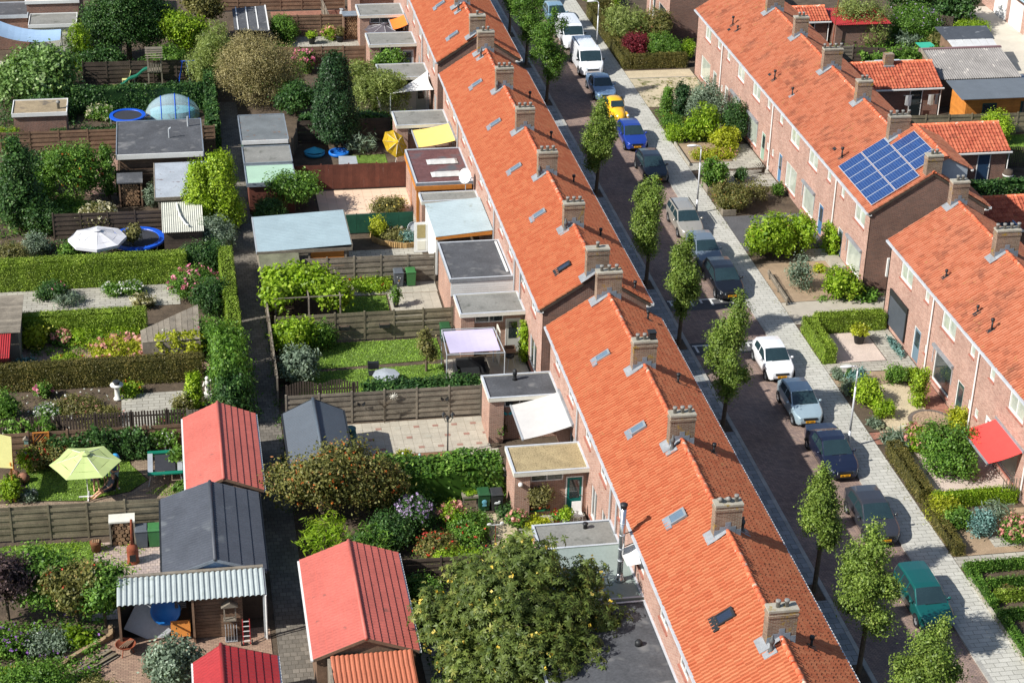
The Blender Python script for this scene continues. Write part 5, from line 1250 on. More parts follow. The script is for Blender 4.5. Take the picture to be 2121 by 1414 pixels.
def climber(label,x0,x1,y,z0,z1,m,n,size=.07,dep=.18,name='climbing_plant',cat='climber',group=None,fac='y',flow=None,fn=0):
    """leafy mat hanging on a fence or wall"""
    t=thing(name,label,cat,((x0+x1)/2,y,0) if fac=='y' else (y,(x0+x1)/2,0),group)
    nc=n//12; u=rng.uniform(-.5,.5,nc); v=rng.uniform(0,1,nc); hw=(x1-x0)/2; edge=1-.35*np.abs(np.sin(u*7+.6))*np.abs(u*2)
    c=np.stack([u*(x1-x0),-np.abs(rng.normal(0,dep,nc)),z0+v*(z1-z0)*edge],1); k=rng.integers(0,nc,n); P=c[k]+rng.normal(size=(n,3))*.1; N=np.tile([0,-1,.4],(n,1))+rng.normal(size=(n,3))*.55
    if fac=='x': P=P[:,[1,0,2]]; N=N[:,[1,0,2]]
    rnd=.3+.4*rng.uniform(0,1,nc)[k]+rng.normal(0,.16,n); P[:,2]=np.maximum(P[:,2],.03); obj('foliage',leaf_mesh('foliage',P,N,size,m,rnd,.65),t,True)
    mb=MB()
    for i in range(3):
        xx=(i-1)*(x1-x0)*.25; a=(xx,0,0);b=(xx+.1,0,z1*.6)
        if fac=='x': a=(0,xx,0);b=(0,xx+.1,z1*.6)
        mb.tube(a,b,.02,.01,5)
    mb.build('stem',TRUNK,t,False,True)
    if flow:
        P=c[rng.integers(0,nc,fn)]+np.array([0,-.12,.05]); 
        if fac=='x': P=P[:,[1,0,2]]
        P=np.repeat(P,4,0)+rng.normal(size=(fn*4,3))*.04; obj('blossom',leaf_mesh('blossom',P,unit(fn*4),.05,flow,rng.uniform(0,1,fn*4),.9),t,True)['kind']='stuff'
    return t
def ground_cover(name,x0,x1,y0,y1,m,h=.25,dens=160,size=.06,flow=None,fd=0,z=0):
    n=int((x1-x0)*(y1-y0)*dens); nc=max(6,n//14); c=np.stack([rng.uniform(x0,x1,nc),rng.uniform(y0,y1,nc),np.zeros(nc)],1); hh=rng.uniform(.3,1,nc)*h
    k=rng.integers(0,nc,n); P=c[k]+rng.normal(size=(n,3))*np.array([.16,.16,0]); P[:,2]=z+rng.uniform(.02,1,n)*hh[k]
    o=obj(name,leaf_mesh(name,P,rng.normal(size=(n,3))*.6+np.array([0,0,.8]),size,m,.2+.5*rng.uniform(0,1,nc)[k]+rng.normal(0,.15,n),.5)); o['kind']='stuff'
    if flow:
        f=int((x1-x0)*(y1-y0)*fd); P=np.stack([rng.uniform(x0,x1,f),rng.uniform(y0,y1,f),z+h*rng.uniform(.6,1.2,f)],1); P=np.repeat(P,4,0)+rng.normal(size=(f*4,3))*.03
        q=obj('flower_heads',leaf_mesh('flower_heads',P,unit(f*4),.045,flow,rng.uniform(0,1,f*4),.9),o,True); q['kind']='stuff'
    return o
# ============================================================ gardens left of the alley
# -- ground
sheet('paved_garden',-14,-.45,101.45,104.25,.004,GREYPAV)
sheet('pink_paving',-14,1.0,92.85,97.7,.004,PINKPAV)
sheet('garden_paving',-3.8,-.2,87.0,90.9,.004,GREYPAV)
sheet('pink_terrace',-9.5,-4.2,118.4,125.4,.004,PINKPAV)
sheet('mixed_paving',-5.0,-1.75,70.4,76.6,.005,MIXPAV)
sheet('clay_yard',-6.2,2.7,64.2,68.9,.004,brickmat('tan_clinker',srgb(190,160,136,.72),srgb(164,134,116,.72),srgb(126,108,92,.7),.22,.11,.01,flat=True,tint=.2))
polysheet('garden_path',[(-14,80.55),(-14,79.0),(-.7,78.6),(-.7,83.9),(-3.1,83.9),(-3.3,83.5),(-2.4,82.0),(-3.3,80.95),(-5.6,80.35),(-8.2,80.7)],.004,brickmat('path_clinker',srgb(178,158,134,.72),srgb(154,134,116,.72),srgb(118,104,88,.7),.22,.11,.01,flat=True,tint=.2))
lawn('parasol_lawn',[(-8.3,80.8),(-8.5,83.5),(-6.5,84.0),(-3.4,84.0),(-3.3,83.5),(-2.5,81.95),(-3.4,81.0),(-5.6,80.45)])
lawn('small_lawn',[(-2.6,80.7),(-1.5,81.5),(-.75,81.0),(-1.3,80.1)])
lawn('fence_lawn',[(-14,77.0),(-5.1,76.8),(-5.0,74.6),(-14,73.2)])
lawn('play_lawn',[(-8,134.6),(1.8,134.6),(1.8,139.6),(-8,139.6)],120)
lawn('sail_lawn',[(6.4,95.4),(13.85,95.3),(13.9,92.7),(6.2,92.35)])
lawn('sail_lawn',[(6.2,92.05),(13.8,92.2),(13.7,90.6),(9.2,89.2),(5.4,88.8)])
lawn('vine_lawn',[(8.7,101.2),(11.65,101.1),(11.6,98.6),(8.5,98.6)])
lawn('shed_lawn',[(11.2,121.6),(14.2,121.6),(14.2,123.4),(11.2,123.4)],60)
# -- fences
hfence('brown slatted fence between the grey felt shed and the trampoline garden',-14,125.85,-4.2,125.7,1.8,WOODB,n=11)
hfence('short piece of slatted fence right of the grey felt shed',1.7,125.6,2.5,125.6,1.8,WOODB,n=11)
hfence('slatted fence behind the white parasol and round trampoline',-8.0,111.4,-1.3,111.25,1.8,WOODD,n=11)
hfence('slatted fence behind the wood store',-4.2,118.15,-1.6,118.1,1.8,WOODD,n=11)
hfence('dark slatted fence behind the slide and play tower',-6.8,140.1,1.9,139.9,1.7,WOODD,n=10)
hfence('brown slatted fence behind the ivy and green parasol',-14,84.45,-.6,84.3,1.75,WOODB,n=9)
hfence('weathered slatted fence between the parasol lawn and the stove terrace',-14,77.35,-1.75,77.1,1.9,WOODGN,n=10)
vfence('dark upright board fence above the ivy',-14,86.25,-.5,86.1,1.55,WOODD,bw=.1,gap=.05)
vfence('upright board fence in the corner by the salmon roof',-.4,86.0,1.1,86.0,1.5,WOODG,bw=.13,gap=.01)
# lattice
t=thing('lattice_panel','golden lattice panel on the brown fence','lattice',(-7.6,84.3,0)); 
for s in (-1,1):
    for i in range(7): MB().bar((-7.95+max(0,i-3)*.2 if s>0 else -7.95+min(3,i)*.2,84.32-.02*s,.75+ (0 if i>=3 else (3-i)*.25) if s>0 else (.75 if i<=3 else .75+(i-3)*.25)),(-7.95+min(.68,.2*(i+1)) if s>0 else -7.3,84.32-.02*s,1.7 if s>0 else min(1.7,.75+ .9)),.03,.012).build('lath',WOODO,t)
for x in (-8.0,-7.25): MB().box(x-.03,x+.03,84.27,84.33,.6,1.78).build('frame_bar',WOODO,t)
for z in (.7,1.75): MB().box(-7.97,-7.28,84.27,84.33,z-.03,z+.03).build('frame_bar',WOODO,t)
t=thing('bird_house','small grey green bird house on the brown fence','bird house',(-8.35,84.3,1.2)); MB().box(-8.45,-8.25,84.1,84.28,1.25,1.5).build('box',mat('sage_paint',srgb(140,170,160,.75),.7,.1,3),t); MB().prism([(-8.5,1.5),(-8.2,1.5),(-8.35,1.64)],'y',84.06,84.3).build('roof',WOODG,t)
# -- sheds and roofs
metal_gable('long shed with salmon red steel roof beside the alley',-.6,3.0,76.7,84.0,2.2,3.0,REDM,WOODB,xr=1.15,group='sheds with steel roofs')
t=metal_gable('shed with black sheet roof and pale blue wall',-1.8,2.72,70.0,76.5,2.2,3.0,BLKM,mat('pale_blue_boards',srgb(150,182,214,.75),.6,.1,1.5),xr=.5,group='sheds with steel roofs',step=.6,trim=LEADD,gcol=BLACKM)
MB().box(-1.0,-.2,70.06,70.11,.2,1.8).build('window',GLASS,t); MB().box(1.4,2.2,70.06,70.11,0,1.9).build('door',WOODB,t)
metal_gable('bright red steel roofed shed at the bottom edge beside the alley',-.65,2.75,56,63.8,2.2,3.0,REDD,WOODB,xr=.5,group='sheds with steel roofs')
# open store with corrugated roof
t=thing('open_store','open fronted store with pale corrugated metal roof','shed',(-.6,69.2,0))
corr_roof(t,-3.75,2.6,68.0,69.75,2.35,2.55,mat('pale_corrugated',srgb(198,208,206,.6),.55,.1,1,bump=.03,stain=(srgb(150,160,152,.75),1.6,.64)),'y',.235,.028,trap=True)
MB().box(-3.7,2.5,69.6,69.68,0,2.4).build('back_wall',WOODD,t); MB().box(-3.75,-3.65,68.3,69.6,0,2.3).build('side_wall',WOODD,t); MB().box(-.62,-.52,68.2,69.6,0,2.3).build('partition',WOODB,t)
for i in range(12): MB().box(-.5,1.55,68.42,68.45,.05+i*.17,.2+i*.17).build('wall_board',WOODB,t)
for x in (-3.68,-.57,2.48): MB().box(x-.05,x+.05,68.08,68.18,0,2.3).build('post',GALV if x>2 else WOODB,t)
MB().tube((2.55,68.0,0),(2.55,68.0,2.3),.04).build('downpipe',WHITE,t)
MB().box(-3.7,2.55,69.78,69.95,2.2,2.6).build('reed_edge',WOODG,t)
# things kept in it
q=thing('mattress','old grey quilted mattress leaning in the open store','mattress',(-2.7,68.7,0)); xf(MB().box(-.95,.95,-.1,.1,0,1.9),Matrix.Translation((-2.75,68.85,.02))@Matrix.Rotation(-.42,4,'X')@Matrix.Rotation(.5,4,'Y')).build('pad',mat('quilt_grey',srgb(196,200,204,.75),.9,.08,7,bump=.5,bsc=9),q)
q=thing('wooden_stool','upturned pine table in the open store','table',(-1.2,68.45,0)); xf(MB().box(-.42,.42,-.35,.35,0,.05),Matrix.Translation((-1.15,68.55,.55))@Matrix.Rotation(1.15,4,'X')).build('top',WOODO,q)
for sx in (-.36,.36):
    for sy in (-.28,.28): xf(MB().box(sx-.03,sx+.03,sy-.03,sy+.03,.05,.6),Matrix.Translation((-1.15,68.55,.55))@Matrix.Rotation(1.15,4,'X')).build('leg',WOODO,q)
q=thing('paddling_pool','blue plastic shell stored upright in the open store','pool',(-1.9,69.1,0)); xf(MB().lathe([(.0,.0),(.5,.02),(.6,.2),(.66,.2),(.66,.16)],(0,0,0),18,False),Matrix.Translation((-1.75,69.1,1.2))@Matrix.Rotation(1.2,4,'X')).build('shell',mat('blue_plastic',srgb(36,120,200,.78),.4,.08,2,bump=0),q,True)
q=thing('stacked_chairs','stack of grey plastic chairs in the open store','chair',(-1.1,69.3,1.2))
for i in range(4): MB().box(-1.35,-.85,69.0,69.4,1.3+i*.1,1.36+i*.1).build('chair_shell',BINGR,q)
q=thing('bird_table','grey wooden bird table roof on the store wall','bird house',(.95,68.3,0)); MB().box(.7,1.25,68.1,68.38,1.0,1.06).build('floor_board',WOODG,q); MB().prism([(.62,1.75),(1.35,1.75),(1.0,2.0)],'y',68.05,68.4).build('roof',WOODG,q)
for x in (.72,1.2): MB().box(x,x+.06,68.15,68.2,1.06,1.75).build('post',WOODG,q)
q=thing('wire_crate','grey wire crate standing in front of the store','crate',(1.0,68.15,0)); 
for i in range(5): MB().box(.75+i*.12,.77+i*.12,67.95,68.3,.05,.75).build('wire',GALV,q)
MB().box(.74,1.27,67.94,68.31,.04,.08).build('base',GALV,q)
q=thing('hand_truck','red and white hand truck beside the store','hand truck',(1.65,67.7,0))
for x in (1.5,1.8): MB().bar((x,67.6,.1),(x,68.0,1.15),.04).build('upright',REDD,q)
for i in range(5): MB().bar((1.5,67.64+i*.08,.25+i*.2),(1.8,67.64+i*.08,.25+i*.2),.03).build('rung',WHITE,q)
for x in (1.42,1.88): MB().tube((x-.03,67.7,.12),(x+.03,67.7,.12),.12).build('wheel',TYRE,q)
RUST=mat('rusty_iron',srgb(150,78,50,.7),.85,.3,5,bump=.3)
q=thing('fire_bowl','round rusty fire bowl on legs','fire bowl',(-3.5,67.8,0)); MB().lathe([(.1,.32),(.3,.38),(.42,.52),(.45,.53),(.4,.5),(.28,.41),(.0,.38)],(-3.5,67.8,0),18,False).build('bowl',RUST,q,True)
for i in range(3): a=i*2.09; MB().bar((-3.5+.2*math.cos(a),67.8+.2*math.sin(a),.4),(-3.5+.34*math.cos(a),67.8+.34*math.sin(a),0),.03).build('leg',RUST,q)
for i in range(4): MB().bar((-3.75+.1*i,67.6,.5),(-3.4+.08*i,68.0,.52),.05).build('stick',WOODB,q)
q=thing('plank_pile','pile of old boards on the clay yard','planks',(-5.1,67.3,0))
for i in range(7): xf(MB().box(-1.1,1.1,-.06,.06,0,.04),Matrix.Translation((-5.1+.07*i,67.45-.09*i,.02+.045*(i%3)))@Matrix.Rotation(.72+random.gauss(0,.04),4,'Z')).build('plank',[WOODG,WOODB,WOODGN][i%3],q)
q=thing('stone_edging','curved edge of stacked stones round the flower bed','edging',(-5.2,68.2,0)); ep=[(-4.15,69.6),(-4.2,69.0),(-4.6,68.6),(-5.3,68.1),(-6.0,67.4),(-6.5,66.8)]
for a,b in zip(ep,ep[1:]):
    k=int(math.dist(a,b)/.24)+1
    for i in range(k):
        u=i/k
        for zz in (.06,.18): ubox('stone',mat('tan_edging_stone',srgb(176,150,116,.7),.9,.2,3,bump=.4,orand=.15),q,(a[0]+(b[0]-a[0])*u+random.gauss(0,.02),a[1]+(b[1]-a[1])*u,zz),(.22,.18,.115),Matrix.Rotation(math.atan2(b[1]-a[1],b[0]-a[0])+random.gauss(0,.1),4,'Z'))
# stove terrace
q=thing('garden_stove','rusty garden stove with tall chimney','stove',(-3.2,74.8,0)); MB().lathe([(.3,0),(.3,.05),(.26,.1),(.27,.75),(.24,.85),(.1,.98)],(-3.2,74.8,0),16).build('drum',RUST,q,True); MB().tube((-3.2,74.8,.95),(-3.15,74.8,2.3),.065,n=10).build('chimney_pipe',RUST,q,True); MB().box(-3.34,-3.06,74.5,74.54,.2,.55).build('opening',BLACKM,q)
q=thing('log_box','white topped log box against the fence','log store',(-3.6,76.4,0))
MB().box(-4.25,-3.05,76.15,76.85,1.3,1.38).build('top_board',CREAM,q); MB().box(-4.25,-4.17,76.15,76.85,0,1.3).build('side_board',WOODG,q); MB().box(-3.13,-3.05,76.15,76.85,0,1.3).build('side_board',WOODG,q)
LOGM=mat('split_log',srgb(168,136,104,.7),.9,.35,6,bump=.3,orand=.25)
def logs(par,x0,x1,y0,y1,z0,z1,r,mm=None):
    L_=MB().tube((0,-.5,0),(0,.5,0),1,n=7).mesh('log',mm or LOGM)
    z=z0+r; row=0
    while z<z1:
        x=x0+r*(1 if row%2==0 else 2)
        while x<x1-r*.5:
            o=bpy.data.objects.new('log',L_); COL.objects.link(o); setp(o,par); s=r*random.uniform(.75,1.08)
            o.matrix_basis=Matrix.Translation((x,(y0+y1)/2+random.gauss(0,.02),z))@Matrix.Rotation(random.uniform(0,6),4,'Y')@Matrix.Diagonal((s,y1-y0,s,1)); x+=2*r
        z+=r*1.75; row+=1
logs(q,-4.15,-3.15,76.2,76.8,.02,1.25,.12)
q=thing('wicker_basket','brown wicker basket of logs on the paving','basket',(-4.9,75.95,0)); MB().lathe([(.2,0),(.26,.45),(.28,.5)],(-4.9,75.95,0),14).build('basket',mat('wicker',srgb(128,84,54,.7),.9,.3,9,bump=.5,bsc=30),q,True)
for i in range(4): MB().tube((-5.05+.09*i,75.9,.42),(-5.0+.09*i,76.0,.6),.05).build('log',LOGM,q)
bin_('grey wheeled bin beside the log box',-2.78,76.1,BINGR); bin_('green wheeled bin beside the black roofed shed',-2.2,76.1,BINGN)
# wood store
q=thing('wood_store','roofed store packed with split logs','log store',(-3.3,116.6,0))
MB().hexa([(-4.1,116.0,1.7),(-2.45,116.0,1.7),(-2.45,117.2,1.9),(-4.1,117.2,1.9),(-4.1,116.0,1.78),(-2.45,116.0,1.78),(-2.45,117.2,1.98),(-4.1,117.2,1.98)]).build('roof',BITD,q)
for x in (-4.0,-2.62): MB().box(x,x+.1,116.1,117.1,0,1.7).build('side_board',WOODB,q)
logs(q,-3.88,-2.65,116.2,117.0,.05,1.62,.085)
# flat roofed shed with pipes
t=thing('garden_shed','brown wooden shed with grey felt flat roof and two pipes','shed',(-1.25,121.7,0))
MB().box(-3.9,1.4,119.0,124.7,0,2.48).build('wall',WOODB,t); MB().box(-4.05,1.55,118.75,124.85,2.5,2.58).build('roof',BITD,t)
for a,b,c,d in ((-4.12,-4.05,118.68,124.92),(1.55,1.62,118.68,124.92),(-4.05,1.55,118.68,118.75),(-4.05,1.55,124.85,124.92)): MB().box(a,b,c,d,2.3,2.63).build('roof_edge',WHITE if c<118.7 and d<119 else LEADD,t)
MB().tube((.7,123.6,2.55),(.7,123.6,3.3),.07).build('flue_pipe',GALV,t); MB().path([(-.6,121.6,2.58),(-.6,121.6,3.2),(-.45,121.6,3.3)],.06).build('flue_pipe',GALV,t)
for i in range(9): MB().box(-3.92,1.42,118.97,118.995,.1+i*.25,.32+i*.25).build('wall_board',WOODB,t)
t=thing('garden_shed','shed with flaking white metal roof behind the golden conifer','shed',(.2,115.1,0)); MB().box(-1.5,1.9,112.4,117.8,0,2.14).build('wall',WOODG,t)
MB().box(-1.65,2.05,112.2,118.0,2.18,2.24).build('roof',mat('flaking_white_metal',srgb(206,214,222,.58),.5,.14,.9,bump=.05,stain=(srgb(150,140,140,.6),1.8,.6)),t)
for a,b,c,d in ((-1.72,-1.65,112.2,118.0),(2.05,2.12,112.2,118),(-1.65,2.05,112.12,112.2)): MB().box(a,b,c,d,2.05,2.26).build('roof_edge',WOODG,t)
t=thing('garden_shed','low black boarded shed with pale corrugated roof','shed',(-.2,109.3,0)); corr_roof(t,-1.3,1.2,107.3,111.6,2.0,2.15,mat('aged_white_corrugated',srgb(206,206,192,.76),.7,.12,1.2,bump=.1),'y',.13,.018)
MB().box(-1.2,1.1,107.55,111.4,0,1.9).build('wall',WOODD,t)
for i in range(7): MB().box(-1.22,1.12,107.52-.006*(i%2),107.545,.05+i*.26,.3+i*.26).build('wall_board',WOODD,t)
MB().path([(-.35,111.3,2.2),(-.2,109.3,2.24),(.15,107.9,2.22),(.3,107.8,2.22)],.05).build('hose',WHITE,t)
# grey plank shed, left edge
t=thing('garden_shed','grey planked shed roof at the left edge beside the clipped hedge','shed',(-10.5,97,0)); MB().box(-12,-9.25,95.1,99.0,0,1.9).build('wall',WOODG,t)
for i in range(14): ubox('roof_plank',WOODG,t,(-10.6,94.95+i*.31,2.1+.012*i),(3.0,.3,.04),Matrix.Rotation(.04,4,'X'))
t=thing('small_red_shed','small red ribbed playhouse roof at the left edge','shed',(-10.5,93.6,0)); corr_roof(t,-11.8,-9.6,92.6,94.8,1.7,2.05,REDD,'y',.12,.02); MB().box(-11.7,-9.75,92.85,94.7,0,1.75).build('wall',mat('dark_red_boards',srgb(130,52,48,.72),.8,.15,2),t)
# triangular corner shed
t=thing('corner_shed','triangular weathered plank roof in the garden corner','shed',(-.8,95.5,0))
base=[(-2.7,95.2),(.55,97.3),(.55,94.0),(-2.6,94.15)]
for i in range(10):
    u0,u1=i/10,(i+1)/10-.006
    a0=Vector((-2.7+3.25*u0,95.2+2.1*u0,1.55+.4*u0)); a1=Vector((-2.7+3.25*u1,95.2+2.1*u1,1.55+.4*u1)); b0=Vector((-2.6+3.15*u0,94.15-.15*u0,1.35+.1*u0)); b1=Vector((-2.6+3.15*u1,94.15-.15*u1,1.35+.1*u1))
    d=Vector((0,0,.035)); MB().hexa([b0,b1,a1,a0,b0+d,b1+d,a1+d,a0+d]).build('roof_plank',WOODG,t)
MB().prism(base,'z',0,1.33).build('wall',WOODG,t)
# -- garden furniture, left
CANW=mat('white_canvas',srgb(236,236,240,.66),.8,.04,1.5,bump=.04); CANG=mat('lime_canvas',srgb(212,230,150,.66),.8,.04,1.5,bump=.04)
parasol('large white parasol beside the round trampoline',-5.2,107.5,2.35,1.75,CANW,n=8,hang=.18,base='cross',rise=.55)
parasol('lime green parasol over the people on the lawn',-5.35,80.75,2.5,1.72,CANG,n=6,rise=.55)
def trampoline(label,x,y,z,rx,mat_rim,tilt=0):
    t=thing('trampoline',label,'trampoline',(x,y,0)); n=40
    m=MB(); 
    for i in range(n):
        a=2*math.pi*i/n;b=2*math.pi*(i+1)/n
        for (r0,z0,r1,z1) in((rx*.78,z+.01,rx*.8,z+.06),(rx*.8,z+.06,rx*.98,z+.06),(rx*.98,z+.06,rx,z-.04)):
            m.quad((x+r0*math.cos(a),y+r0*math.sin(a),z0),(x+r1*math.cos(a),y+r1*math.sin(a),z1),(x+r1*math.cos(b),y+r1*math.sin(b),z1),(x+r0*math.cos(b),y+r0*math.sin(b),z0))
    m.build('rim_pad',mat_rim,t); MB().lathe([(rx*.8,0),(rx*.8,.006)],(x,y,z),n).build('mat',mat('trampoline_mat',srgb(58,60,66,.75),.8,.1,2,bump=.1),t)
    for i in range(6): a=i*1.047+.3; MB().tube((x+rx*.95*math.cos(a),y+rx*.95*math.sin(a),z),(x+rx*.95*math.cos(a),y+rx*.95*math.sin(a),0),.03).build('leg',GALV,t)
    return t
BLUEP=mat('blue_vinyl',srgb(28,92,214,.78),.4,.08,1.5,bump=.05)
trampoline('large round trampoline with bright blue rim behind the white parasol',-2.9,109.2,.85,1.75,BLUEP); trampoline('smaller round blue trampoline next to the pool dome',-3.5,131.0,.75,1.3,BLUEP)
GREENP=mat('teal_green_vinyl',srgb(24,124,100,.78),.4,.08,1.5,bump=.05)
t=thing('trampoline','square green edged trampoline beside the salmon shed','trampoline',(-1.6,82.4,0))
for a,b,c,d in ((-2.45,-.75,83.25,83.5),(-2.45,-.75,81.2,81.45),(-2.45,-2.2,81.45,83.25),(-1.0,-.75,81.45,83.25)): MB().box(a,b,c,d,.68,.74).build('rim_pad',GREENP if d-c<.4 else GALV,t)
MB().box(-2.1,-1.1,81.55,83.15,.69,.70).build('mat',MATS['trampoline_mat'],t)
for i in range(12):
    y=81.6+i*.135
    for a,b in ((-2.22,-2.1),(-1.1,-.98)): MB().bar((a,y,.705),(b,y,.705),.02).build('spring',BLACKM,t)
for x,y in ((-2.3,81.3),(-.9,81.3),(-2.3,83.4),(-.9,83.4)): MB().bar((x,y,.68),(x+(-.15 if x<-1.5 else .15),y,.0),.045).build('leg',GALV,t)
# pool dome
t=thing('pool_dome','translucent blue framed pool dome','pool cover',(-.3,132.4,0))
DOME,n_,l_,b_=newmat('pool_dome_film'); b_.inputs['Base Color'].default_value=srgb(206,230,238,.85); b_.inputs['Roughness'].default_value=.12; b_.inputs['Alpha'].default_value=.42; b_.inputs['Coat Weight'].default_value=.6
X=lambda u:-2.3+4.0*u
def domep(u,a):
    r=math.sin(math.pi*min(1,max(0,u)))**.42; return (X(u),132.3+1.25*r*math.cos(a),max(.0,1.75*r*math.sin(a)))
m=MB(); N_=16
for i in range(N_):
    for j in range(14):
        q=[domep(.02+.96*(i+di)/N_,math.pi*(j+dj)/14) for di,dj in((0,0),(1,0),(1,1),(0,1))]; m.quad(*q)
m.build('film',DOME,t,True)
for u in (.3,.55,.8): MB().path([domep(u,math.pi*j/14) for j in range(15)],.035,6).build('hoop',BLUEP,t)
MB().path([domep(.02+.96*i/N_,.02) for i in range(N_+1)],.03,6).build('base_rail',BLUEP,t); MB().path([domep(.02+.96*i/N_,math.pi-.02) for i in range(N_+1)],.03,6).build('base_rail',BLUEP,t)
POOLW=mat('pool_water',srgb(120,206,222,.8),.08,.1,1.5,bump=.2,bsc=4)
MB().lathe([(1.0,.0),(1.0,.55)],(0,0,0),28).build('water',POOLW,t,False,True).matrix_basis=Matrix.Translation((0,0,0))@Matrix.Diagonal((1.6,.9,1,1))
# play tower
t=thing('play_tower','grey wooden play tower with roof','play tower',(-1.4,139.2,0))
for x in (-1.95,-.95):
    for y in (138.8,139.7): MB().box(x-.05,x+.05,y-.05,y+.05,0,2.35).build('post',WOODG,t)
MB().box(-2.0,-.9,138.75,139.75,1.15,1.22).build('platform',WOODG,t)
for i in range(6): MB().box(-1.95+i*.18,-1.83+i*.18,138.72,138.745,1.22,1.95).build('railing_board',WOODG,t)
for s in(-1,1):
    for i in range(5): MB().bar((-2.1,139.25+s*(.12+.13*i),2.95-.14*i),(-.8,139.25+s*(.12+.13*i),2.95-.14*i),.16,.025).build('roof_board',WOODG,t)
t=thing('slide','wavy green slide leading down from the play tower','slide',(-3.1,139.1,0)); m=MB(); pts=[(-2.0-2.1*u,139.15,1.25*(1-u)+.06*math.sin(u*12)+.08) for u in np.linspace(0,1,14)]
for a,b in zip(pts,pts[1:]):
    for y0_,z0_,y1_,z1_ in((-.22,.14,-.2,0),(-.2,0,.2,0),(.2,0,.22,.14)): m.quad((a[0],a[1]+y0_,a[2]+z0_),(b[0],b[1]+y0_,b[2]+z0_),(b[0],b[1]+y1_,b[2]+z1_),(a[0],a[1]+y1_,a[2]+z1_))
m.build('chute',mat('slide_green',srgb(60,150,124,.78),.4,.06,2,bump=0),t,True); MB().bar((-3.0,139.1,0),(-3.0,139.1,.6),.05).build('support',GALV,t)
t=thing('garden_chair','pale yellow wooden garden chair beside the slide','chair',(-3.7,139.75,0)); YW=mat('pale_yellow_paint',srgb(222,220,150,.78),.6,.08,2)
MB().box(-3.95,-3.4,139.5,140.0-.1,.36,.4).build('seat',YW,t)
for i in range(4): MB().bar((-3.5+.02*i,139.55+.1*i,.38),(-3.25,139.55+.1*i,1.05),.08,.02).build('back_slat',YW,t)
for x,y in ((-3.92,139.52),(-3.92,139.86),(-3.45,139.52),(-3.45,139.86)): MB().box(x-.03,x+.03,y-.03,y+.03,0,.36).build('leg',YW,t)
t=thing('swing_frame','blue tube swing frame beside the willow','swing',(.7,139.6,0))
for a,b in (((.3,139.4,0),(.65,139.5,1.75)),((1.15,139.4,0),(.95,139.5,1.75)),((.3,139.9,0),(.65,139.5,1.75))): MB().tube(a,b,.035).build('leg',BLUEP,t)
MB().tube((.5,139.5,1.75),(1.6,139.5,1.75),.035).build('top_bar',BLUEP,t); MB().tube((1.05,139.5,.5),(1.05,139.5,1.75),.012).build('rope',WHITE,t)
# house and flat roofs in the far left corner
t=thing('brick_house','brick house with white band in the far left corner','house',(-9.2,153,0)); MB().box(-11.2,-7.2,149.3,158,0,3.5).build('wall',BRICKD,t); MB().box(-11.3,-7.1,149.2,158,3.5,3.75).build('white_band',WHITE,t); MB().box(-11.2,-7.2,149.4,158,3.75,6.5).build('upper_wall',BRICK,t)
def flat(label,x0,x1,y0,y1,z,rm,wm,edge,group='flat roofed sheds left of the alley',nm='flat_roof_extension',cat='extension'):
    t=thing(nm,label,cat,((x0+x1)/2,(y0+y1)/2,0),group); MB().box(x0+.1,x1-.1,y0+.15,y1-.1,0,z-.1).build('wall',wm,t); MB().box(x0+.06,x1-.06,y0+.06,y1-.06,z-.1,z-.02).build('roof',rm,t)
    for a,b,c,d in ((x0,x0+.06,y0,y1),(x1-.06,x1,y0,y1),(x0+.06,x1-.06,y0,y0+.06),(x0+.06,x1-.06,y1-.06,y1)): MB().box(a,b,c,d,z-.22,z+.05).build('roof_edge',edge,t)
    return t
t=flat('flat roof with white edge below the brick house, far left',-11.0,-7.3,146.3,149.2,2.7,BITUM,CREAM,WHITE)
flat('dark flat roof at the very top left corner',-16,-11.1,148.6,152.1,2.8,BITD,BRICKD,ZINC)
t=flat('brick store with tan flat roof and white edge',-11.25,-7.5,127.1,129.85,2.6,mat('tan_felt',srgb(170,152,122,.7),.9,.2,.7,bump=.2,stain=(srgb(110,102,92,.7),.8,.6)),BRICKD,WHITE)
MB().lathe([(.1,0),(.1,.4),(.15,.42),(.15,.52),(.06,.6)],(-8.1,128.0,2.58),10).build('roof_vent',POT,t,True)
t=thing('shade_sail','big sagging blue grey canvas over the far left terrace','shade sail',(-10.5,144,0)); m=MB(); n=12
def sp(u,v): 
    x=-14.5+6.1*u; y=(147.9-3.8*u)*(1-v)+(144.2-2.7*u)*v; z=3.3-.55*math.sin(math.pi*min(1,u*1.0))-.25*u; return (x,y,z-.12*math.sin(math.pi*v))
for i in range(n):
    for j in range(6): m.quad(sp(i/n,j/6),sp((i+1)/n,j/6),sp((i+1)/n,(j+1)/6),sp(i/n,(j+1)/6))
m.build('fabric',mat('blue_grey_canvas',srgb(150,178,206,.8),.75,.05,1,bump=.05),t,True)
for p in ((-8.4,144.1),(-8.4,141.5)): MB().tube((p[0],p[1],0),(p[0],p[1],2.85),.04).build('post',GALV,t)
sheet('far_terrace',-14,-8,139.5,146,.004,GREYPAV)
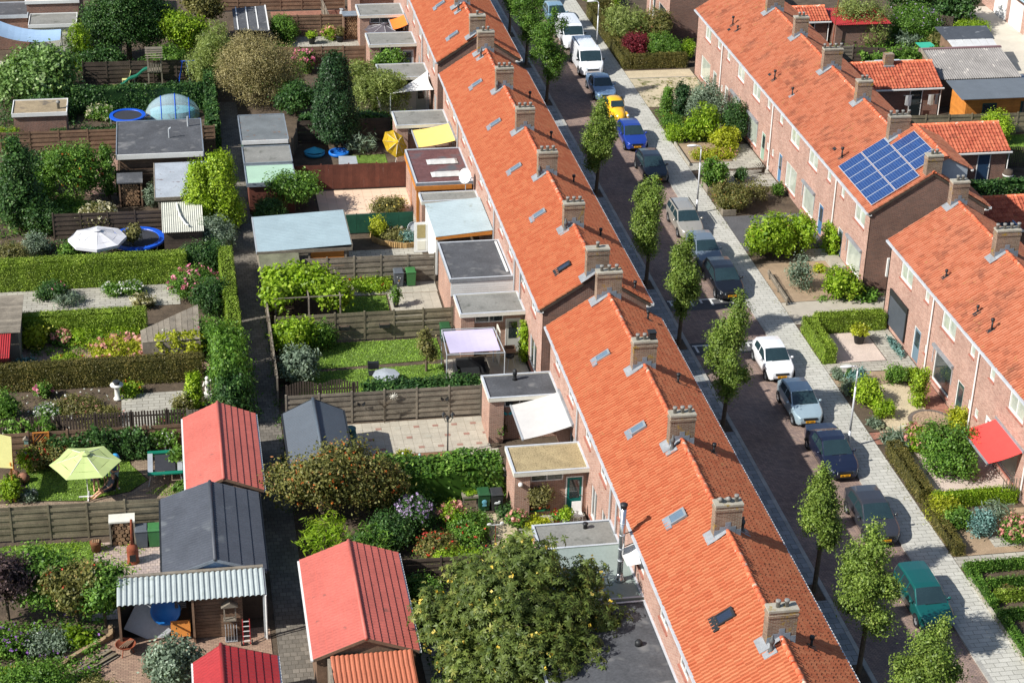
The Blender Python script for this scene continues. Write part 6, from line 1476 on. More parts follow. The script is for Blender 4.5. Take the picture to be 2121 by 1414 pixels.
# planted-row posts, statues and pots in the rose garden
STONE=mat('white_statue_stone',srgb(232,230,222,.82),.8,.08,4,bump=.15)
t=thing('stone_lantern','white stone pedestal with a planted bowl','pedestal',(-4.0,90.4,0)); MB().lathe([(.22,0),(.22,.08),(.14,.12),(.14,.75),(.2,.8),(.34,.84),(.36,.9)],(-4.0,90.4,0),10).build('pedestal',STONE,t,True); MB().lathe([(.14,.9),(.2,1.1),(.18,1.1)],(-4.0,90.4,0),10).build('bowl',BLACKM,t,True)
t=thing('statue','white garden statue of a child beside the conifer','statue',(.75,90.0,0)); MB().box(.55,.95,89.8,90.2,0,.25).build('plinth',STONE,t)
MB().ball((.75,90,.5),(.15,.13,.25)).ball((.75,90,.85),(.16,.13,.22)).ball((.75,89.98,1.15),(.12,.12,.13)).tube((.62,90,.95),(.52,89.85,.75),.05).tube((.88,90,.95),(.95,89.9,1.1),.05).build('figure',STONE,t,True)
TERR=mat('terracotta_pot',srgb(196,108,72,.75),.85,.15,4,bump=.1)
def pot(label,x,y,r,h,m,plant=None,pw=.5,ph=.5,flow=None,z=0,name='plant_pot',group=None):
    t=thing(name,label,'plant pot',(x,y,z),group); MB().lathe([(r*.7,0),(r,h*.88),(r*1.08,h*.9),(r*1.08,h),(r*.9,h*.96),(.01,h*.93)],(0,0,0),14).build('pot',m,t,True,True)
    if plant:
        me=blob_leaves('foliage',[(0,0,h+ph*.45,pw*.5,pw*.5,ph*.5)],int(240*pw/.5),.07,plant,.08,8); obj('foliage',me,t,True)
        if flow:
            P=np.stack([rng.normal(0,pw*.3,25),rng.normal(0,pw*.3,25),h+ph*.8+rng.normal(0,.06,25)],1); obj('blossom',leaf_mesh('blossom',P,unit(25),.06,flow,rng.uniform(0,1,25),.9),t,True)
    return t
# people under the lime parasol ------------------------------------------------
SKIN=mat('skin',srgb(226,172,140,.78),.6,.06,6,bump=0); HAIRB=mat('brown_hair',srgb(84,62,46,.7),.7,.2,9); HAIRG=mat('greying_hair',srgb(150,134,116,.7),.7,.2,9)
def skin_mesh(name,chains,m,par,sub=1):
    """continuous surface grown over joint chains [(point, radius), ...]"""
    V=[];E=[];R=[];idx={}
    def vid(p,r):
        k=tuple(round(c,4) for c in p)
        if k not in idx: idx[k]=len(V); V.append(p); R.append(r)
        return idx[k]
    for c in chains:
        ids=[vid(p,r) for p,r in c]
        for a,b in zip(ids,ids[1:]): E.append((a,b))
    me=bpy.data.meshes.new(name); me.from_pydata(V,E,[]); me.materials.append(m); o=obj(name,me,par,True)
    o.modifiers.new('skin','SKIN'); sv=me.skin_vertices[0].data
    for i,r in enumerate(R): sv[i].radius=r if hasattr(r,'__len__') else (r,r)
    sv[0].use_root=True
    s=o.modifiers.new('sub','SUBSURF'); s.levels=sub; s.render_levels=sub
    me.polygons.foreach_set('use_smooth',[True]*len(me.polygons))
    return o
def person(label,x,y,rz,pose,shirt,bottom,hair,H=1.75,group='people under the lime parasol',skirt=False,long_hair=False):
    t=thing('person',label,'person',(x,y,0),group,rz); k=H/1.75
    if pose=='stand':
        hip=(0,0,.92);ch=(0,.0,1.28);nk=(0,-.01,1.48);hd=(0,-.05,1.62)
        legs=[[(s*.09,0,.88),(s*.10,-.03,.48),(s*.11,.02,.08),(s*.12,-.13,.03)] for s in(-1,1)]
        arms=[[(s*.19,0,1.42),(s*.25,-.03,1.14),(s*.13,-.25,1.10),(s*.05,-.33,1.14)] for s in(-1,1)]
    elif pose=='sit':
        hip=(0,0,.47);ch=(0,.12,.82);nk=(0,.15,1.02);hd=(0,.12,1.17)
        legs=[[(s*.09,0,.46),(s*.11,-.44,.48),(s*.12,-.46,.08),(s*.13,-.60,.03)] for s in(-1,1)]
        arms=[[(s*.18,.13,.97),(s*.24,.02,.72),(s*.12,-.25,.62),(s*.06,-.34,.60)] for s in(-1,1)]
    else: # reclining, legs stretched
        hip=(0,0,.42);ch=(0,.24,.72);nk=(0,.34,.92);hd=(0,.34,1.07)
        legs=[[(s*.08,0,.42),(s*.10,-.42,.36),(s*.10,-.84,.12),(s*.12,-.98,.12)] for s in(-1,1)]
        arms=[[(s*.18,.27,.88),(s*.24,.1,.66),(s*.14,-.15,.52),(s*.1,-.28,.48)] for s in(-1,1)]
    S=lambda p:tuple(c*k for c in p)
    lr=[.085,.06,.045,.04]; ar=[.055,.045,.035,.038]
    ch0=[(S(hip),(.14*k,.1*k)),(S(ch),(.17*k,.11*k)),(S(nk),.06*k),(S(hd),.075*k)]
    chains=[ch0]
    for l in legs: chains.append([(S(hip),(.14*k,.1*k))]+[(S(p),r*k) for p,r in zip(l,lr)])
    for a in arms: chains.append([(S(ch),(.17*k,.11*k))]+[(S(p),r*k) for p,r in zip(a,ar)])
    skin_mesh('body',chains,SKIN,t)
    # fingers and thumb
    for a in arms:
        h0=Vector(a[3]); e=(Vector(a[3])-Vector(a[2])).normalized(); sd=e.cross(Vector((0,0,1))).normalized(); m=MB()
        for i in range(4): b=h0+sd*(.027*(i-1.5)); m.path([b,b+e*.04+Vector((0,0,-.004)),b+e*(.065+.012*(i in(1,2)))-Vector((0,0,.02))],[.012,.011,.008],5)
        m.path([h0-e*.03+sd*.04,h0+sd*.065+e*.01,h0+sd*.06+e*.04],[.013,.012,.009],5); m.v=[tuple(c*k for c in p) for p in m.v]; m.build('hand',SKIN,t,True,True)
    # head with face
    c=Vector(S(hd))+Vector((0,-.012*k,.03*k)); m=MB().ball(c,(.082*k,.1*k,.118*k),12,10); m.ball(c+Vector((0,-.1*k,-.01*k)),(.014*k,.02*k,.025*k),6,5)
    for s in(-1,1): m.ball(c+Vector((s*.083*k,.0,0)),(.012*k,.02*k,.03*k),6,5)
    m.build('head',SKIN,t,True,True); m=MB()
    for s in(-1,1): m.ball(c+Vector((s*.032*k,-.092*k,.012*k)),.01*k,6,4)
    m.build('eyes',BLACKM,t,False,True); MB().ball(c+Vector((0,-.09*k,-.055*k)),(.026*k,.012*k,.007*k),6,4).build('mouth',mat('lip',srgb(176,96,88,.75),.6,.05,6),t,False,True)
    m=MB().ball(c+Vector((0,.028*k,.03*k)),(.094*k,.098*k,.108*k),12,9)
    if long_hair: m.ball(c+Vector((0,.07*k,-.1*k)),(.09*k,.05*k,.13*k),10,8)
    m.build('hair',hair,t,True,True)
    up_=[(S(hip),(.155*k,.115*k)),(S(ch),(.185*k,.125*k)),((S(nk)[0],S(nk)[1],S(nk)[2]-.04*k),.075*k)]
    sh=[up_]+[[(S(ch),(.185*k,.125*k)),(S(a[0]),.07*k),((S(a[0])[0]*.4+S(a[1])[0]*.6,S(a[0])[1]*.4+S(a[1])[1]*.6,S(a[0])[2]*.4+S(a[1])[2]*.6),.06*k)] for a in arms]
    skin_mesh('shirt' if not skirt else 'dress',sh,shirt,t)
    bt=[]
    for l in legs: bt.append([(S(hip),(.16*k,.12*k)),(S(l[0]),.1*k),((S(l[0])[0]*.25+S(l[1])[0]*.75,S(l[0])[1]*.25+S(l[1])[1]*.75,S(l[0])[2]*.25+S(l[1])[2]*.75),.09*k)])
    skin_mesh('skirt' if skirt else 'shorts',bt,bottom,t)
    for l in legs:
        p=Vector(S(l[3])); MB().ball(p+Vector((0,.05*k,-.0)),(.05*k,.12*k,.04*k),8,6).build('shoe',WHITE if pose=='stand' else WOODB,t,True,True)
    return t
CL=lambda n,c,**k:mat(n,srgb(*c,.72),.85,.12,6,bump=.1,**k)
person('standing person in a teal blue shirt and light shorts holding a blue ball',-4.05,81.35,.5,'stand',CL('teal_shirt',(52,104,128)),CL('light_blue_shorts',(156,196,206)),HAIRB,1.82)
person('seated person in a black and white patterned dress at the back',-5.0,81.75,.1,'sit',CL('patterned_dress',(52,54,62),stain=(srgb(214,214,214,.7),14,.52)),MATS['patterned_dress'],HAIRB,1.68,skirt=True,long_hair=True)
person('child in a pink top and turquoise shorts beside the standing person',-4.5,81.85,0,'stand',CL('pink_top',(206,92,120)),CL('turquoise_shorts',(96,190,186)),HAIRB,1.25)
person('seated person in grey with bare legs stretched out, nearest the fence',-4.4,80.75,-1.15,'lounge',CL('grey_top',(96,104,116)),CL('grey_skirt',(86,92,104)),HAIRG,1.68,skirt=True,long_hair=True)
tag(MB().ball((-3.95,81.5,1.75),.2,12,9).build('beach_ball',mat('sky_blue_vinyl',srgb(70,170,230,.8),.4,.06,2,bump=0),None,True),'sky blue ball held above the standing person','ball').location.z=1.5
for lb,x,y,rz in (('dark metal chair under the seated person at the back',-5.0,81.85,.1),('dark metal chair under the person with stretched legs',-4.35,80.8,-1.15)):
    t=thing('garden_chair',lb,'chair',(x,y,0),'chairs under the lime parasol',rz); MB().box(-.25,.25,-.22,.25,.36,.39).build('seat',BLACKM,t,False,True); MB().hexa([(-.25,.24,.4),(.25,.24,.4),(.25,.27,.4),(-.25,.27,.4),(-.24,.44,.95),(.24,.44,.95),(.24,.47,.95),(-.24,.47,.95)]).build('backrest',BLACKM,t,False,True)
    for sx in(-.23,.23):
        for sy in(-.2,.23): MB().tube((sx,sy,0),(sx,sy,.36),.014,n=6).build('leg',BLACKM,t,False,True)
t=thing('sun_awning','pale yellow canvas awning at the left edge','awning',(-9.3,82,0)); MB().quad((-10.6,83.6,2.6),(-8.95,83.3,2.2),(-8.75,80.6,2.0),(-10.6,80.4,2.4)).build('fabric',mat('pale_yellow_canvas',srgb(240,232,150,.82),.8,.05,2),t)
for p in ((-9.0,83.2),(-8.85,80.8)): MB().tube((p[0],p[1],0),(p[0],p[1],2.2),.05).build('post',WOODO,t)
for i,(x,y) in enumerate(((-8.9,82.3),(-8.5,82.6),(-8.9,81.7),(-8.6,81.4),(-8.95,82.9))):
    tag(MB().ball((x,y,.22),(.32,.28,.3),7,5).build('rock',mat('reddish_rock',srgb(164,116,92,.7),.9,.3,2.5,bump=.8,bsc=8),None,True),['largest reddish rock by the yellow awning','reddish rock right of the yellow awning','reddish rock nearest the garden path','small reddish rock by the lawn corner','reddish rock under the brown fence'][i],'rock','reddish rocks at the lawn edge')
# ============================================================ small things between alley and left row
t=bin_('grey bin with orange dots against the slatted fence',12.55,102.4,BINGR); t.location.y=102.35
for i,(x,z) in enumerate(((-.1,.7),(.08,.62),(.0,.45),(-.05,.3))): MB().tube((x,-.31+.05*(.9-z),z),(x,-.30+.05*(.9-z),z),.035).build('sticker',STICK if i!=2 else PLATE,t,False,True)
bin_('green bin next to the grey dotted one',13.3,102.35,BINGN)
t=bin_('dark green bin with a skull like sticker by the ivy hedge',13.6,77.1,BINDG); MB().ball((0,-.28,.55),(.13,.02,.13),10,6).box(-.1,.1,-.3,-.29,.32,.42).build('sticker',STICKB,t,False,True)
t=bin_('black bin with a white sticker beside the extension',14.22,77.0,BINBK); MB().ball((0,-.28,.5),(.16,.02,.07),10,6).ball((.1,-.28,.58),(.06,.02,.05),8,6).build('sticker',STICK,t,False,True)
bin_('green bin behind the lilac sail',14.3,94.9,BINDG)
# three-lantern garden lamp
t=thing('garden_lamp','black lamp post with three lanterns on the patio','lamp post',(12.6,82.3,0)); MB().lathe([(.14,0),(.14,.05),(.06,.12),(.04,.4),(.03,2.1)],(12.6,82.3,0),10).build('pole',BLACKM,t,True)
for a in (0.3,2.4,4.5):
    c=Vector((12.6+.26*math.cos(a),82.3+.26*math.sin(a),2.15)); MB().path([(12.6,82.3,2.0),(12.6+.15*math.cos(a),82.3+.15*math.sin(a),1.95),c],.018,6).build('arm',BLACKM,t); MB().lathe([(.05,0),(.09,.2)],c,6).build('lantern_glass',GLASS,t); MB().lathe([(.12,.2),(.04,.3),(.01,.36)],c,6).build('lantern_roof',BLACKM,t)
pot('blue glazed pot with a leafy plant by the extension',15.5,83.6,.24,.4,mat('blue_glaze',srgb(50,100,190,.78),.2,.1,3,bump=0),L_MID,.8,.7)
pot('black pot with a tall leafy plant on the grey patio',12.05,99.5,.18,.35,BLACKM,L_MID,.7,1.0)
t=thing('water_butt','teal rain barrel beside the charcoal shed','barrel',(7.8,84.0,0)); MB().lathe([(.26,0),(.32,.4),(.32,.6),(.28,.95),(.3,.96),(.3,1.0)],(7.8,84.0,0),16).build('barrel',mat('teal_plastic',srgb(60,120,124,.75),.5,.1,2),t,True)
for lb,x,y,r in (('terracotta bowl on the bark bed',11.3,81.75,.3),('terracotta trough right of the bowl on the bark bed',12.1,81.95,.26),('terracotta tray left on the bark bed',9.75,82.35,.26)):
    tag(MB().lathe([(r*.7,0),(r,.16),(r*.9,.16),(r*.6,.06)],(x,y,0),14).build('terracotta_bowl',TERR,None,True),lb,'bowl','terracotta bowls on the bark')
t=thing('statue','pale figure statue on the bark bed','statue',(11.0,81.1,0)); MB().ball((11,81.1,.25),(.13,.12,.27)).ball((11,81.1,.6),(.1,.1,.2)).ball((11,81.1,.86),(.08,.08,.1)).build('figure',mat('verdigris_stone',srgb(170,200,200,.78),.7,.1,4),t,True)
t=thing('statue','white goose figure lying on the bark bed','statue',(9.4,81.25,0)); MB().ball((9.4,81.25,.14),(.34,.18,.14)).ball((9.75,81.25,.25),(.1,.08,.08)).build('figure',STONE,t,True)
t=thing('solar_stake','white post light on the bark bed','garden light',(10.2,81.5,0)); MB().tube((10.2,81.5,0),(10.2,81.5,.75),.035).ball((10.2,81.5,.8),.06).build('post',WHITE,t,True)
t=thing('fountain_stone','dark standing stone at the shed end of the bark bed','stone',(9.0,82.1,0)); MB().ball((9.0,82.1,.35),(.12,.1,.4)).build('stone',BLACKM,t,True)
# trough table, planter shelf, chair, wind vane
t=thing('planter_table','wooden table with a planted tray at the ivy','planter',(12.95,77.2,0)); MB().box(12.55,13.35,76.95,77.4,.72,.84).build('tray',WOODG,t); obj('plants',blob_leaves('plants',[(12.95,77.17,.9,.38,.2,.1)],180,.05,L_LIME,.05,6),t)
for x in (12.62,13.28): MB().box(x-.03,x+.03,77.1,77.16,0,.72).build('leg',WOODG,t)
t=thing('planter_table','low bench crowded with pots below the extension window','planter',(15.9,76.3,0)); MB().box(15.3,16.7,76.0,76.5,.3,.36).build('board',mat('green_bench',srgb(40,120,80,.75),.6,.1,2),t); obj('plants',blob_leaves('plants',[(15.6,76.2,.55,.3,.2,.2),(16.1,76.25,.6,.3,.2,.25),(16.5,76.25,.5,.2,.2,.18)],420,.05,L_OLIVE,.06,6),t)
for i,x in enumerate((15.4,15.8,16.2,16.6)): MB().lathe([(.07,.36),(.1,.55)],(x,76.1,0),8).build('pot',TERR,t,True)
t=thing('garden_chair','white plastic chair draped in a cloth by the teal door','chair',(17.9,75.3,0)); MB().box(17.65,18.15,75.1,75.55,.4,.44).build('seat',WHITE,t); MB().hexa([(17.65,75.5,.44),(18.15,75.5,.44),(18.15,75.56,.44),(17.65,75.56,.44),(17.68,75.62,.95),(18.12,75.62,.95),(18.12,75.68,.95),(17.68,75.68,.95)]).build('backrest',WHITE,t)
for x in (17.68,18.12):
    for y in (75.13,75.5): MB().bar((x,y,0),(x,y,.4),.035).build('leg',WHITE,t)
t=thing('weather_vane','white weather vane on a rusty pole','weather vane',(13.55,73.4,0)); MB().tube((13.55,73.4,0),(13.55,73.4,1.45),.02).build('pole',RUST,t); MB().bar((13.2,73.4,1.45),(13.9,73.4,1.45),.03).ball((13.25,73.4,1.5),(.12,.03,.07)).ball((13.85,73.4,1.52),(.1,.03,.08)).build('vane',WHITE,t)
t=thing('wall_lamp','white globe lamp on the brick pier','lamp',(15.1,75.8,2.1)); MB().ball((15.15,75.78,2.05),.12,12,8).build('globe',WHITE,t,True); MB().box(15.1,15.2,75.8,75.88,2.0,2.1).build('bracket',BLACKM,t)
pot('terracotta pot with red flowers left of the teal door step',16.9,75.3,.16,.3,TERR,L_MID,.5,.4,F_REDF); pot('grey pot with tall greens beside the cloth covered chair',17.3,75.0,.18,.35,GALV,L_LIME,.6,.7)
for lb,x,y,z in (('blue butterfly ornament on the extension wall',15.9,83.47,1.6),):
    t=thing('butterfly_ornament',lb,'ornament',(x,y,z)); B_=mat('turquoise_enamel',srgb(40,180,190,.8),.3,.08,3,bump=0)
    for s in(-1,1): MB().poly([(x,y-.03,z-.05),(x+s*.25,y-.06,z+.16),(x+s*.28,y-.06,z+.02),(x+s*.12,y-.05,z-.12)]).build('wing',B_,t)
t=thing('sun_ornament','round cream sun ornament on the slatted fence','ornament',(10.3,86.15,1.5)); 
for i in range(10): a=i*.628; MB().bar((10.3,86.16,1.5),(10.3+.22*math.cos(a),86.16,1.5+.22*math.sin(a)),.05,.015).build('ray',CREAM,t)
MB().ball((10.3,86.15,1.5),(.12,.03,.12),10,6).build('disc',CREAM,t,True)
for x,lb in ((8.6,'black butterfly cut-out on the left of the fence'),(13.0,'black butterfly cut-out on the right of the fence')):
    t=thing('butterfly_ornament',lb,'ornament',(x,86.2,1.1))
    for s in(-1,1): MB().poly([(x,86.2,1.1),(x+s*.2,86.15,1.3),(x+s*.22,86.15,1.12),(x+s*.1,86.15,1.0)]).build('wing',BLACKM,t)
t=thing('willow_ornament','bundle of curled branches standing before the fence','ornament',(9.8,86.0,0))
for i in range(9): a=i*.35-1.4; MB().path([(9.8,86.0,.0),(9.8,86.0,.9),(9.8+.3*math.sin(a),85.95,1.3),(9.8+.5*math.sin(a),85.95,1.4+.1*math.cos(a))],[.02,.015,.01,.005],5).build('branch',TRUNK,t)
for x,lb in ((8.6,'left planter box hung on the mossy fence'),(10.9,'right planter box hung on the mossy fence')):
    t=thing('fence_planter',lb,'planter',(x,95.35,.95),'planter boxes on the mossy fence'); MB().box(x-.3,x+.3,95.22,95.45,.85,1.05).build('box',BLACKM,t); MB().box(x-.27,x+.27,95.24,95.43,1.052,1.056).build('soil',SOIL,t)
# below the lilac sail
t=thing('garden_sofa','dark covered garden sofa under the lilac sail','sofa',(15.2,90.4,0)); MB().box(14.3,15.9,90.0,90.7,0,.45).box(14.3,15.9,90.7,90.95,0,.95).box(14.15,14.3,90.0,90.95,0,.65).box(15.9,16.05,90.0,90.95,0,.65).build('cover',BLACKM,t)
t=thing('barbecue','black kettle barbecue with a wooden crate on top','barbecue',(17.4,91.3,0)); MB().ball((17.4,91.3,.75),(.28,.28,.22),12,8).build('kettle',BLACKM,t,True)
for a in (0,2.1,4.2): MB().bar((17.4+.15*math.cos(a),91.3+.15*math.sin(a),.65),(17.4+.3*math.cos(a),91.3+.3*math.sin(a),0),.025).build('leg',GALV,t)
t=thing('wooden_crate','wooden crate standing on the barbecue','crate',(17.4,91.3,1.0))
for a,b,c,d in ((17.1,17.7,91.05,91.08),(17.1,17.7,91.5,91.53),(17.1,17.13,91.08,91.5),(17.67,17.7,91.08,91.5)): MB().box(a,b,c,d,1.0,1.25).build('side',WOODB,t)
MB().box(17.13,17.67,91.08,91.5,.98,1.0).build('bottom',WOODB,t)
t=thing('glass_door','open glazed garden door beside the lilac sail','door',(16.9,92.4,0)); MB().box(16.86,16.92,91.6,92.6,.02,2.05).build('door_leaf',CREAM,t); MB().box(16.85,16.93,91.75,92.45,.8,1.9).build('pane',GLASS,t)
t=thing('garden_table','grey folded parasol table on the lawn edge','table',(10.4,90.4,0)); MB().lathe([(.75,.45),(.75,.5),(.1,.62)],(10.4,90.4,0),8).build('top',GALV,t); MB().tube((10.4,90.4,0),(10.4,90.4,.5),.05).build('leg',GALV,t)
t=thing('garden_chair','dark reclining chair beside the grey table','chair',(9.8,90.9,0)); MB().box(9.5,10.1,90.7,91.2,.3,.36).build('seat',BLACKM,t); MB().bar((9.55,91.2,.3),(9.55,91.45,.85),.05).bar((10.05,91.2,.3),(10.05,91.45,.85),.05).box(9.5,10.1,91.25,91.45,.4,.8).build('backrest',BLACKM,t)
# grapevine pergola
t=thing('pergola','slim pergola carrying the grapevine','pergola',(6.7,99.3,0))
for x in (4.9,6.8,8.6):
    for y in (97.6,101.2): MB().bar((x,y,0),(x,y,1.8),.08).build('post',WOODG,t)
for x in (4.9,6.8,8.6): MB().bar((x,97.4,1.84),(x,101.4,1.84),.07).build('beam',WOODG,t)
for y in (97.6,98.8,100.0,101.2): MB().bar((4.7,y,1.9),(8.8,y,1.9),.05).build('lath',WOODG,t)
# garden of the yellow parasol
parasol('tilted bright yellow parasol by the yellow awning',14.6,120.9,2.1,1.05,mat('bright_yellow_canvas',srgb(250,206,50,.84),.8,.05,2),n=8,tilt=(.75,.55),rise=.35)
for lb,x,y,c in (('turquoise paddling pool with a folded parasol',9.3,123.8,(70,170,205)),('round blue paddling pool on the worn grass',11.0,123.7,(40,120,214))):
    t=thing('paddling_pool',lb,'pool',(x,y,0)); m_=mat('vinyl_%d'%c[0],srgb(*c,.8),.4,.08,2,bump=0); MB().lathe([(.62,0),(.72,.08),(.72,.22),(.66,.26),(.58,.2),(.56,.06),(.01,.05)],(x,y,0),20,False).build('tub',m_,t,True)
    if x<10:
        m=MB(); 
        for i in range(8): a=i*.785;b=a+.785; m.poly([(x,y,.62),(x+.75*math.cos(a),y+.55*math.sin(a),.3),(x+.75*math.cos(b),y+.55*math.sin(b),.3)])
        m.build('folded_canopy',mat('turquoise_cloth',srgb(66,180,212,.8),.7,.06,2),t)
t=thing('table_tennis_table','grey folded board lying in the shed garden','table',(11.4,121.2,0)); MB().hexa([(10.7,120.6,.5),(12.0,120.5,.5),(12.0,121.7,.62),(10.8,121.8,.62),(10.7,120.6,.53),(12.0,120.5,.53),(12.0,121.7,.65),(10.8,121.8,.65)]).build('top',GALV,t)
for x,y in ((10.85,120.7),(11.9,120.6),(11.9,121.6),(10.9,121.7)): MB().bar((x,y,0),(x,y,.52),.04).build('leg',GALV,t)
t=thing('pergola','low timber railing below the yellow awning','railing',(17.3,118.6,0))
for i in range(8): MB().bar((16.2+i*.28,118.3,0),(16.2+i*.28,118.3,1.7),.05).build('post',WOODO,t)
# far gardens
t=thing('log_store','tall log store with flat roof by the far slatted fence','log store',(14.4,149,0)); MB().box(13.7,15.15,148.2,149.4,2.05,2.12).build('roof',LEADD,t); MB().box(13.75,13.85,148.3,149.35,0,2.05).build('side_board',WOODB,t); MB().box(15.0,15.1,148.3,149.35,0,2.05).build('side_board',WOODB,t)
logs(t,13.9,15.0,148.4,149.2,.03,2.0,.085)
parasol('dark grey parasol below the small orange awning',16.7,145.3,2.3,1.6,mat('dark_grey_canvas',srgb(98,92,98,.75),.8,.08,2),n=8,rise=.45)
t=thing('garden_chair','navy folding chair by the dark grey parasol','chair',(15.2,147.3,0)); MB().box(15.0,15.45,147.1,147.5,.4,.44).build('seat',CL('navy_cloth',(50,60,110)),t); MB().hexa([(15.0,147.5,.44),(15.45,147.5,.44),(15.45,147.55,.44),(15.0,147.55,.44),(15.0,147.7,1.0),(15.45,147.7,1.0),(15.45,147.75,1.0),(15.0,147.75,1.0)]).build('backrest',MATS['navy_cloth'],t)
for x in(15.03,15.42):
    for y in (147.13,147.5): MB().bar((x,y,0),(x,y,.4),.03).build('leg',BLACKM,t)
pot('black tub with a bright green grass ball in the far garden',11.1,147.7,.3,.55,BLACKM,L_LIME,.9,.5); pot('dark tub with thin reeds before the far log store',13.4,148.0,.32,.5,BLACKM,L_OLIVE,.7,.8)
t=thing('tilted_panel','dark ribbed canopy roof behind the willow','canopy',(6.2,148.5,0)); MB().hexa([(4.9,146.6,1.7),(7.6,146.1,1.7),(7.6,151.1,2.2),(4.9,150.5,2.2),(4.9,146.6,1.76),(7.6,146.1,1.76),(7.6,151.1,2.26),(4.9,150.5,2.26)]).build('roof',BITD,t)
for i in range(4): x=5.2+i*.8; MB().bar((x,146.5,1.79),(x,150.8,2.28),.09,.03).build('roof_bar',WHITE,t)
MB().bar((7.6,146.1,1.8),(7.6,151.1,2.28),.1,.05).build('edge_bar',WHITE,t); MB().box(5.0,7.5,147,150.4,0,1.7).build('wall',WOODD,t)
t=thing('milk_churn','grey metal churn by the far extension','churn',(14.2,153.6,0)); MB().lathe([(.28,0),(.28,.7),(.2,.85),(.2,.95),(.3,.97)],(14.2,153.6,0),12).build('churn',GALV,t,True)
vfence('short grey lath gate at the red paved yard',12.9,150.0,12.6,156.0,1.3,WOODG,bw=.08,gap=.05)
# ============================================================ front gardens right of the street
sheet('weedy_yard',34.97,40.3,130.5,138.3,.004,WEEDY); MB().box(34.97,40.3,136.75,136.85,.0,.05).build('kerb_edging',CONC)['kind']='structure'
sheet('gravel_strip',34.97,40.3,136.9,138.6,.006,GRAVEL)
sheet('front_path',34.97,40.3,118.0,119.3,.006,GREYPAV); sheet('front_path',38.4,40.3,119.3,122.4,.007,GREYPAV); sheet('front_path',36.9,40.3,114.6,117.6,.006,GREYPAV); sheet('soil_bed',34.97,38.3,119.4,123.0,.005,SANDY)
sheet('dark_gravel',34.97,40.3,104.6,110.0,.006,GRAVELD)
sheet('sandy_bed',34.97,40.3,97.2,102.6,.006,SANDY); sheet('front_path',38.6,40.3,102.6,104.4,.008,GREYPAV); sheet('gravel_path',34.97,47,94.3,97.15,.005,mat('fine_grit',srgb(190,182,166,.74),.95,.1,1.5,bump=.5,bsc=30))
sheet('pink_gravel',35.85,38.75,89.35,92.85,.008,GRAVELP); sheet('front_path',38.8,40.2,88.3,93.2,.006,GREYPAV); sheet('front_path',34.97,38.8,88.2,89.3,.006,GREYPAV)
sheet('sandy_bed',34.97,39.9,86.7,88.15,.005,SANDY); sheet('gravel_garden',35.6,39.6,81.0,86.65,.006,GRAVEL); sheet('brick_path',38.9,40.2,81.0,86.65,.01,REDPAV); sheet('brick_path',34.97,39.9,80.4,81.6,.009,REDPAV); sheet('soil_bed',34.97,36.2,81.7,86.6,.009,SOIL)
sheet('gravel_garden',35.9,40.2,74.6,79.6,.006,GRAVELP); sheet('sandy_bed',34.97,40.2,69.9,73.6,.006,SANDY); sheet('front_path',34.97,40.2,69.0,69.85,.008,GREYPAV); sheet('front_path',37.3,40.2,70.4,71.4,.009,GREYPAV)
# circle of setts
t=MB().lathe([(1.25,-.02),(1.25,.014)],(38.75,82.4,0),28).build('paved_circle',mat('circle_base',srgb(120,108,96,.7),.9,.1,2)); t['kind']='structure'
sett=mat('sett_stone',srgb(182,156,130,.72),.9,.15,3,bump=.2,orand=.12); settd=mat('dark_sett',srgb(120,110,104,.72),.9,.15,3,bump=.2,orand=.1)
for k in range(1,8):
    r=.15*k+.04; n=max(6,int(2*math.pi*r/.2))
    for i in range(n):
        a=2*math.pi*i/n; ubox('sett',settd if k==7 else sett,t,(38.75+r*math.cos(a),82.4+r*math.sin(a),.018),(.13,.18,.03),Matrix.Rotation(a,4,'Z'))
# low fences, steps, walls
t=vfence('low lath fence along the pavement by the holly',35.25,96.8,35.3,100.9,.45,WOODG,bw=.05,gap=.06)
t=thing('fan_trellis','fan shaped wooden trellis at the downpipe','trellis',(39.6,116.6,0))
for i in range(13): a=math.radians(95+i*6.5); MB().bar((39.9,116.9,.05),(39.9+1.35*math.cos(a),116.3+.1,.05+1.1*math.sin(a)),.05,.02).build('lath',WOODD,t)
t=thing('door_step','pale concrete block step at the grey front door','step',(39.85,101.7,0)); MB().box(39.55,40.35,100.9,102.6,0,.35).build('block',CONC,t)
for lb,a in (('timber planter wall right of the round shrub',(34.98,35.6,113.9,114.0)),('timber edge board by the brown green shrub',(34.98,35.9,110.1,110.2))):
    t=thing('planter_edge',lb,'edging',((a[0]+a[1])/2,a[2],0)); MB().box(*a,0,.4).build('front_board',WOODG,t); MB().box(34.98,35.06,a[3]+.004,a[3]+1.6,0,.4).build('side_board',WOODG,t)
t=thing('edge_wall','low concrete edge of the sandy bed','edging',(35.03,120.9,0))
for i in range(9): ubox('edge_stone',CONC,t,(35.03,119.0+i*.46,.1),(.1,.44,.24))
t=thing('edge_wall','low concrete edge of the box parterre','edging',(34.98,65,0))
for i in range(15): ubox('edge_stone',CONC,t,(35.0,61.3+i*.46,.08),(.1,.44,.2))
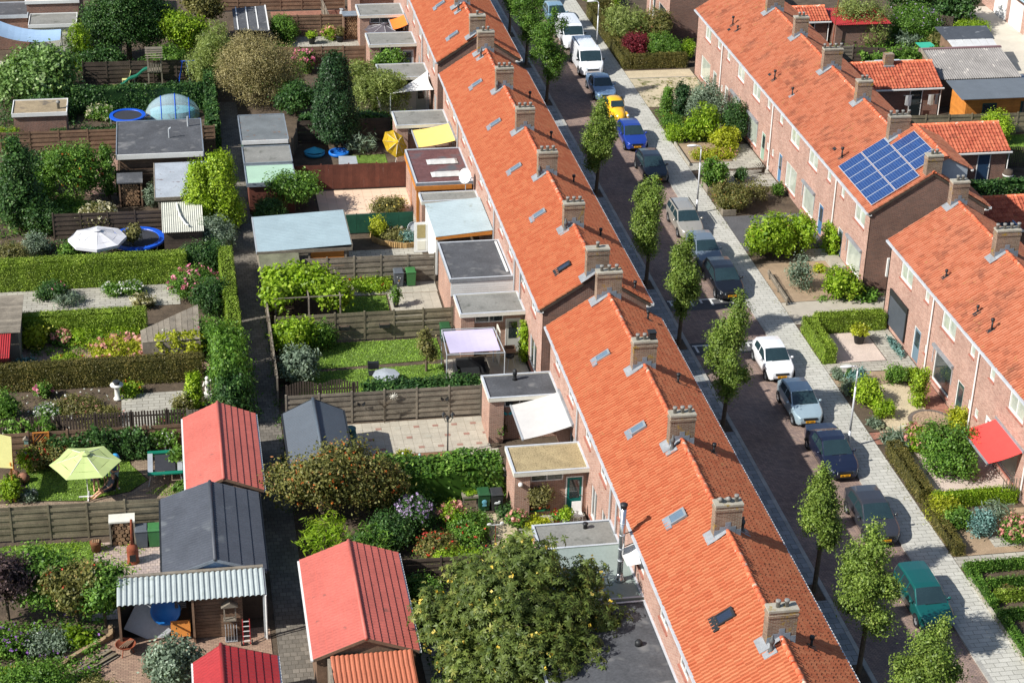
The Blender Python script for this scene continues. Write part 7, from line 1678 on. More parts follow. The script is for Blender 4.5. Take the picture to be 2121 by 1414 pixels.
# awnings, shutters, cassettes on the fronts
t=awning('red awning over a front window',mat('red_canvas',srgb(246,78,72,.82),.8,.05,2,bump=.04),74.75,78.1,40.2,2.45,38.45,1.95,frame=LEAD)
t=thing('roller_shutter','black roller shutter over the ground floor window','shutter',(40.2,91.9,0)); MB().box(40.12,40.2,90.55,93.3,2.2,2.55).build('box',BLACKM,t)
for i in range(18): ubox('shutter_slat',mat('shutter_grey',srgb(84,90,98,.75),.5,.06,2,bump=.02,orand=.03),t,(40.16,91.92,.4+i*.1),(.02,2.6,.094))
for y in (90.6,93.24): MB().box(40.13,40.2,y-.03,y+.03,.35,2.2).build('guide_rail',BLACKM,t)
for lb,x,y0,y1,z in (('grey awning cassette above the big window with plants',40.25,83.8,86.6,2.3),('grey awning cassette above the cream blind window',40.4,107.8,110.3,2.15),('grey awning cassette above the solar house window',40.4,98.85,101.5,2.2),('dark awning cassette behind the holly',40.4,124.9,127.5,2.2),('grey awning cassette above the pale green window',40.4,120.6,123.2,2.2)):
    t=thing('awning_cassette',lb,'awning',(x,(y0+y1)/2,z),'closed awnings over the front windows'); MB().box(x-.16,x-.01,y0,y1,z,z+.16).build('box',LEAD,t)
    for y in (y0+.05,y1-.05): MB().box(x-.05,x-.01,y-.025,y+.025,z-1.0,z-.004).build('side_rail',GALV,t)
t=thing('vine_support','trellis of vertical rods beside the pine','fence',(39.8,74.3,0))
for i in range(9): MB().bar((39.2+i*.14,74.2,0),(39.2+i*.14+random.gauss(0,.03),74.2,1.35),.04).build('rod',WOODG,t)
# hedges
hedge('clipped hedge bounding the pink gravel square, along the pavement',35.0,35.75,89.3,93.4,1.0,L_HEDGE); hedge('clipped hedge bounding the pink gravel square, towards the house',35.8,40.0,92.95,93.8,1.05,L_HEDGE)
hedge('brownish clipped hedge along the pavement by the pine',35.05,35.75,74.6,79.4,.85,L_HEDGEB); hedge('low yellowing hedge along the pavement by the blue spruce',34.98,35.55,69.9,74.2,.6,L_HEDGEB); hedge('variegated low hedge between pine garden and spruce bed',35.7,40.0,74.0,74.55,.75,L_LIME)
for lb,a in (('box hedge row at the far side of the parterre',(34.98,40,68.4,68.85)),('box hedge along the pavement in the parterre',(34.98,35.4,65.6,68.3)),('box hedge across the middle of the parterre',(35.45,40,66.0,66.4)),('box hedge inside the parterre',(35.6,40,67.1,67.4)),('box hedge starting the lower parterre',(34.98,40,64.6,65.05)),('box hedge along the pavement in the lower parterre',(34.98,35.4,60.6,64.5)),('box hedge at the bottom right corner',(36.2,40,62.2,62.6))):
    hedge(lb,*a,.48,L_MID if a[2]!=66.0 else L_HEDGE,size=.045,dens=230)
hedge('brownish hedge along the pavement by the red maple',34.98,35.7,139.0,153.0,1.05,L_HEDGEB); hedge('brownish hedge in front of the dark brick gable',35.75,40.2,138.95,139.7,1.05,L_HEDGEB); hedge('hedge block at the far end of the pavement hedge',35.9,37.2,152.4,153.4,1.3,L_HEDGEB)
# far house behind the red maple
h=terrace_house('brick house with dark gable behind the red maple',145.9,153.5,wins=[ub(149.0,147.3),gb(149.6,147.0,(),GLASS)],doors=[dr(151.5,150.6,(200,204,200))],gnear=True,group='brick houses right of the street',**Rx)
pipe_down(h[0],40.4,152.0,5.0)
# ============================================================ yards behind the right rows
def tiled_annex(label,x0,x1,ye,yr,ze,zr,door=None,win=None,chim=None,dm=(40,50,60)):
    t=thing('tiled_outhouse',label,'outhouse',((x0+x1)/2,yr,0),'tiled outhouses behind the right row'); yb=2*yr-ye
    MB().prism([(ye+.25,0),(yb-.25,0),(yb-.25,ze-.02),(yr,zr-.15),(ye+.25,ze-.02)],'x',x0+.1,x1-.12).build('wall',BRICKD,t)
    r=MB(); r.prism([(ye,ze-.05),(yr,zr-.05),(yr,zr-.14),(ye+.1,ze-.13)],'x',x0,x1); r.prism([(yb,ze-.05),(yr,zr-.05),(yr,zr-.14),(yb-.1,ze-.13)],'x',x0,x1); rf=r.build('roof',WOODD,t)
    tiles(rf,x0,x1,(ye,ze),(yr,zr),TILE_A,0,'W',tw=.25,axis='x'); tiles(rf,x0,x1,(yb,ze),(yr,zr),TILE_A,0,'E',tw=.25,axis='x'); ridge(rf,x0,x1,yr,zr+.0,'x')
    MB().box(x0,x1+.1,ye-.1,ye+.02,ze-.12,ze-.02).build('gutter',WHITE,t); MB().tube((x1-.05,ye+.12,0),(x1-.05,ye+.12,ze-.1),.04).build('downpipe',WHITE,t)
    if door: south_door(t,ye+.24,door[0],door[1],2.05,dm,glass=dm[0]<30)
    if chim: MB().box(chim-.35,chim+.35,yr-.45,yr+.1,zr-.4,zr+.75).build('chimney',BRICKC,t); MB().box(chim-.4,chim+.4,yr-.6,yr+.2,zr-.32,zr-.1).build('flashing',LEAD,t)
    return t
t=tiled_annex('tiled outhouse with a chimney and washing on its wall',47.6,56.45,126.4,129.1,2.25,3.4,(54.0,55.0),None,52.9,(28,40,44))
tiled_annex('tiled outhouse with a navy door beside the water barrel',47.6,56.35,113.6,116.2,2.25,3.4,(54.1,55.05),None,None,(46,74,104))
tiled_annex('small tiled outhouse at the top behind the right row',47.6,53.1,142.6,144.4,2.25,2.95,(51.0,51.9),None,None,(28,40,44))
tiled_annex('tiled outhouse at the right edge behind the second row',47.4,58,100.9,103.5,2.25,3.4)
t=thing('red_lean_to','bright red ribbed roof beside the small outhouse','shed',(55.5,143.4,0)); corr_roof(t,53.2,58.0,141.6,145.2,2.2,2.5,REDD,'y',.16,.02); MB().box(53.4,57.8,141.9,145,0,2.2).build('wall',BRICKD,t)
t=thing('glass_canopy','dark flat canopy between the second row and its outhouse','canopy',(49.8,102.3,0)); MB().box(47.6,51.2,100.2,103.2,2.45,2.55).build('roof',BLACKM,t); MB().box(51.2,51.3,100.2,103.2,2.4,2.6).build('edge_bar',mat('blue_trim',srgb(130,170,200,.78),.5,.05,2),t)
for y in (100.4,103): MB().bar((51.1,y,0),(51.1,y,2.45),.08).build('post',WHITE,t)
# washing lines
t=thing('washing_line','washing lines with white clothes on the outhouse wall','washing line',(54.6,126.3,0))
for i,(x,c) in enumerate(((53.6,WHITE),(53.85,CL('grey_towel',(170,170,176))),(55.4,WHITE),(55.6,CL('cream_shirt',(206,200,184))),(55.95,BINGR))):
    MB().hexa([(x-.12,126.1,1.05-.1*(i%2)),(x+.13,126.12,1.0),(x+.13,126.14,1.0),(x-.12,126.12,1.05-.1*(i%2)),(x-.1,126.1,1.8),(x+.1,126.1,1.8),(x+.1,126.12,1.8),(x-.1,126.12,1.8)]).build('garment',c,t)
for x0,x1 in ((53.3,54.1),(55.2,56.2)): MB().tube((x0,126.11,1.82),(x1,126.11,1.82),.008,n=5).build('line',GALV,t)
# grey corrugated barn, orange log cabin, black/white shed
t=thing('corrugated_barn','barn with weathered grey corrugated roof','barn',(60,130,0)); corr_roof(t,56.9,63.4,128.0,132.4,2.25,3.1,mat('asbestos_grey',srgb(152,148,144,.72),.85,.18,.9,bump=.15,stain=(srgb(196,190,182,.72),1.5,.62)),'y',.19,.035); MB().prism([(128.2,0),(132.4,0),(132.4,3.0),(128.2,2.15)],'x',57.1,63.2).build('wall',WOODB,t); MB().box(56.8,63.5,132.35,132.6,2.95,3.2).build('ridge_board',mat('mauve_board',srgb(150,118,120,.72),.8,.1,2),t)
MB().hexa([(56.85,128,2.1),(56.95,128,2.1),(56.95,132.4,3.0),(56.85,132.4,3.0),(56.85,128,2.35),(56.95,128,2.35),(56.95,132.4,3.25),(56.85,132.4,3.25)]).build('verge_board',WOODG,t)
t=thing('log_cabin','orange timber cabin with slate grey roof','cabin',(60,124.8,0))
for i in range(17): ubox('wall_log',WOODO,t,(60.2,123.85,.08+i*.135),(5.6,.09,.128))
for i in range(17): ubox('wall_log',WOODO,t,(57.35,125.2,.08+i*.135),(.09,2.75,.128))
MB().box(57.4,63.5,123.9,126.5,0,2.25).build('inner_wall',WOODB,t)
for i in range(7): MB().hexa([(56.7+i*1.05,123.3,2.36),(57.74+i*1.05,123.3,2.36),(57.74+i*1.05,126.6,2.66),(56.7+i*1.05,126.6,2.66),(56.7+i*1.05,123.3,2.4),(57.74+i*1.05,123.3,2.4),(57.74+i*1.05,126.6,2.7),(56.7+i*1.05,126.6,2.7)]).build('roof_panel',mat('slate_felt',srgb(110,118,126,.74),.8,.08,1,bump=.1),t)
south_window(t,123.78,58.6,59.7,.7,1.85,mat('green_frame',srgb(40,84,76,.72),.6,.08,2),None,(.5,)); south_window(t,123.78,61.6,62.2,.9,1.9,MATS['green_frame'])
t=thing('garden_shed','shed with black and white panelled roof behind the barn','shed',(62.8,136.8,0)); MB().hexa([(60.7,136.6,2.35),(64.8,136.5,2.35),(65.1,139.0,2.6),(60.7,139.1,2.6),(60.7,136.6,2.4),(64.8,136.5,2.4),(65.1,139.0,2.65),(60.7,139.1,2.65)]).build('roof',mat('black_sheet',srgb(84,88,94,.74),.6,.15,1,stain=(srgb(160,164,166,.7),1.2,.62)),t)
for i in range(6): MB().hexa([(60.8+i*.61,134.6,2.1),(61.4+i*.61,134.6,2.1),(61.4+i*.65,136.55,2.36),(60.8+i*.65,136.55,2.36),(60.8+i*.61,134.6,2.14),(61.4+i*.61,134.6,2.14),(61.4+i*.65,136.55,2.4),(60.8+i*.65,136.55,2.4)]).build('roof_panel',mat('white_sheet',srgb(216,216,214,.78),.6,.1,1.2),t)
MB().box(61.2,64.4,134.9,138.8,0,2.05).build('wall',WOODB,t)
hfence('greenish slatted fence beside the orange cabin',52.0,122.6,62.5,122.2,1.6,WOODGN,n=7); vfence('dark board fence behind the navy door outhouse',57.0,115.9,60.5,115.4,1.6,WOODD); hfence('dark slatted fence behind the roof ridge, top right',50.5,137.7,53.4,137.6,1.8,WOODG,n=11); hfence('fence hidden under the ivy behind the barn',53.4,137.6,61,136.2,1.7,WOODD,n=8); vfence('upright board fence under the dark tree at the yard',63.2,145.6,64.6,144.4,1.6,WOODD)
t=thing('water_barrel','dark water barrel with white band under the downpipe','barrel',(56.35,113.5,0)); MB().lathe([(.3,0),(.36,.35),(.36,.6),(.3,.9)],(56.35,113.5,0),14).build('barrel',WOODD,t,True); MB().lathe([(.372,.5),(.372,.58)],(56.35,113.5,0),14).build('band',WHITE,t)
t=thing('flag_pole','slender rust coloured pole behind the ridge','pole',(53.1,141.6,0)); MB().tube((53.1,141.6,0),(53.3,141.6,6.2),.05,.03,8).build('pole',RUST,t)
t=thing('garden_table','turquoise green garden table behind the barn','table',(60.7,140.2,0)); MB().box(60.0,61.3,139.5,140.9,.7,.75).build('top',mat('turquoise_top',srgb(70,190,160,.78),.5,.08,2),t)
for x in (60.1,61.2):
    for y in (139.6,140.8): MB().bar((x,y,0),(x,y,.7),.06).build('leg',WOODD,t)
t=thing('white_boards','stack of white panels on the outhouse ridge','panels',(54,131.5,0)); MB().box(52.3,56.2,131.2,132.0,2.4,2.5).build('panel',WHITE,t); MB().box(53,55,131.4,131.9,2.51,2.6).build('panel',ZINC,t); MB().box(52.4,56.1,131.3,131.9,0,2.4).build('frame_wall',WOODD,t)
hedge('ivy hedge between the navy door outhouse and the next roof',52.0,62,109.9,110.7,1.45,L_DARK,size=.09,dens=110,wob=.14)
lawn('back_lawn',[(57.5,116.2),(62.5,116.2),(62.5,122),(57.5,122)],120)
sheet('concrete_yard',64.6,78,124,152,.004,mat('pale_concrete_yard',srgb(214,206,190,.75),.9,.08,.7,bump=.1))
t=thing('garage_block','brick garages with white doors and a blue truss sign beam','garage',(72.5,145,0)); MB().box(70.9,76,134,153,0,3.0).build('wall',BRICK,t); MB().box(70.6,76,134,153,3.0,3.2).build('roof',ZINC,t)
for y in (149.1,145.9,142.6,139.3): MB().box(70.86,70.9,y-1.25,y+1.25,.02,2.3).build('garage_door',WHITE,t)
g=mat('pale_blue_steel',srgb(176,200,214,.8),.5,.06,2)
for z in (3.3,4.3): MB().bar((69.9,134,z),(69.9,152,z),.12).build('truss_chord',g,t)
for i in range(12): MB().bar((69.9,134+i*1.5,3.3 if i%2 else 4.3),(69.9,135.5+i*1.5,4.3 if i%2 else 3.3),.08).build('truss_strut',g,t)
MB().hexa([(70.0,134,4.4),(73.5,134,4.4),(73.5,146,4.4),(70.0,146,4.4),(70.0,134,4.6),(73.5,134,4.6),(73.5,146,4.6),(70.0,146,4.6)]).build('blue_canopy',mat('deep_blue_sheet',srgb(24,84,170,.78),.5,.06,2),t)
vfence('pale blue bar gate at the concrete yard',68.4,137.6,68.2,132.5,1.6,g,bw=.03,gap=.12)
car('dark blue car behind the grey barn',(24,60,110),65.3,128.6,2.5,4.1,1.7,1.4,'hatch',group=None)
# ============================================================ street trees
for i,(lb,y,h,w,zb) in enumerate((('street tree between the green estate and the charcoal hatchback',68.1,6.6,2.0,2.6),('broad street tree beside the green estate car',62.0,7.4,2.9,2.4),('tall street tree opposite the white hatchback',83.45,7.7,2.7,1.8),('street tree between the two painted road humps',92.8,6.9,2.1,2.0),('street tree opposite the slate grey hatchback',100.7,6.9,2.4,1.9),('slim street tree opposite the bright blue hatchback',114.9,6.6,2.5,1.7),('dense dark street tree opposite the steel blue saloon',132.4,7.2,3.2,1.9),('dense street tree opposite the second white van',140.9,6.9,2.9,1.9),('street tree at the far end of the row',148.5,6.8,2.6,1.9),('street tree at the bottom right cut by the photo edge',55.6,7.2,3.0,2.4))):
    far=y>130; B=[]; nb=7
    for k in range(nb):
        u=k/(nb-1); z=zb+.5+(h-zb-.9)*u; r=w*.46*math.sin(math.pi*min(.97,.2+u*.72))**.8; B.append((random.uniform(-.16,.16)*w,random.uniform(-.16,.16)*w,z,r*.8,r*.8,(h-zb)/nb*1.05))
    for k in range(5): a=random.uniform(0,6.28); u=random.uniform(.1,.7); B.append((w*.33*math.cos(a),w*.33*math.sin(a),zb+.6+(h-zb)*u,w*.14,w*.14,.6))
    tree(lb,27.5,y,h,B,13000 if not far else 11000,.056,L_STREET if not far else L_MID,name='street_tree',group='street trees on the left pavement',trunk=.13,clump=.13,per=18,core=.3,tk=TRUNK,limbs=7,lean=(.25,.1),shell=(.6,1.05))
    pz=thing('tree_pit','concrete edged soil square around '+lb[:lb.index('tree')+4].replace('street ','the ').strip()+' '+str(['third','first','fifth','sixth','seventh','eighth','ninth','tenth','eleventh','bottom'][i])+' from the bottom','tree pit',(27.45,y,0),'tree pits') if False else None
    p=MB().box(27.0,27.86,y-.75,y+.55,-.01,.012).build('tree_pit_soil',SOIL); p['kind']='structure'
# ============================================================ hedges left
hedge('tall bright green clipped hedge behind the grey paved garden',-14,0,104.3,105.25,1.8,L_HEDGE); hedge('clipped green hedge above the flower garden',-9.25,-2.4,97.75,98.6,1.45,L_HEDGE); hedge('brownish green clipped hedge above the rose bed',-14,.6,91.9,92.8,1.35,L_HEDGEB)
hedge('narrow clipped hedge along the alley, upper part',2.0,2.75,98.8,105.2,1.9,L_HEDGE); hedge('narrow clipped hedge along the alley, lower part',2.1,2.8,93.6,98.4,1.8,L_HEDGE); hedge('ivy covered hedge along the far alley',2.1,2.85,125.9,139,2.0,L_DARK,size=.09,dens=110,wob=.12); hedge('dark ivy hedge behind the pool dome',-7.4,2.0,133.6,134.5,1.85,L_DARK,size=.09,dens=110,wob=.15); hedge('low ivy hedge behind the grey felt shed',-6.6,1.6,126.3,127.1,1.5,L_DARK,size=.09,dens=110,wob=.15); hedge('square clipped evergreen beside the brick store',-8.7,-7.6,126.3,127.0,1.5,L_DARK)
hedge('big overgrown ivy hedge between bark bed and herb garden',8.0,14.7,77.9,79.6,1.7,L_MID,size=.1,dens=120,wob=.32,jit=.09); hedge('ivy mound over the low fence by the lilac sail',8.9,15.2,87.0,88.5,1.15,L_DARK,size=.085,dens=130,wob=.25,jit=.07); hedge('ivy along the fence behind the conifers',8.6,14.8,126.2,127.6,1.6,L_DARK,size=.1,dens=110,wob=.3,jit=.08); hedge('leafy hedge below the white shade sail',14.9,18.3,126.2,127.2,1.5,L_MID,size=.09,dens=120,wob=.2)
# ============================================================ trees left and middle
def bl(w,h,zc,n=6,zr=None,sp=.28):
    o=[(0,0,zc,w*.36,w*.36,zr or h*.36)]
    for i in range(n): a=2*math.pi*i/n+random.random()*.6; o.append((w*sp*math.cos(a),w*sp*math.sin(a),zc+random.uniform(-.22,.26)*h,w*.24,w*.24,h*.2))
    return o
CH=[(0,0,3.9,2.7,2.5,2.1),(-2.6,.4,3.0,1.5,1.7,1.4),(2.4,.3,3.5,1.8,1.7,1.5),(.2,-2.4,2.9,2.0,1.6,1.5),(-.5,2.2,3.5,1.7,1.5,1.4),(2.3,-1.8,2.5,1.5,1.4,1.1),(-2.0,-1.7,2.3,1.5,1.3,1.1),(1.0,1.0,5.4,1.3,1.2,1.0),(4.0,-.1,2.7,.9,.9,.7),(-1.1,-.4,5.2,1.2,1.1,.9),(3.3,1.3,4.3,.8,.8,.8),(-3.4,1.2,3.6,.7,.7,.7),(.3,2.6,5.0,.8,.7,.7),(-1.9,1.6,4.7,.8,.8,.7)]
tree('big horse chestnut tree with yellow fruits at the bottom',12.6,63.4,7,CH,8500,.112,L_CHEST,palm=1,name='chestnut_tree',trunk=.25,clump=.26,per=12,core=.3,flow=F_YELF,fn=190,fs=.09,asp=.45,limbs=14)
tree('rust tinged rowan tree with berries over the alley',6.3,77.0,4.2,[(0,0,2.4,2.0,1.5,1.4),(-1.9,.2,2.3,1.4,1.2,1.1),(1.6,.1,2.1,1.6,1.3,1.3),(-.4,-.6,3.1,1.4,1.0,.9),(.7,.7,3.0,1.5,1.0,1.0),(2.4,.3,1.6,1.2,1.0,1.1)],12000,.08,L_RUST,name='rowan_tree',trunk=.14,clump=.2,per=14,flow=F_ORB,fn=130,fs=.07,limbs=10)
tree('weeping willow behind the play tower',2.9,138.4,5.6,bl(4.0,4.6,3.3,7),11000,.10,L_WILLOW,name='willow_tree',trunk=.18,clump=.2,per=26,droop=.9,asp=.22,core=.2)
tree('big rounded tan brown shrub tree at the far alley',6.1,134.4,5.4,[(0,0,3.1,3.0,2.4,2.3),(-1.7,0,2.6,1.7,1.6,1.9),(1.8,-.1,2.6,1.7,1.6,1.9),(.2,-.9,3.8,1.9,1.5,1.5),(0,-.6,1.3,2.0,1.6,1.2),(-.6,.3,4.3,1.7,1.5,1.3)],26000,.06,L_TAN,name='shrub_tree',trunk=.16,clump=.18,per=14,limbs=16,asp=.4,tk=mat('pale_bark',srgb(160,140,104,.7),.9,.2,6))
conifer('broad dark green conifer standing alone before the paved garden',10.9,124.9,6.7,3.5,L_CONIF,19000,.085,taper=.9,zb=.9,clump=.14,trunk=.16,rag=.1,pw=.5)
tree('drooping yellow green willow beside the dark conifer',14.4,131.0,4.6,bl(5.2,4.0,2.4,8),14000,.10,L_WILLOW,name='willow_tree',trunk=.15,clump=.22,per=26,droop=.55,asp=.25)
tree('apple tree with pale leaves in front of the beige patio',7.2,114.3,3.0,bl(3.9,2.6,1.7,6),5200,.085,L_MID,name='apple_tree',trunk=.09,clump=.18,limbs=9)
tree('dark fir covered in lighter leaves at the left edge',-10.2,113.5,6.2,[(0,0,2.2,1.6,1.5,2.0),(.2,0,4.2,1.0,1.0,1.6),(0,0,5.6,.4,.4,.8),(.9,-.5,1.6,1.0,1.0,1.3)],8000,.11,L_DARK,name='fir_tree',trunk=.15,clump=.2)
tree('tree with reddish fruits left of the wood store',-6.8,117.4,4.2,bl(3.9,3.6,2.4,7),8500,.085,L_MID,name='apple_tree',trunk=.1,clump=.2,flow=F_ORB,fn=60,limbs=9)
conifer('slim young tree beside the wood store',-4.7,117.6,3.7,1.3,L_MID,1800,.085,name='young_tree',cat='tree',taper=.6,zb=.4)
t=conifer('bright golden green conifer beside the alley, taller stem',2.4,112.0,4.9,2.7,L_GOLD,14000,.085,taper=.82,zb=.1,clump=.14,rag=.16,pw=.55,group='golden conifers by the alley'); conifer('bright golden green conifer beside the alley, left stem',1.1,111.9,4.4,2.4,L_GOLD,11000,.085,taper=.85,zb=.1,clump=.14,rag=.16,pw=.6,group='golden conifers by the alley')
tree('large leaved fig like tree at the left edge',-10.2,136.6,4.6,bl(6.0,4.0,2.3,9),9500,.14,leafcol('pale_large_leaf',(70,106,44),(136,168,92),(196,212,160)),name='fig_tree',trunk=.14,clump=.3,per=9,asp=.7,limbs=10)
tree('feathery yellow green bamboo like tree at the far left',-7.2,143.6,4.0,[(0,0,2.2,1.1,1.0,1.8),(.4,-.2,1.2,.9,.8,1.1)],4200,.10,L_LIME,name='bamboo_tree',trunk=.06,clump=.16,asp=.25,droop=.3,per=20)
tree('big dark leafy tree at the top left',-3.4,145.5,7.0,[(0,0,3.6,2.9,2.2,2.6),(-1.9,0,3.0,1.7,1.6,2.0),(1.8,0,3.2,1.7,1.6,2.2),(0,-.8,5.2,1.8,1.4,1.4)],22000,.09,L_DARK,name='dark_tree',trunk=.22,clump=.26,limbs=10)
tree('yellow green tree beside the dark tree at the top',1.0,144.6,4.8,bl(3.7,4.0,2.4,7),8000,.11,L_LIME,name='yellow_tree',trunk=.12,clump=.2)
tree('olive brown bushy tree at the top left of the willow',2.6,149.5,5.2,bl(3.4,3.6,3.0,6),5000,.11,L_OLIVE,name='olive_tree',trunk=.12,clump=.2)
tree('shrubby tree with drooping dark branches under the tan shrub tree',8.6,131.6,3.0,bl(3.0,2.4,1.5,6),5000,.1,L_DARK,name='shade_tree',trunk=.08,clump=.18)
tree('leafy tree beside the far white walled extension',16.0,136.2,3.6,bl(2.4,2.6,2.0,5),3600,.1,L_MID,name='leafy_tree',trunk=.08,clump=.16)
tree('gnarled small fruit tree on the sail lawn',12.75,91.4,2.6,[(0,0,1.7,.5,.5,.7),(.3,0,1.0,.35,.35,.5),(-.15,.1,2.3,.28,.28,.35)],1300,.065,L_OLIVE,name='fruit_tree',trunk=.08,clump=.12,limbs=9)
tree('ball headed standard tree before the blue trampoline',-3.1,108.3,2.1,[(0,0,1.6,.5,.5,.45),(.15,0,1.9,.3,.3,.25)],1100,.08,L_OLIVE,name='standard_tree',trunk=.05,clump=.1,limbs=3)
tree('purple leaved bushy tree at the bottom left',-8.6,71.0,4.2,bl(2.6,3.2,2.3,6),5000,.08,leafcol('purple_leaf',(64,48,54),(118,98,96),(150,128,124)),name='purple_tree',trunk=.08,clump=.16,limbs=9)
tree('green leafy bush tree at the lower left lawn',-7.0,71.6,3.6,bl(3.4,3.0,1.9,7),7000,.085,L_MID,name='bush_tree',trunk=.09,clump=.18,limbs=8)
tree('reddish elder bush beside the open store',-5.6,70.2,3.5,bl(2.6,2.8,1.8,6),5200,.085,L_RUST,name='elder_tree',trunk=.08,clump=.16,flow=F_REDF,fn=40,fs=.06)
tree('green elder with drooping leaves beside the open store',-4.4,69.9,3.2,bl(2.4,2.6,1.9,6),5000,.09,L_MID,name='elder_tree',trunk=.08,clump=.16)
# ============================================================ climbers and vines
climber('ivy spilling over the brown fence behind the lawn',-7.4,-2.2,84.2,.1,1.9,L_DARK,3400,.085,.22); climber('dark creeper on the fence at the left edge',-12,-7.0,86.0,.2,1.9,L_MID,1500,.085,.25)
t=thing('grapevine','sprawling grapevine on the pergola beside the alley','vine',(6.6,99.4,0)); obj('foliage',blob_leaves('foliage',[(6.2,100.6,1.95,2.0,.9,.3),(5.6,99.5,1.9,1.3,1.3,.35),(7.6,99.2,1.8,1.5,.9,.35),(8.4,98.6,1.5,.9,.7,.6),(5.0,98.5,1.7,.7,1.1,.5)],7000,.11,L_LIME,.2,10,asp=.85,core=.2),t)
MB().path([(5.2,100.4,0),(5.3,100.3,1.2),(6.2,100.1,1.9)],.05,6).build('stem',TRUNK,t)
climber('yellow green climber on the house wall by the lilac sail',91.6,92.5,18.42,.1,2.5,L_LIME,1500,.08,.12,fac='x'); climber('yellow leaved vine covering the corner shed',-1.9,.6,94.6,.5,1.75,L_YEL,2200,.09,.35); climber('honeysuckle clump at the salmon shed wall',-1.3,-.65,82.6,0,1.5,L_MID,700,.08,.15); climber('climber on the outhouse fence behind the barn',53.5,61.0,136.3,.2,2.0,L_MID,5000,.1,.3); climber('ivy climbing beside the solar house downpipe',102.6,104.8,40.3,.0,2.0,L_LIME,2000,.08,.15,fac='x'); climber('green shoots over the white flower basket on the brown fence',-2.2,-.9,84.2,.4,1.6,L_MID,500,.08,.12,flow=F_WHITE,fn=22)
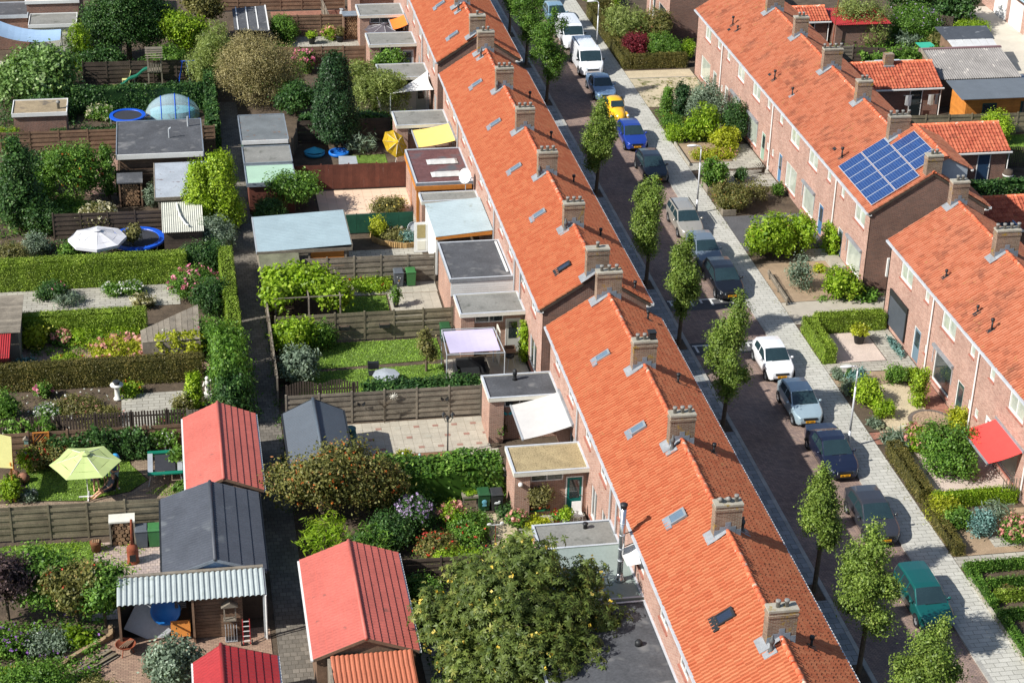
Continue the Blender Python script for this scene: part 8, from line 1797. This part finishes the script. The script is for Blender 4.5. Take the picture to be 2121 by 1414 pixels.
# ============================================================ shrubs, left gardens
SH=[('dense dark bush behind the pink terrace',-9.4,119.5,3.0,2.6,L_DARK,dict(size=.09)),('tall green bush left of the fruit tree',-9.3,115.8,2.4,2.6,L_MID,dict(size=.08)),('bushy undergrowth at the wood store fence',-5.9,113.6,2.6,1.2,L_MID,{}),('dark bush between the two left trees',-8.4,112.6,2.2,1.8,L_DARK,{}),('ivy mound at the foot of the fig like tree',-9.0,133.2,4.0,1.8,L_DARK,dict(size=.09)),('dark shrubbery behind the play fence, left',-5.4,142.2,3.4,2.2,L_DARK,dict(size=.1)),('dark shrubbery behind the play fence, right',-.6,142.0,3.2,2.0,L_MID,dict(size=.09)),('rounded pale grey shrub left of the white parasol',-9.0,109.6,1.5,1.25,L_GREY,{}),('low broad leaved bush under the white parasol',-6.9,109.2,1.5,.75,L_MID,dict(size=.1)),('variegated cream shrub behind the white parasol',-5.4,112.6,2.5,1.7,L_OLIVE,dict(flow=F_CREAM,fn=240,fs=.07)),('blue grey shrub at the alley below the golden conifer',1.9,108.7,2.6,2.1,L_GREY,{}),('dark evergreen shrub at the end of the tall hedge',1.1,105.4,2.3,2.0,L_DARK,{}),('spreading pink hydrangea at the paved garden',.4,102.6,2.9,1.5,L_MID,dict(flow=F_PINK,fn=70,fs=.12)),('dark shrub mound below the pink hydrangea',1.3,99.6,2.0,2.3,L_DARK,{}),('dark tuft with pink blooms in the paved garden',-7.9,103.3,1.7,1.0,L_DARK,dict(flow=F_PINK,fn=14)),('pale ornamental grass on the paved garden',-7.0,102.1,1.8,.6,L_GREY,dict(asp=.15,size=.16)),('square bed of white flowers on the grey paving, left half',-4.4,103.3,1.3,.6,L_MID,dict(flow=F_WHITE,fn=40,fs=.07)),('square bed of white flowers on the grey paving, right half',-3.2,103.3,1.2,.7,L_MID,dict(flow=F_WHITE,fn=40,fs=.07)),('cream hydrangea at the foot of the paved garden',-2.6,101.5,1.2,.6,L_OLIVE,dict(flow=F_CREAM,fn=16,fs=.14)),
('variegated yellow shrub below the clipped hedge',-8.6,97.2,1.5,1.1,L_YEL,dict(size=.1)),('dusty pink stonecrop left below the clipped hedge',-7.1,97.2,1.2,.7,L_MID,dict(flow=F_SED,fn=60,fs=.1)),('yellow green day lilies below the clipped hedge',-5.7,97.2,2.0,.75,L_LIME,dict(asp=.2,size=.14)),('low yellowish clump right of the day lilies',-3.7,97.1,1.7,.6,L_LIME,{}),('dusty pink stonecrop beside the corner shed',-4.0,96.5,1.1,.7,L_MID,dict(flow=F_SED,fn=50,fs=.1)),('low green plant mound next to the second stonecrop',-5.0,96.3,1.0,.6,L_MID,{}),('wide pink and cream hydrangea in the pink paved garden',-3.9,95.0,2.9,1.0,L_YEL,dict(flow=F_SED,fn=60,fs=.14)),('grey leaved butterfly bush on the pink paving',-1.0,94.9,1.7,1.4,L_GREY,dict(flow=F_LIL,fn=20)),('low lime and red flower bed on the pink paving',-6.8,94.6,1.7,.55,L_LIME,dict(flow=F_REDF,fn=14)),('loose green shrub beside the alley conifers',1.1,95.2,2.0,1.8,L_MID,dict(flow=F_PINK,fn=12)),('blue green low plants at the red playhouse',-8.9,94.6,1.1,.5,L_BLUE,{}),
('white phlox clump in the rose bed',-7.6,89.0,1.3,.6,L_MID,dict(flow=F_WHITE,fn=90,fs=.08)),('magenta dahlia in front of the brownish hedge',-7.9,91.2,.9,.8,L_MID,dict(flow=F_PINK,fn=5,fs=.13)),('green climbing bush at the left edge of the rose bed',-9.8,88.8,1.5,1.7,L_MID,{}),('low rose bushes left of the pedestal',-6.0,89.3,2.2,.6,L_OLIVE,dict(flow=F_SED,fn=26)),('rose bush right of the pedestal',-3.4,90.9,1.2,.6,L_LIME,dict(flow=F_ORB,fn=8)),('red roses at the upright board fence',-1.2,87.1,1.6,.6,L_MID,dict(flow=F_REDF,fn=8,fs=.1)),('pale rose bush beside the white statue',-.6,88.6,1.1,.9,L_OLIVE,dict(flow=F_CREAM,fn=8)),('bare pink rose on the rose bed centre',-4.9,88.1,2.2,.5,L_OLIVE,dict(flow=F_SED,fn=24)),
('red leaved shrub in front of the brown fence',-7.4,84.0,2.2,1.2,L_RUST,dict(flow=F_REDF,fn=30)),('hibiscus like shrub beside the yellow awning',-8.3,83.6,1.0,1.2,L_LIME,dict(flow=F_PUR,fn=5)),('small white flowering plant at the lawn corner',-8.2,80.9,.8,.5,L_GREY,dict(flow=F_WHITE,fn=20)),('leafy vine plant under the yellow awning',-9.0,80.9,1.0,1.5,L_LIME,{}),('small round shrub at the square trampoline',-.9,80.4,.7,.7,L_MID,{}),
('butterfly bush in the clay yard beside the red roof',-1.6,65.3,2.3,2.3,L_GREY,dict(size=.085)),('bushy green plants at the bottom left corner',-7.2,64.6,3.6,1.4,L_MID,{}),('yellow flowering plant at the bottom left',-8.0,66.0,1.4,.7,L_LIME,dict(flow=F_YELF,fn=30)),('lime hosta clump beside the stone edging',-5.6,68.9,1.1,.5,L_LIME,dict(size=.12)),('purple flowering plant at the left edge',-8.5,68.6,1.6,.8,L_MID,dict(flow=F_PUR,fn=50)),('silver leaved plants in the lower left bed',-6.9,68.6,1.8,.6,L_GREY,{}),('low bush at the bottom beside the clay yard',-4.6,64.4,2.0,.9,L_OLIVE,{}),
('lilac bush at the alley above the arched pickets',5.7,94.4,2.2,2.2,L_LIME,dict(size=.09)),('dark leafy bush beside the lilac bush',7.2,94.8,1.7,1.6,L_MID,{}),('grey green bush in the lawn corner by the alley',5.7,91.2,2.2,1.9,L_GREY,dict(size=.085)),('yellow flowered ball bush on the raised rockery',12.1,109.4,1.2,1.3,L_YEL,{}),('dwarf pine on the raised rockery',13.9,108.2,.9,.8,L_BLUE,{}),('orange green heath mat on the raised rockery',13.2,108.8,1.7,.45,L_OLIVE,dict(z=.2)),('rounded quince shrub at the edge of the beige patio',13.2,113.2,2.3,.9,L_OLIVE,dict(flow=F_YELF,fn=20)),('pampas grass with upright plumes beside the conifer',12.6,123.9,2.2,1.7,L_GREY,dict(asp=.1,size=.24)),('small herbs along the slatted fence border',10.8,102.4,2.4,.45,L_LIME,dict(flow=F_REDF,fn=10)),('pink flowers at the slatted fence border',8.6,102.4,.9,.6,L_MID,dict(flow=F_PINK,fn=10)),
('tall bamboo clump above the salmon roofed shed, left part',5.6,73.9,2.4,1.9,L_LIME,dict(asp=.18,size=.16)),('tall bamboo clump above the salmon roofed shed, right part',7.6,73.6,2.2,1.7,L_MID,dict(asp=.18,size=.16)),('lilac asters in the herb garden',10.0,75.9,1.9,1.5,L_DARK,dict(flow=F_LIL,fn=160,fs=.07)),('dark shrub left below the asters',8.8,74.6,2.1,1.5,L_DARK,{}),('cream and pink hydrangea in the herb garden',11.9,76.0,1.2,1.0,L_LIME,dict(flow=F_SED,fn=40,fs=.12)),('rose border in the herb garden',12.6,75.0,2.1,.9,L_MID,dict(flow=F_REDF,fn=12)),('red flowering bush in the herb garden',10.8,73.4,1.9,.8,L_RUST,dict(flow=F_REDF,fn=40)),('lime leaved patch beside the chestnut tree',11.6,72.0,2.2,.8,L_LIME,{}),('yellow green leafy plant by the gravel path',14.5,73.2,1.0,.9,L_LIME,dict(size=.11)),('pink stonecrop at the gravel path',14.9,75.3,.9,.8,L_MID,dict(flow=F_SED,fn=30,fs=.1)),('cream variegated shrub at the teal door path',15.9,75.0,1.2,.5,L_YEL,{}),('rounded shrub on the extension brick wall',16.1,75.85,1.2,.9,L_OLIVE,dict(z=.9)),('large leaved plant beside the patched roof',14.9,72.1,1.2,1.2,L_LIME,dict(size=.13)),('ivy ground cover at the brick pier',14.7,76.2,1.1,.5,L_DARK,{}),('yellow dwarf shrub on the bark bed',10.3,82.0,.8,.6,L_YEL,{}),('green dwarf shrub on the bark bed',11.5,80.7,.9,.5,L_MID,{}),('rusty heather at the ivy edge of the bark bed',9.5,80.5,.8,.5,L_RUST,{}),('pink blooms at the charcoal shed corner',8.0,83.0,.6,.5,L_DARK,dict(flow=F_PINK,fn=12)),
('large hydrangea with pink heads in the far garden',12.6,148.6,1.2,1.0,L_LIME,dict(flow=F_SED,fn=40,fs=.13)),('pink hydrangea behind the dark conifer',9.9,141.2,1.8,1.5,L_MID,dict(flow=F_PINK,fn=60,fs=.14)),('leafy shrub against the far slatted fence',8.9,148.8,2.1,2.0,L_MID,{}),('white hydrangea behind the small trampoline',-5.4,132.6,1.8,.8,L_MID,dict(flow=F_CREAM,fn=26,fs=.15)),('young green plants at the white shade sail',16.5,128.6,1.6,1.0,L_LIME,{}),('shrub at the fence below the fig like tree',-11.6,126.8,2.0,1.6,L_LIME,{}),('shrub mass under the apple tree beside the alley',5.6,113.0,2.0,1.5,L_DARK,{}),('silvery shrub beside the wood store',-1.9,116.0,.9,1.6,L_GREY,{}),('dark bush at the left edge above the tall hedge',-10.4,107.4,2.2,1.6,L_OLIVE,{}),('plants below the tree with reddish fruits',-7.4,115.2,3.0,.9,L_MID,{}),('green shrub beside the shaded fence by the chestnut',9.6,69.7,1.8,1.3,L_MID,{}),('shaded shrub beside the salmon roofed shed',9.3,67.6,1.4,1.0,L_DARK,{})]
for lb,x,y,w,h,m,k in SH: shrub(lb,x,y,w*1.15,h*1.12,m,**k)
conifer('dark green cone in the rose garden beside the statue',.0,89.0,2.0,1.15,L_GOLD,2200,.06,taper=.75,zb=.05,clump=.07,pw=.5)
for i,(lb,y,h) in enumerate((('feathery cypress in the alley hedge, nearest the salmon roof',87.2,2.6),('feathery cypress in the alley hedge, second from the salmon roof',88.9,2.9),('feathery cypress in the alley hedge, third from the salmon roof',90.6,3.0),('feathery cypress in the alley hedge, fourth from the salmon roof',92.3,2.8))): conifer(lb,2.0,y,h,2.1,L_MID if i else L_DARK,3600,.09,taper=.5,zb=.05,clump=.16,rag=.2,pw=.6,group='cypresses along the alley')
ground_cover('border_plants',-14,-4.6,65.5,70.5,L_MID,.5,200,.08,F_PUR,2); ground_cover('rose_bed_plants',-10,-4.4,86.8,91.2,L_OLIVE,.3,60,.06,F_WHITE,3); ground_cover('herb_plants',9.6,13.6,72.8,76.6,L_MID,.4,170,.07,F_REDF,2); ground_cover('flower_border',-9,-2.8,95.8,97.5,L_MID,.35,120,.07,F_YELF,2); ground_cover('alley_weeds',4.25,4.5,76,100,L_MID,.3,120,.06); ground_cover('shrub_border',9.0,14.6,127.4,131,L_DARK,1.2,140,.1); ground_cover('wild_corner',-12,-6.4,112,124,L_MID,.7,90,.09); ground_cover('far_border',-13,-7,130.2,146,L_DARK,1.0,70,.1); ground_cover('far_border',-7,1.6,127.3,131.4,L_DARK,.5,60,.08); ground_cover('wild_corner',-12,-1.4,105.6,111,L_DARK,.5,70,.08); ground_cover('far_border',-7,1.6,140.4,144,L_DARK,1.0,110,.1); ground_cover('far_border',4.6,9.5,136.5,148,L_MID,1.0,70,.1); ground_cover('chestnut_undergrowth',9.0,13,60,70,L_DARK,.6,60,.09); ground_cover('grass_tufts',-8,-3,73.4,76.8,L_LIME,.12,60,.06)
# ============================================================ shrubs, right gardens
SR=[('weeping yellow green willow shrub behind the pavement hedge',36.6,145.6,3.9,3.4,L_WILLOW,dict(asp=.22,size=.12)),('dark red maple in the hedged front garden',36.7,141.9,2.3,2.1,L_RED,{}),('rusty brown tinged bush beside the far house',39.0,144.8,2.7,3.1,L_RUST,{}),('broad green shrub above the corner hedge',38.7,141.4,3.0,2.0,L_MID,{}),('lime green shrub at the dark brick gable',40.7,140.9,1.2,1.7,L_LIME,{}),('grey leaved oleaster shrub at the house front',38.5,127.3,2.7,3.2,L_GREY,{}),('lime green shrub beside the yellow variegated one',37.2,123.4,2.4,2.7,L_LIME,dict(size=.09)),('yellow variegated euonymus at the sandy bed',38.4,121.6,2.1,1.7,L_YEL,dict(size=.085)),('dark holly in front of the house wall',39.5,123.2,1.9,3.2,L_DARK,{}),('yellow orange carpet of low plants at the path',37.0,120.2,3.4,.55,L_YEL,dict(flow=F_SED,fn=60,d=1.5)),('round leafy shrub in the timber planter',35.8,115.3,1.9,1.9,L_MID,dict(size=.09)),('small dark ball shrub on the grey path',37.8,115.7,1.0,.95,L_DARK,{}),('brown green dotted shrub at the pavement lamp',35.9,111.3,2.7,1.8,L_RUST,{}),('sparse tawny shrub before the pale blue door',37.9,112.2,1.9,1.7,L_OLIVE,dict(n=900)),('clipped ball shrub at the pale blue door',39.7,113.1,.9,.9,L_MID,{}),('large lime green shrub at the dark gravel, left',36.1,103.6,3.0,2.8,L_LIME,dict(flow=F_YELF,fn=20,size=.09)),('lime green shrub at the dark gravel, right',38.2,103.9,2.1,2.7,L_LIME,dict(size=.09)),('open dark holly shrub behind the lath fence',36.7,98.9,1.7,2.3,L_GREY,dict(n=1500)),('big leafy bush at the solar house corner',38.8,97.4,2.4,1.9,L_LIME,dict(size=.09)),('low leafy plants at the gable foot',40.3,97.1,1.6,.5,L_MID,dict(size=.1)),('row of lavender along the house plinth',39.75,90.6,.5,.35,L_BLUE,dict(d=3.2)),('yellow dwarf plant at the concrete step',38.7,101.2,.8,.4,L_YEL,{}),
('round blue spruce ball in the gravel garden',36.2,86.9,1.1,.95,L_BLUE,{}),('golden thread cypress mound in the gravel garden',35.9,84.6,1.75,1.5,L_GOLD,dict(size=.065)),('small lime ball tree at the gravel garden',36.3,83.2,1.1,1.0,L_LIME,{}),('silver grey shrub at the pavement',35.3,85.9,1.0,.8,L_GREY,{}),('silvery plants at the pavement edge',35.3,87.8,.6,.4,L_GREY,dict(d=1.6)),('dark green spreading pine by the front path',38.3,86.7,1.3,1.0,L_MID,dict(size=.06)),('green clump behind the clipped yew',39.3,86.8,.9,.8,L_LIME,{}),('yellow shrub at the door by the paved circle',39.8,81.5,1.1,1.2,L_YEL,{}),('spiky yucca at the brick path',35.8,79.9,1.3,1.0,L_GREY,dict(asp=.12,size=.3)),('pink hydrangea beside the yucca',36.9,79.7,1.7,1.2,L_LIME,dict(flow=F_SED,fn=60,fs=.12)),('big bright green spreading pine below the paved circle',37.7,77.6,3.1,2.5,L_MID,dict(size=.07)),('bushy blue green spruce in the sandy bed',37.1,71.6,1.25,1.3,L_BLUE,{}),('dusty pink stonecrop in the sandy bed',38.5,70.8,1.5,1.2,L_MID,dict(flow=F_SED,fn=90,fs=.11)),('dark green shrub left of the spruce',36.1,72.3,1.2,1.2,L_MID,{}),('cream variegated shrub by the low hedge',35.9,73.4,1.9,.8,L_YEL,{}),('grey grass clump right of the spruce',38.3,72.7,1.3,.9,L_GREY,dict(asp=.15,size=.16)),('rusty plant inside the parterre',36.4,66.7,.7,.4,L_RUST,{}),('small green cushion plants at the stones',35.5,82.3,.9,.35,L_GREY,{}),
('low green bushes at the pavement edge by the weedy yard',35.3,123.9,1.3,.9,L_LIME,dict(d=2.2)),('leafy border left of the oleaster',35.6,126.0,1.6,1.0,L_MID,dict(d=2.6)),('dry brown tuft in the upper border',36.6,126.2,1.0,.7,L_OLIVE,{}),
('silvery birch like tree behind the small outhouse',56.2,143.6,4.6,4.2,L_WILLOW,{}),('shrub mass with lilac flowers in the back yard',61.0,144.6,4.6,2.9,L_MID,dict(flow=F_LIL,fn=60)),('tall grass mound behind the barn, left',59.6,141.8,2.2,1.4,L_GREY,dict(asp=.12,size=.22)),('tall grass mound behind the barn, right',62.2,141.9,1.3,1.3,L_OLIVE,dict(asp=.12,size=.22)),('big dark tree at the concrete yard',66.0,147.6,4.2,4.4,L_DARK,dict(size=.12)),('lime fern clump under the dark yard tree',66.6,145.0,3.0,1.1,L_LIME,{}),('bright lime conifer ball before the orange cabin',58.7,122.0-.9,2.4,2.2,L_GOLD,{}),('dry brown shrub at the slatted fence, top right',55.0,138.6,1.2,1.0,L_TAN,{}),('dark leafy tree at the very top right',62.8,150.5,5.0,4.0,L_DARK,dict(size=.12)),('green bushes at the top of the right pavement',37.0,155.6,3.4,1.6,L_LIME,{})]
for lb,x,y,w,h,m,k in SR: shrub(lb,x,y,w*1.1,h*1.05,m,**k)
conifer('clipped columnar yew before the big window',38.6,84.1,2.2,.95,L_GOLD,1900,.06,taper=.25,clump=.07,pw=.5); conifer('small cone conifer at the pavement',35.9,87.6,.75,.36,L_MID,420,.05,clump=.03,trunk=.03); conifer('upright dark yew in the upper front garden',36.9,128.2,2.5,1.25,L_CONIF,2400,.075,taper=.3,clump=.09,pw=.5); conifer('bright green small conifer left of the dark yew',36.0,129.0,2.0,1.1,L_MID,1700,.08,taper=.7,clump=.09)
t=pot('large dark pot with a variegated hosta on the pink gravel',37.9,91.6,.36,.6,BLACKM,L_YEL,1.1,.45)
for lb,x,y,r in (('mossy round stone left at the brick path',35.6,81.9,.14),('mossy round stone middle at the brick path',35.85,82.05,.17),('mossy round stone right at the brick path',36.1,81.8,.15)): tag(MB().ball((x,y,.08),(r,r,r*.7),8,6).build('stone',mat('mossy_stone',srgb(150,156,120,.7),.9,.25,4,bump=.5,bsc=12),None,True),lb,'stone','mossy stones')
ground_cover('weeds',35.1,40.2,131,136.6,L_OLIVE,.12,18,.06); ground_cover('garden_border',35.1,38,123,129.5,L_MID,.4,120,.07,F_REDF,1); ground_cover('garden_border',35.1,40,104.0,105.4,L_LIME,.3,100,.06); ground_cover('gable_plants',37.5,40.4,96.9,97.6,L_MID,.3,120,.07); ground_cover('parterre_plants',35.5,39.8,66.5,68.3,L_OLIVE,.15,50,.05); ground_cover('back_yard_plants',53.5,63,137.8,146,L_MID,.9,110,.1); ground_cover('pavement_litter',34.7,34.95,66,136,L_RUST,.03,40,.035); ground_cover('maple_garden',35.8,40,140,151,L_MID,.6,90,.09)
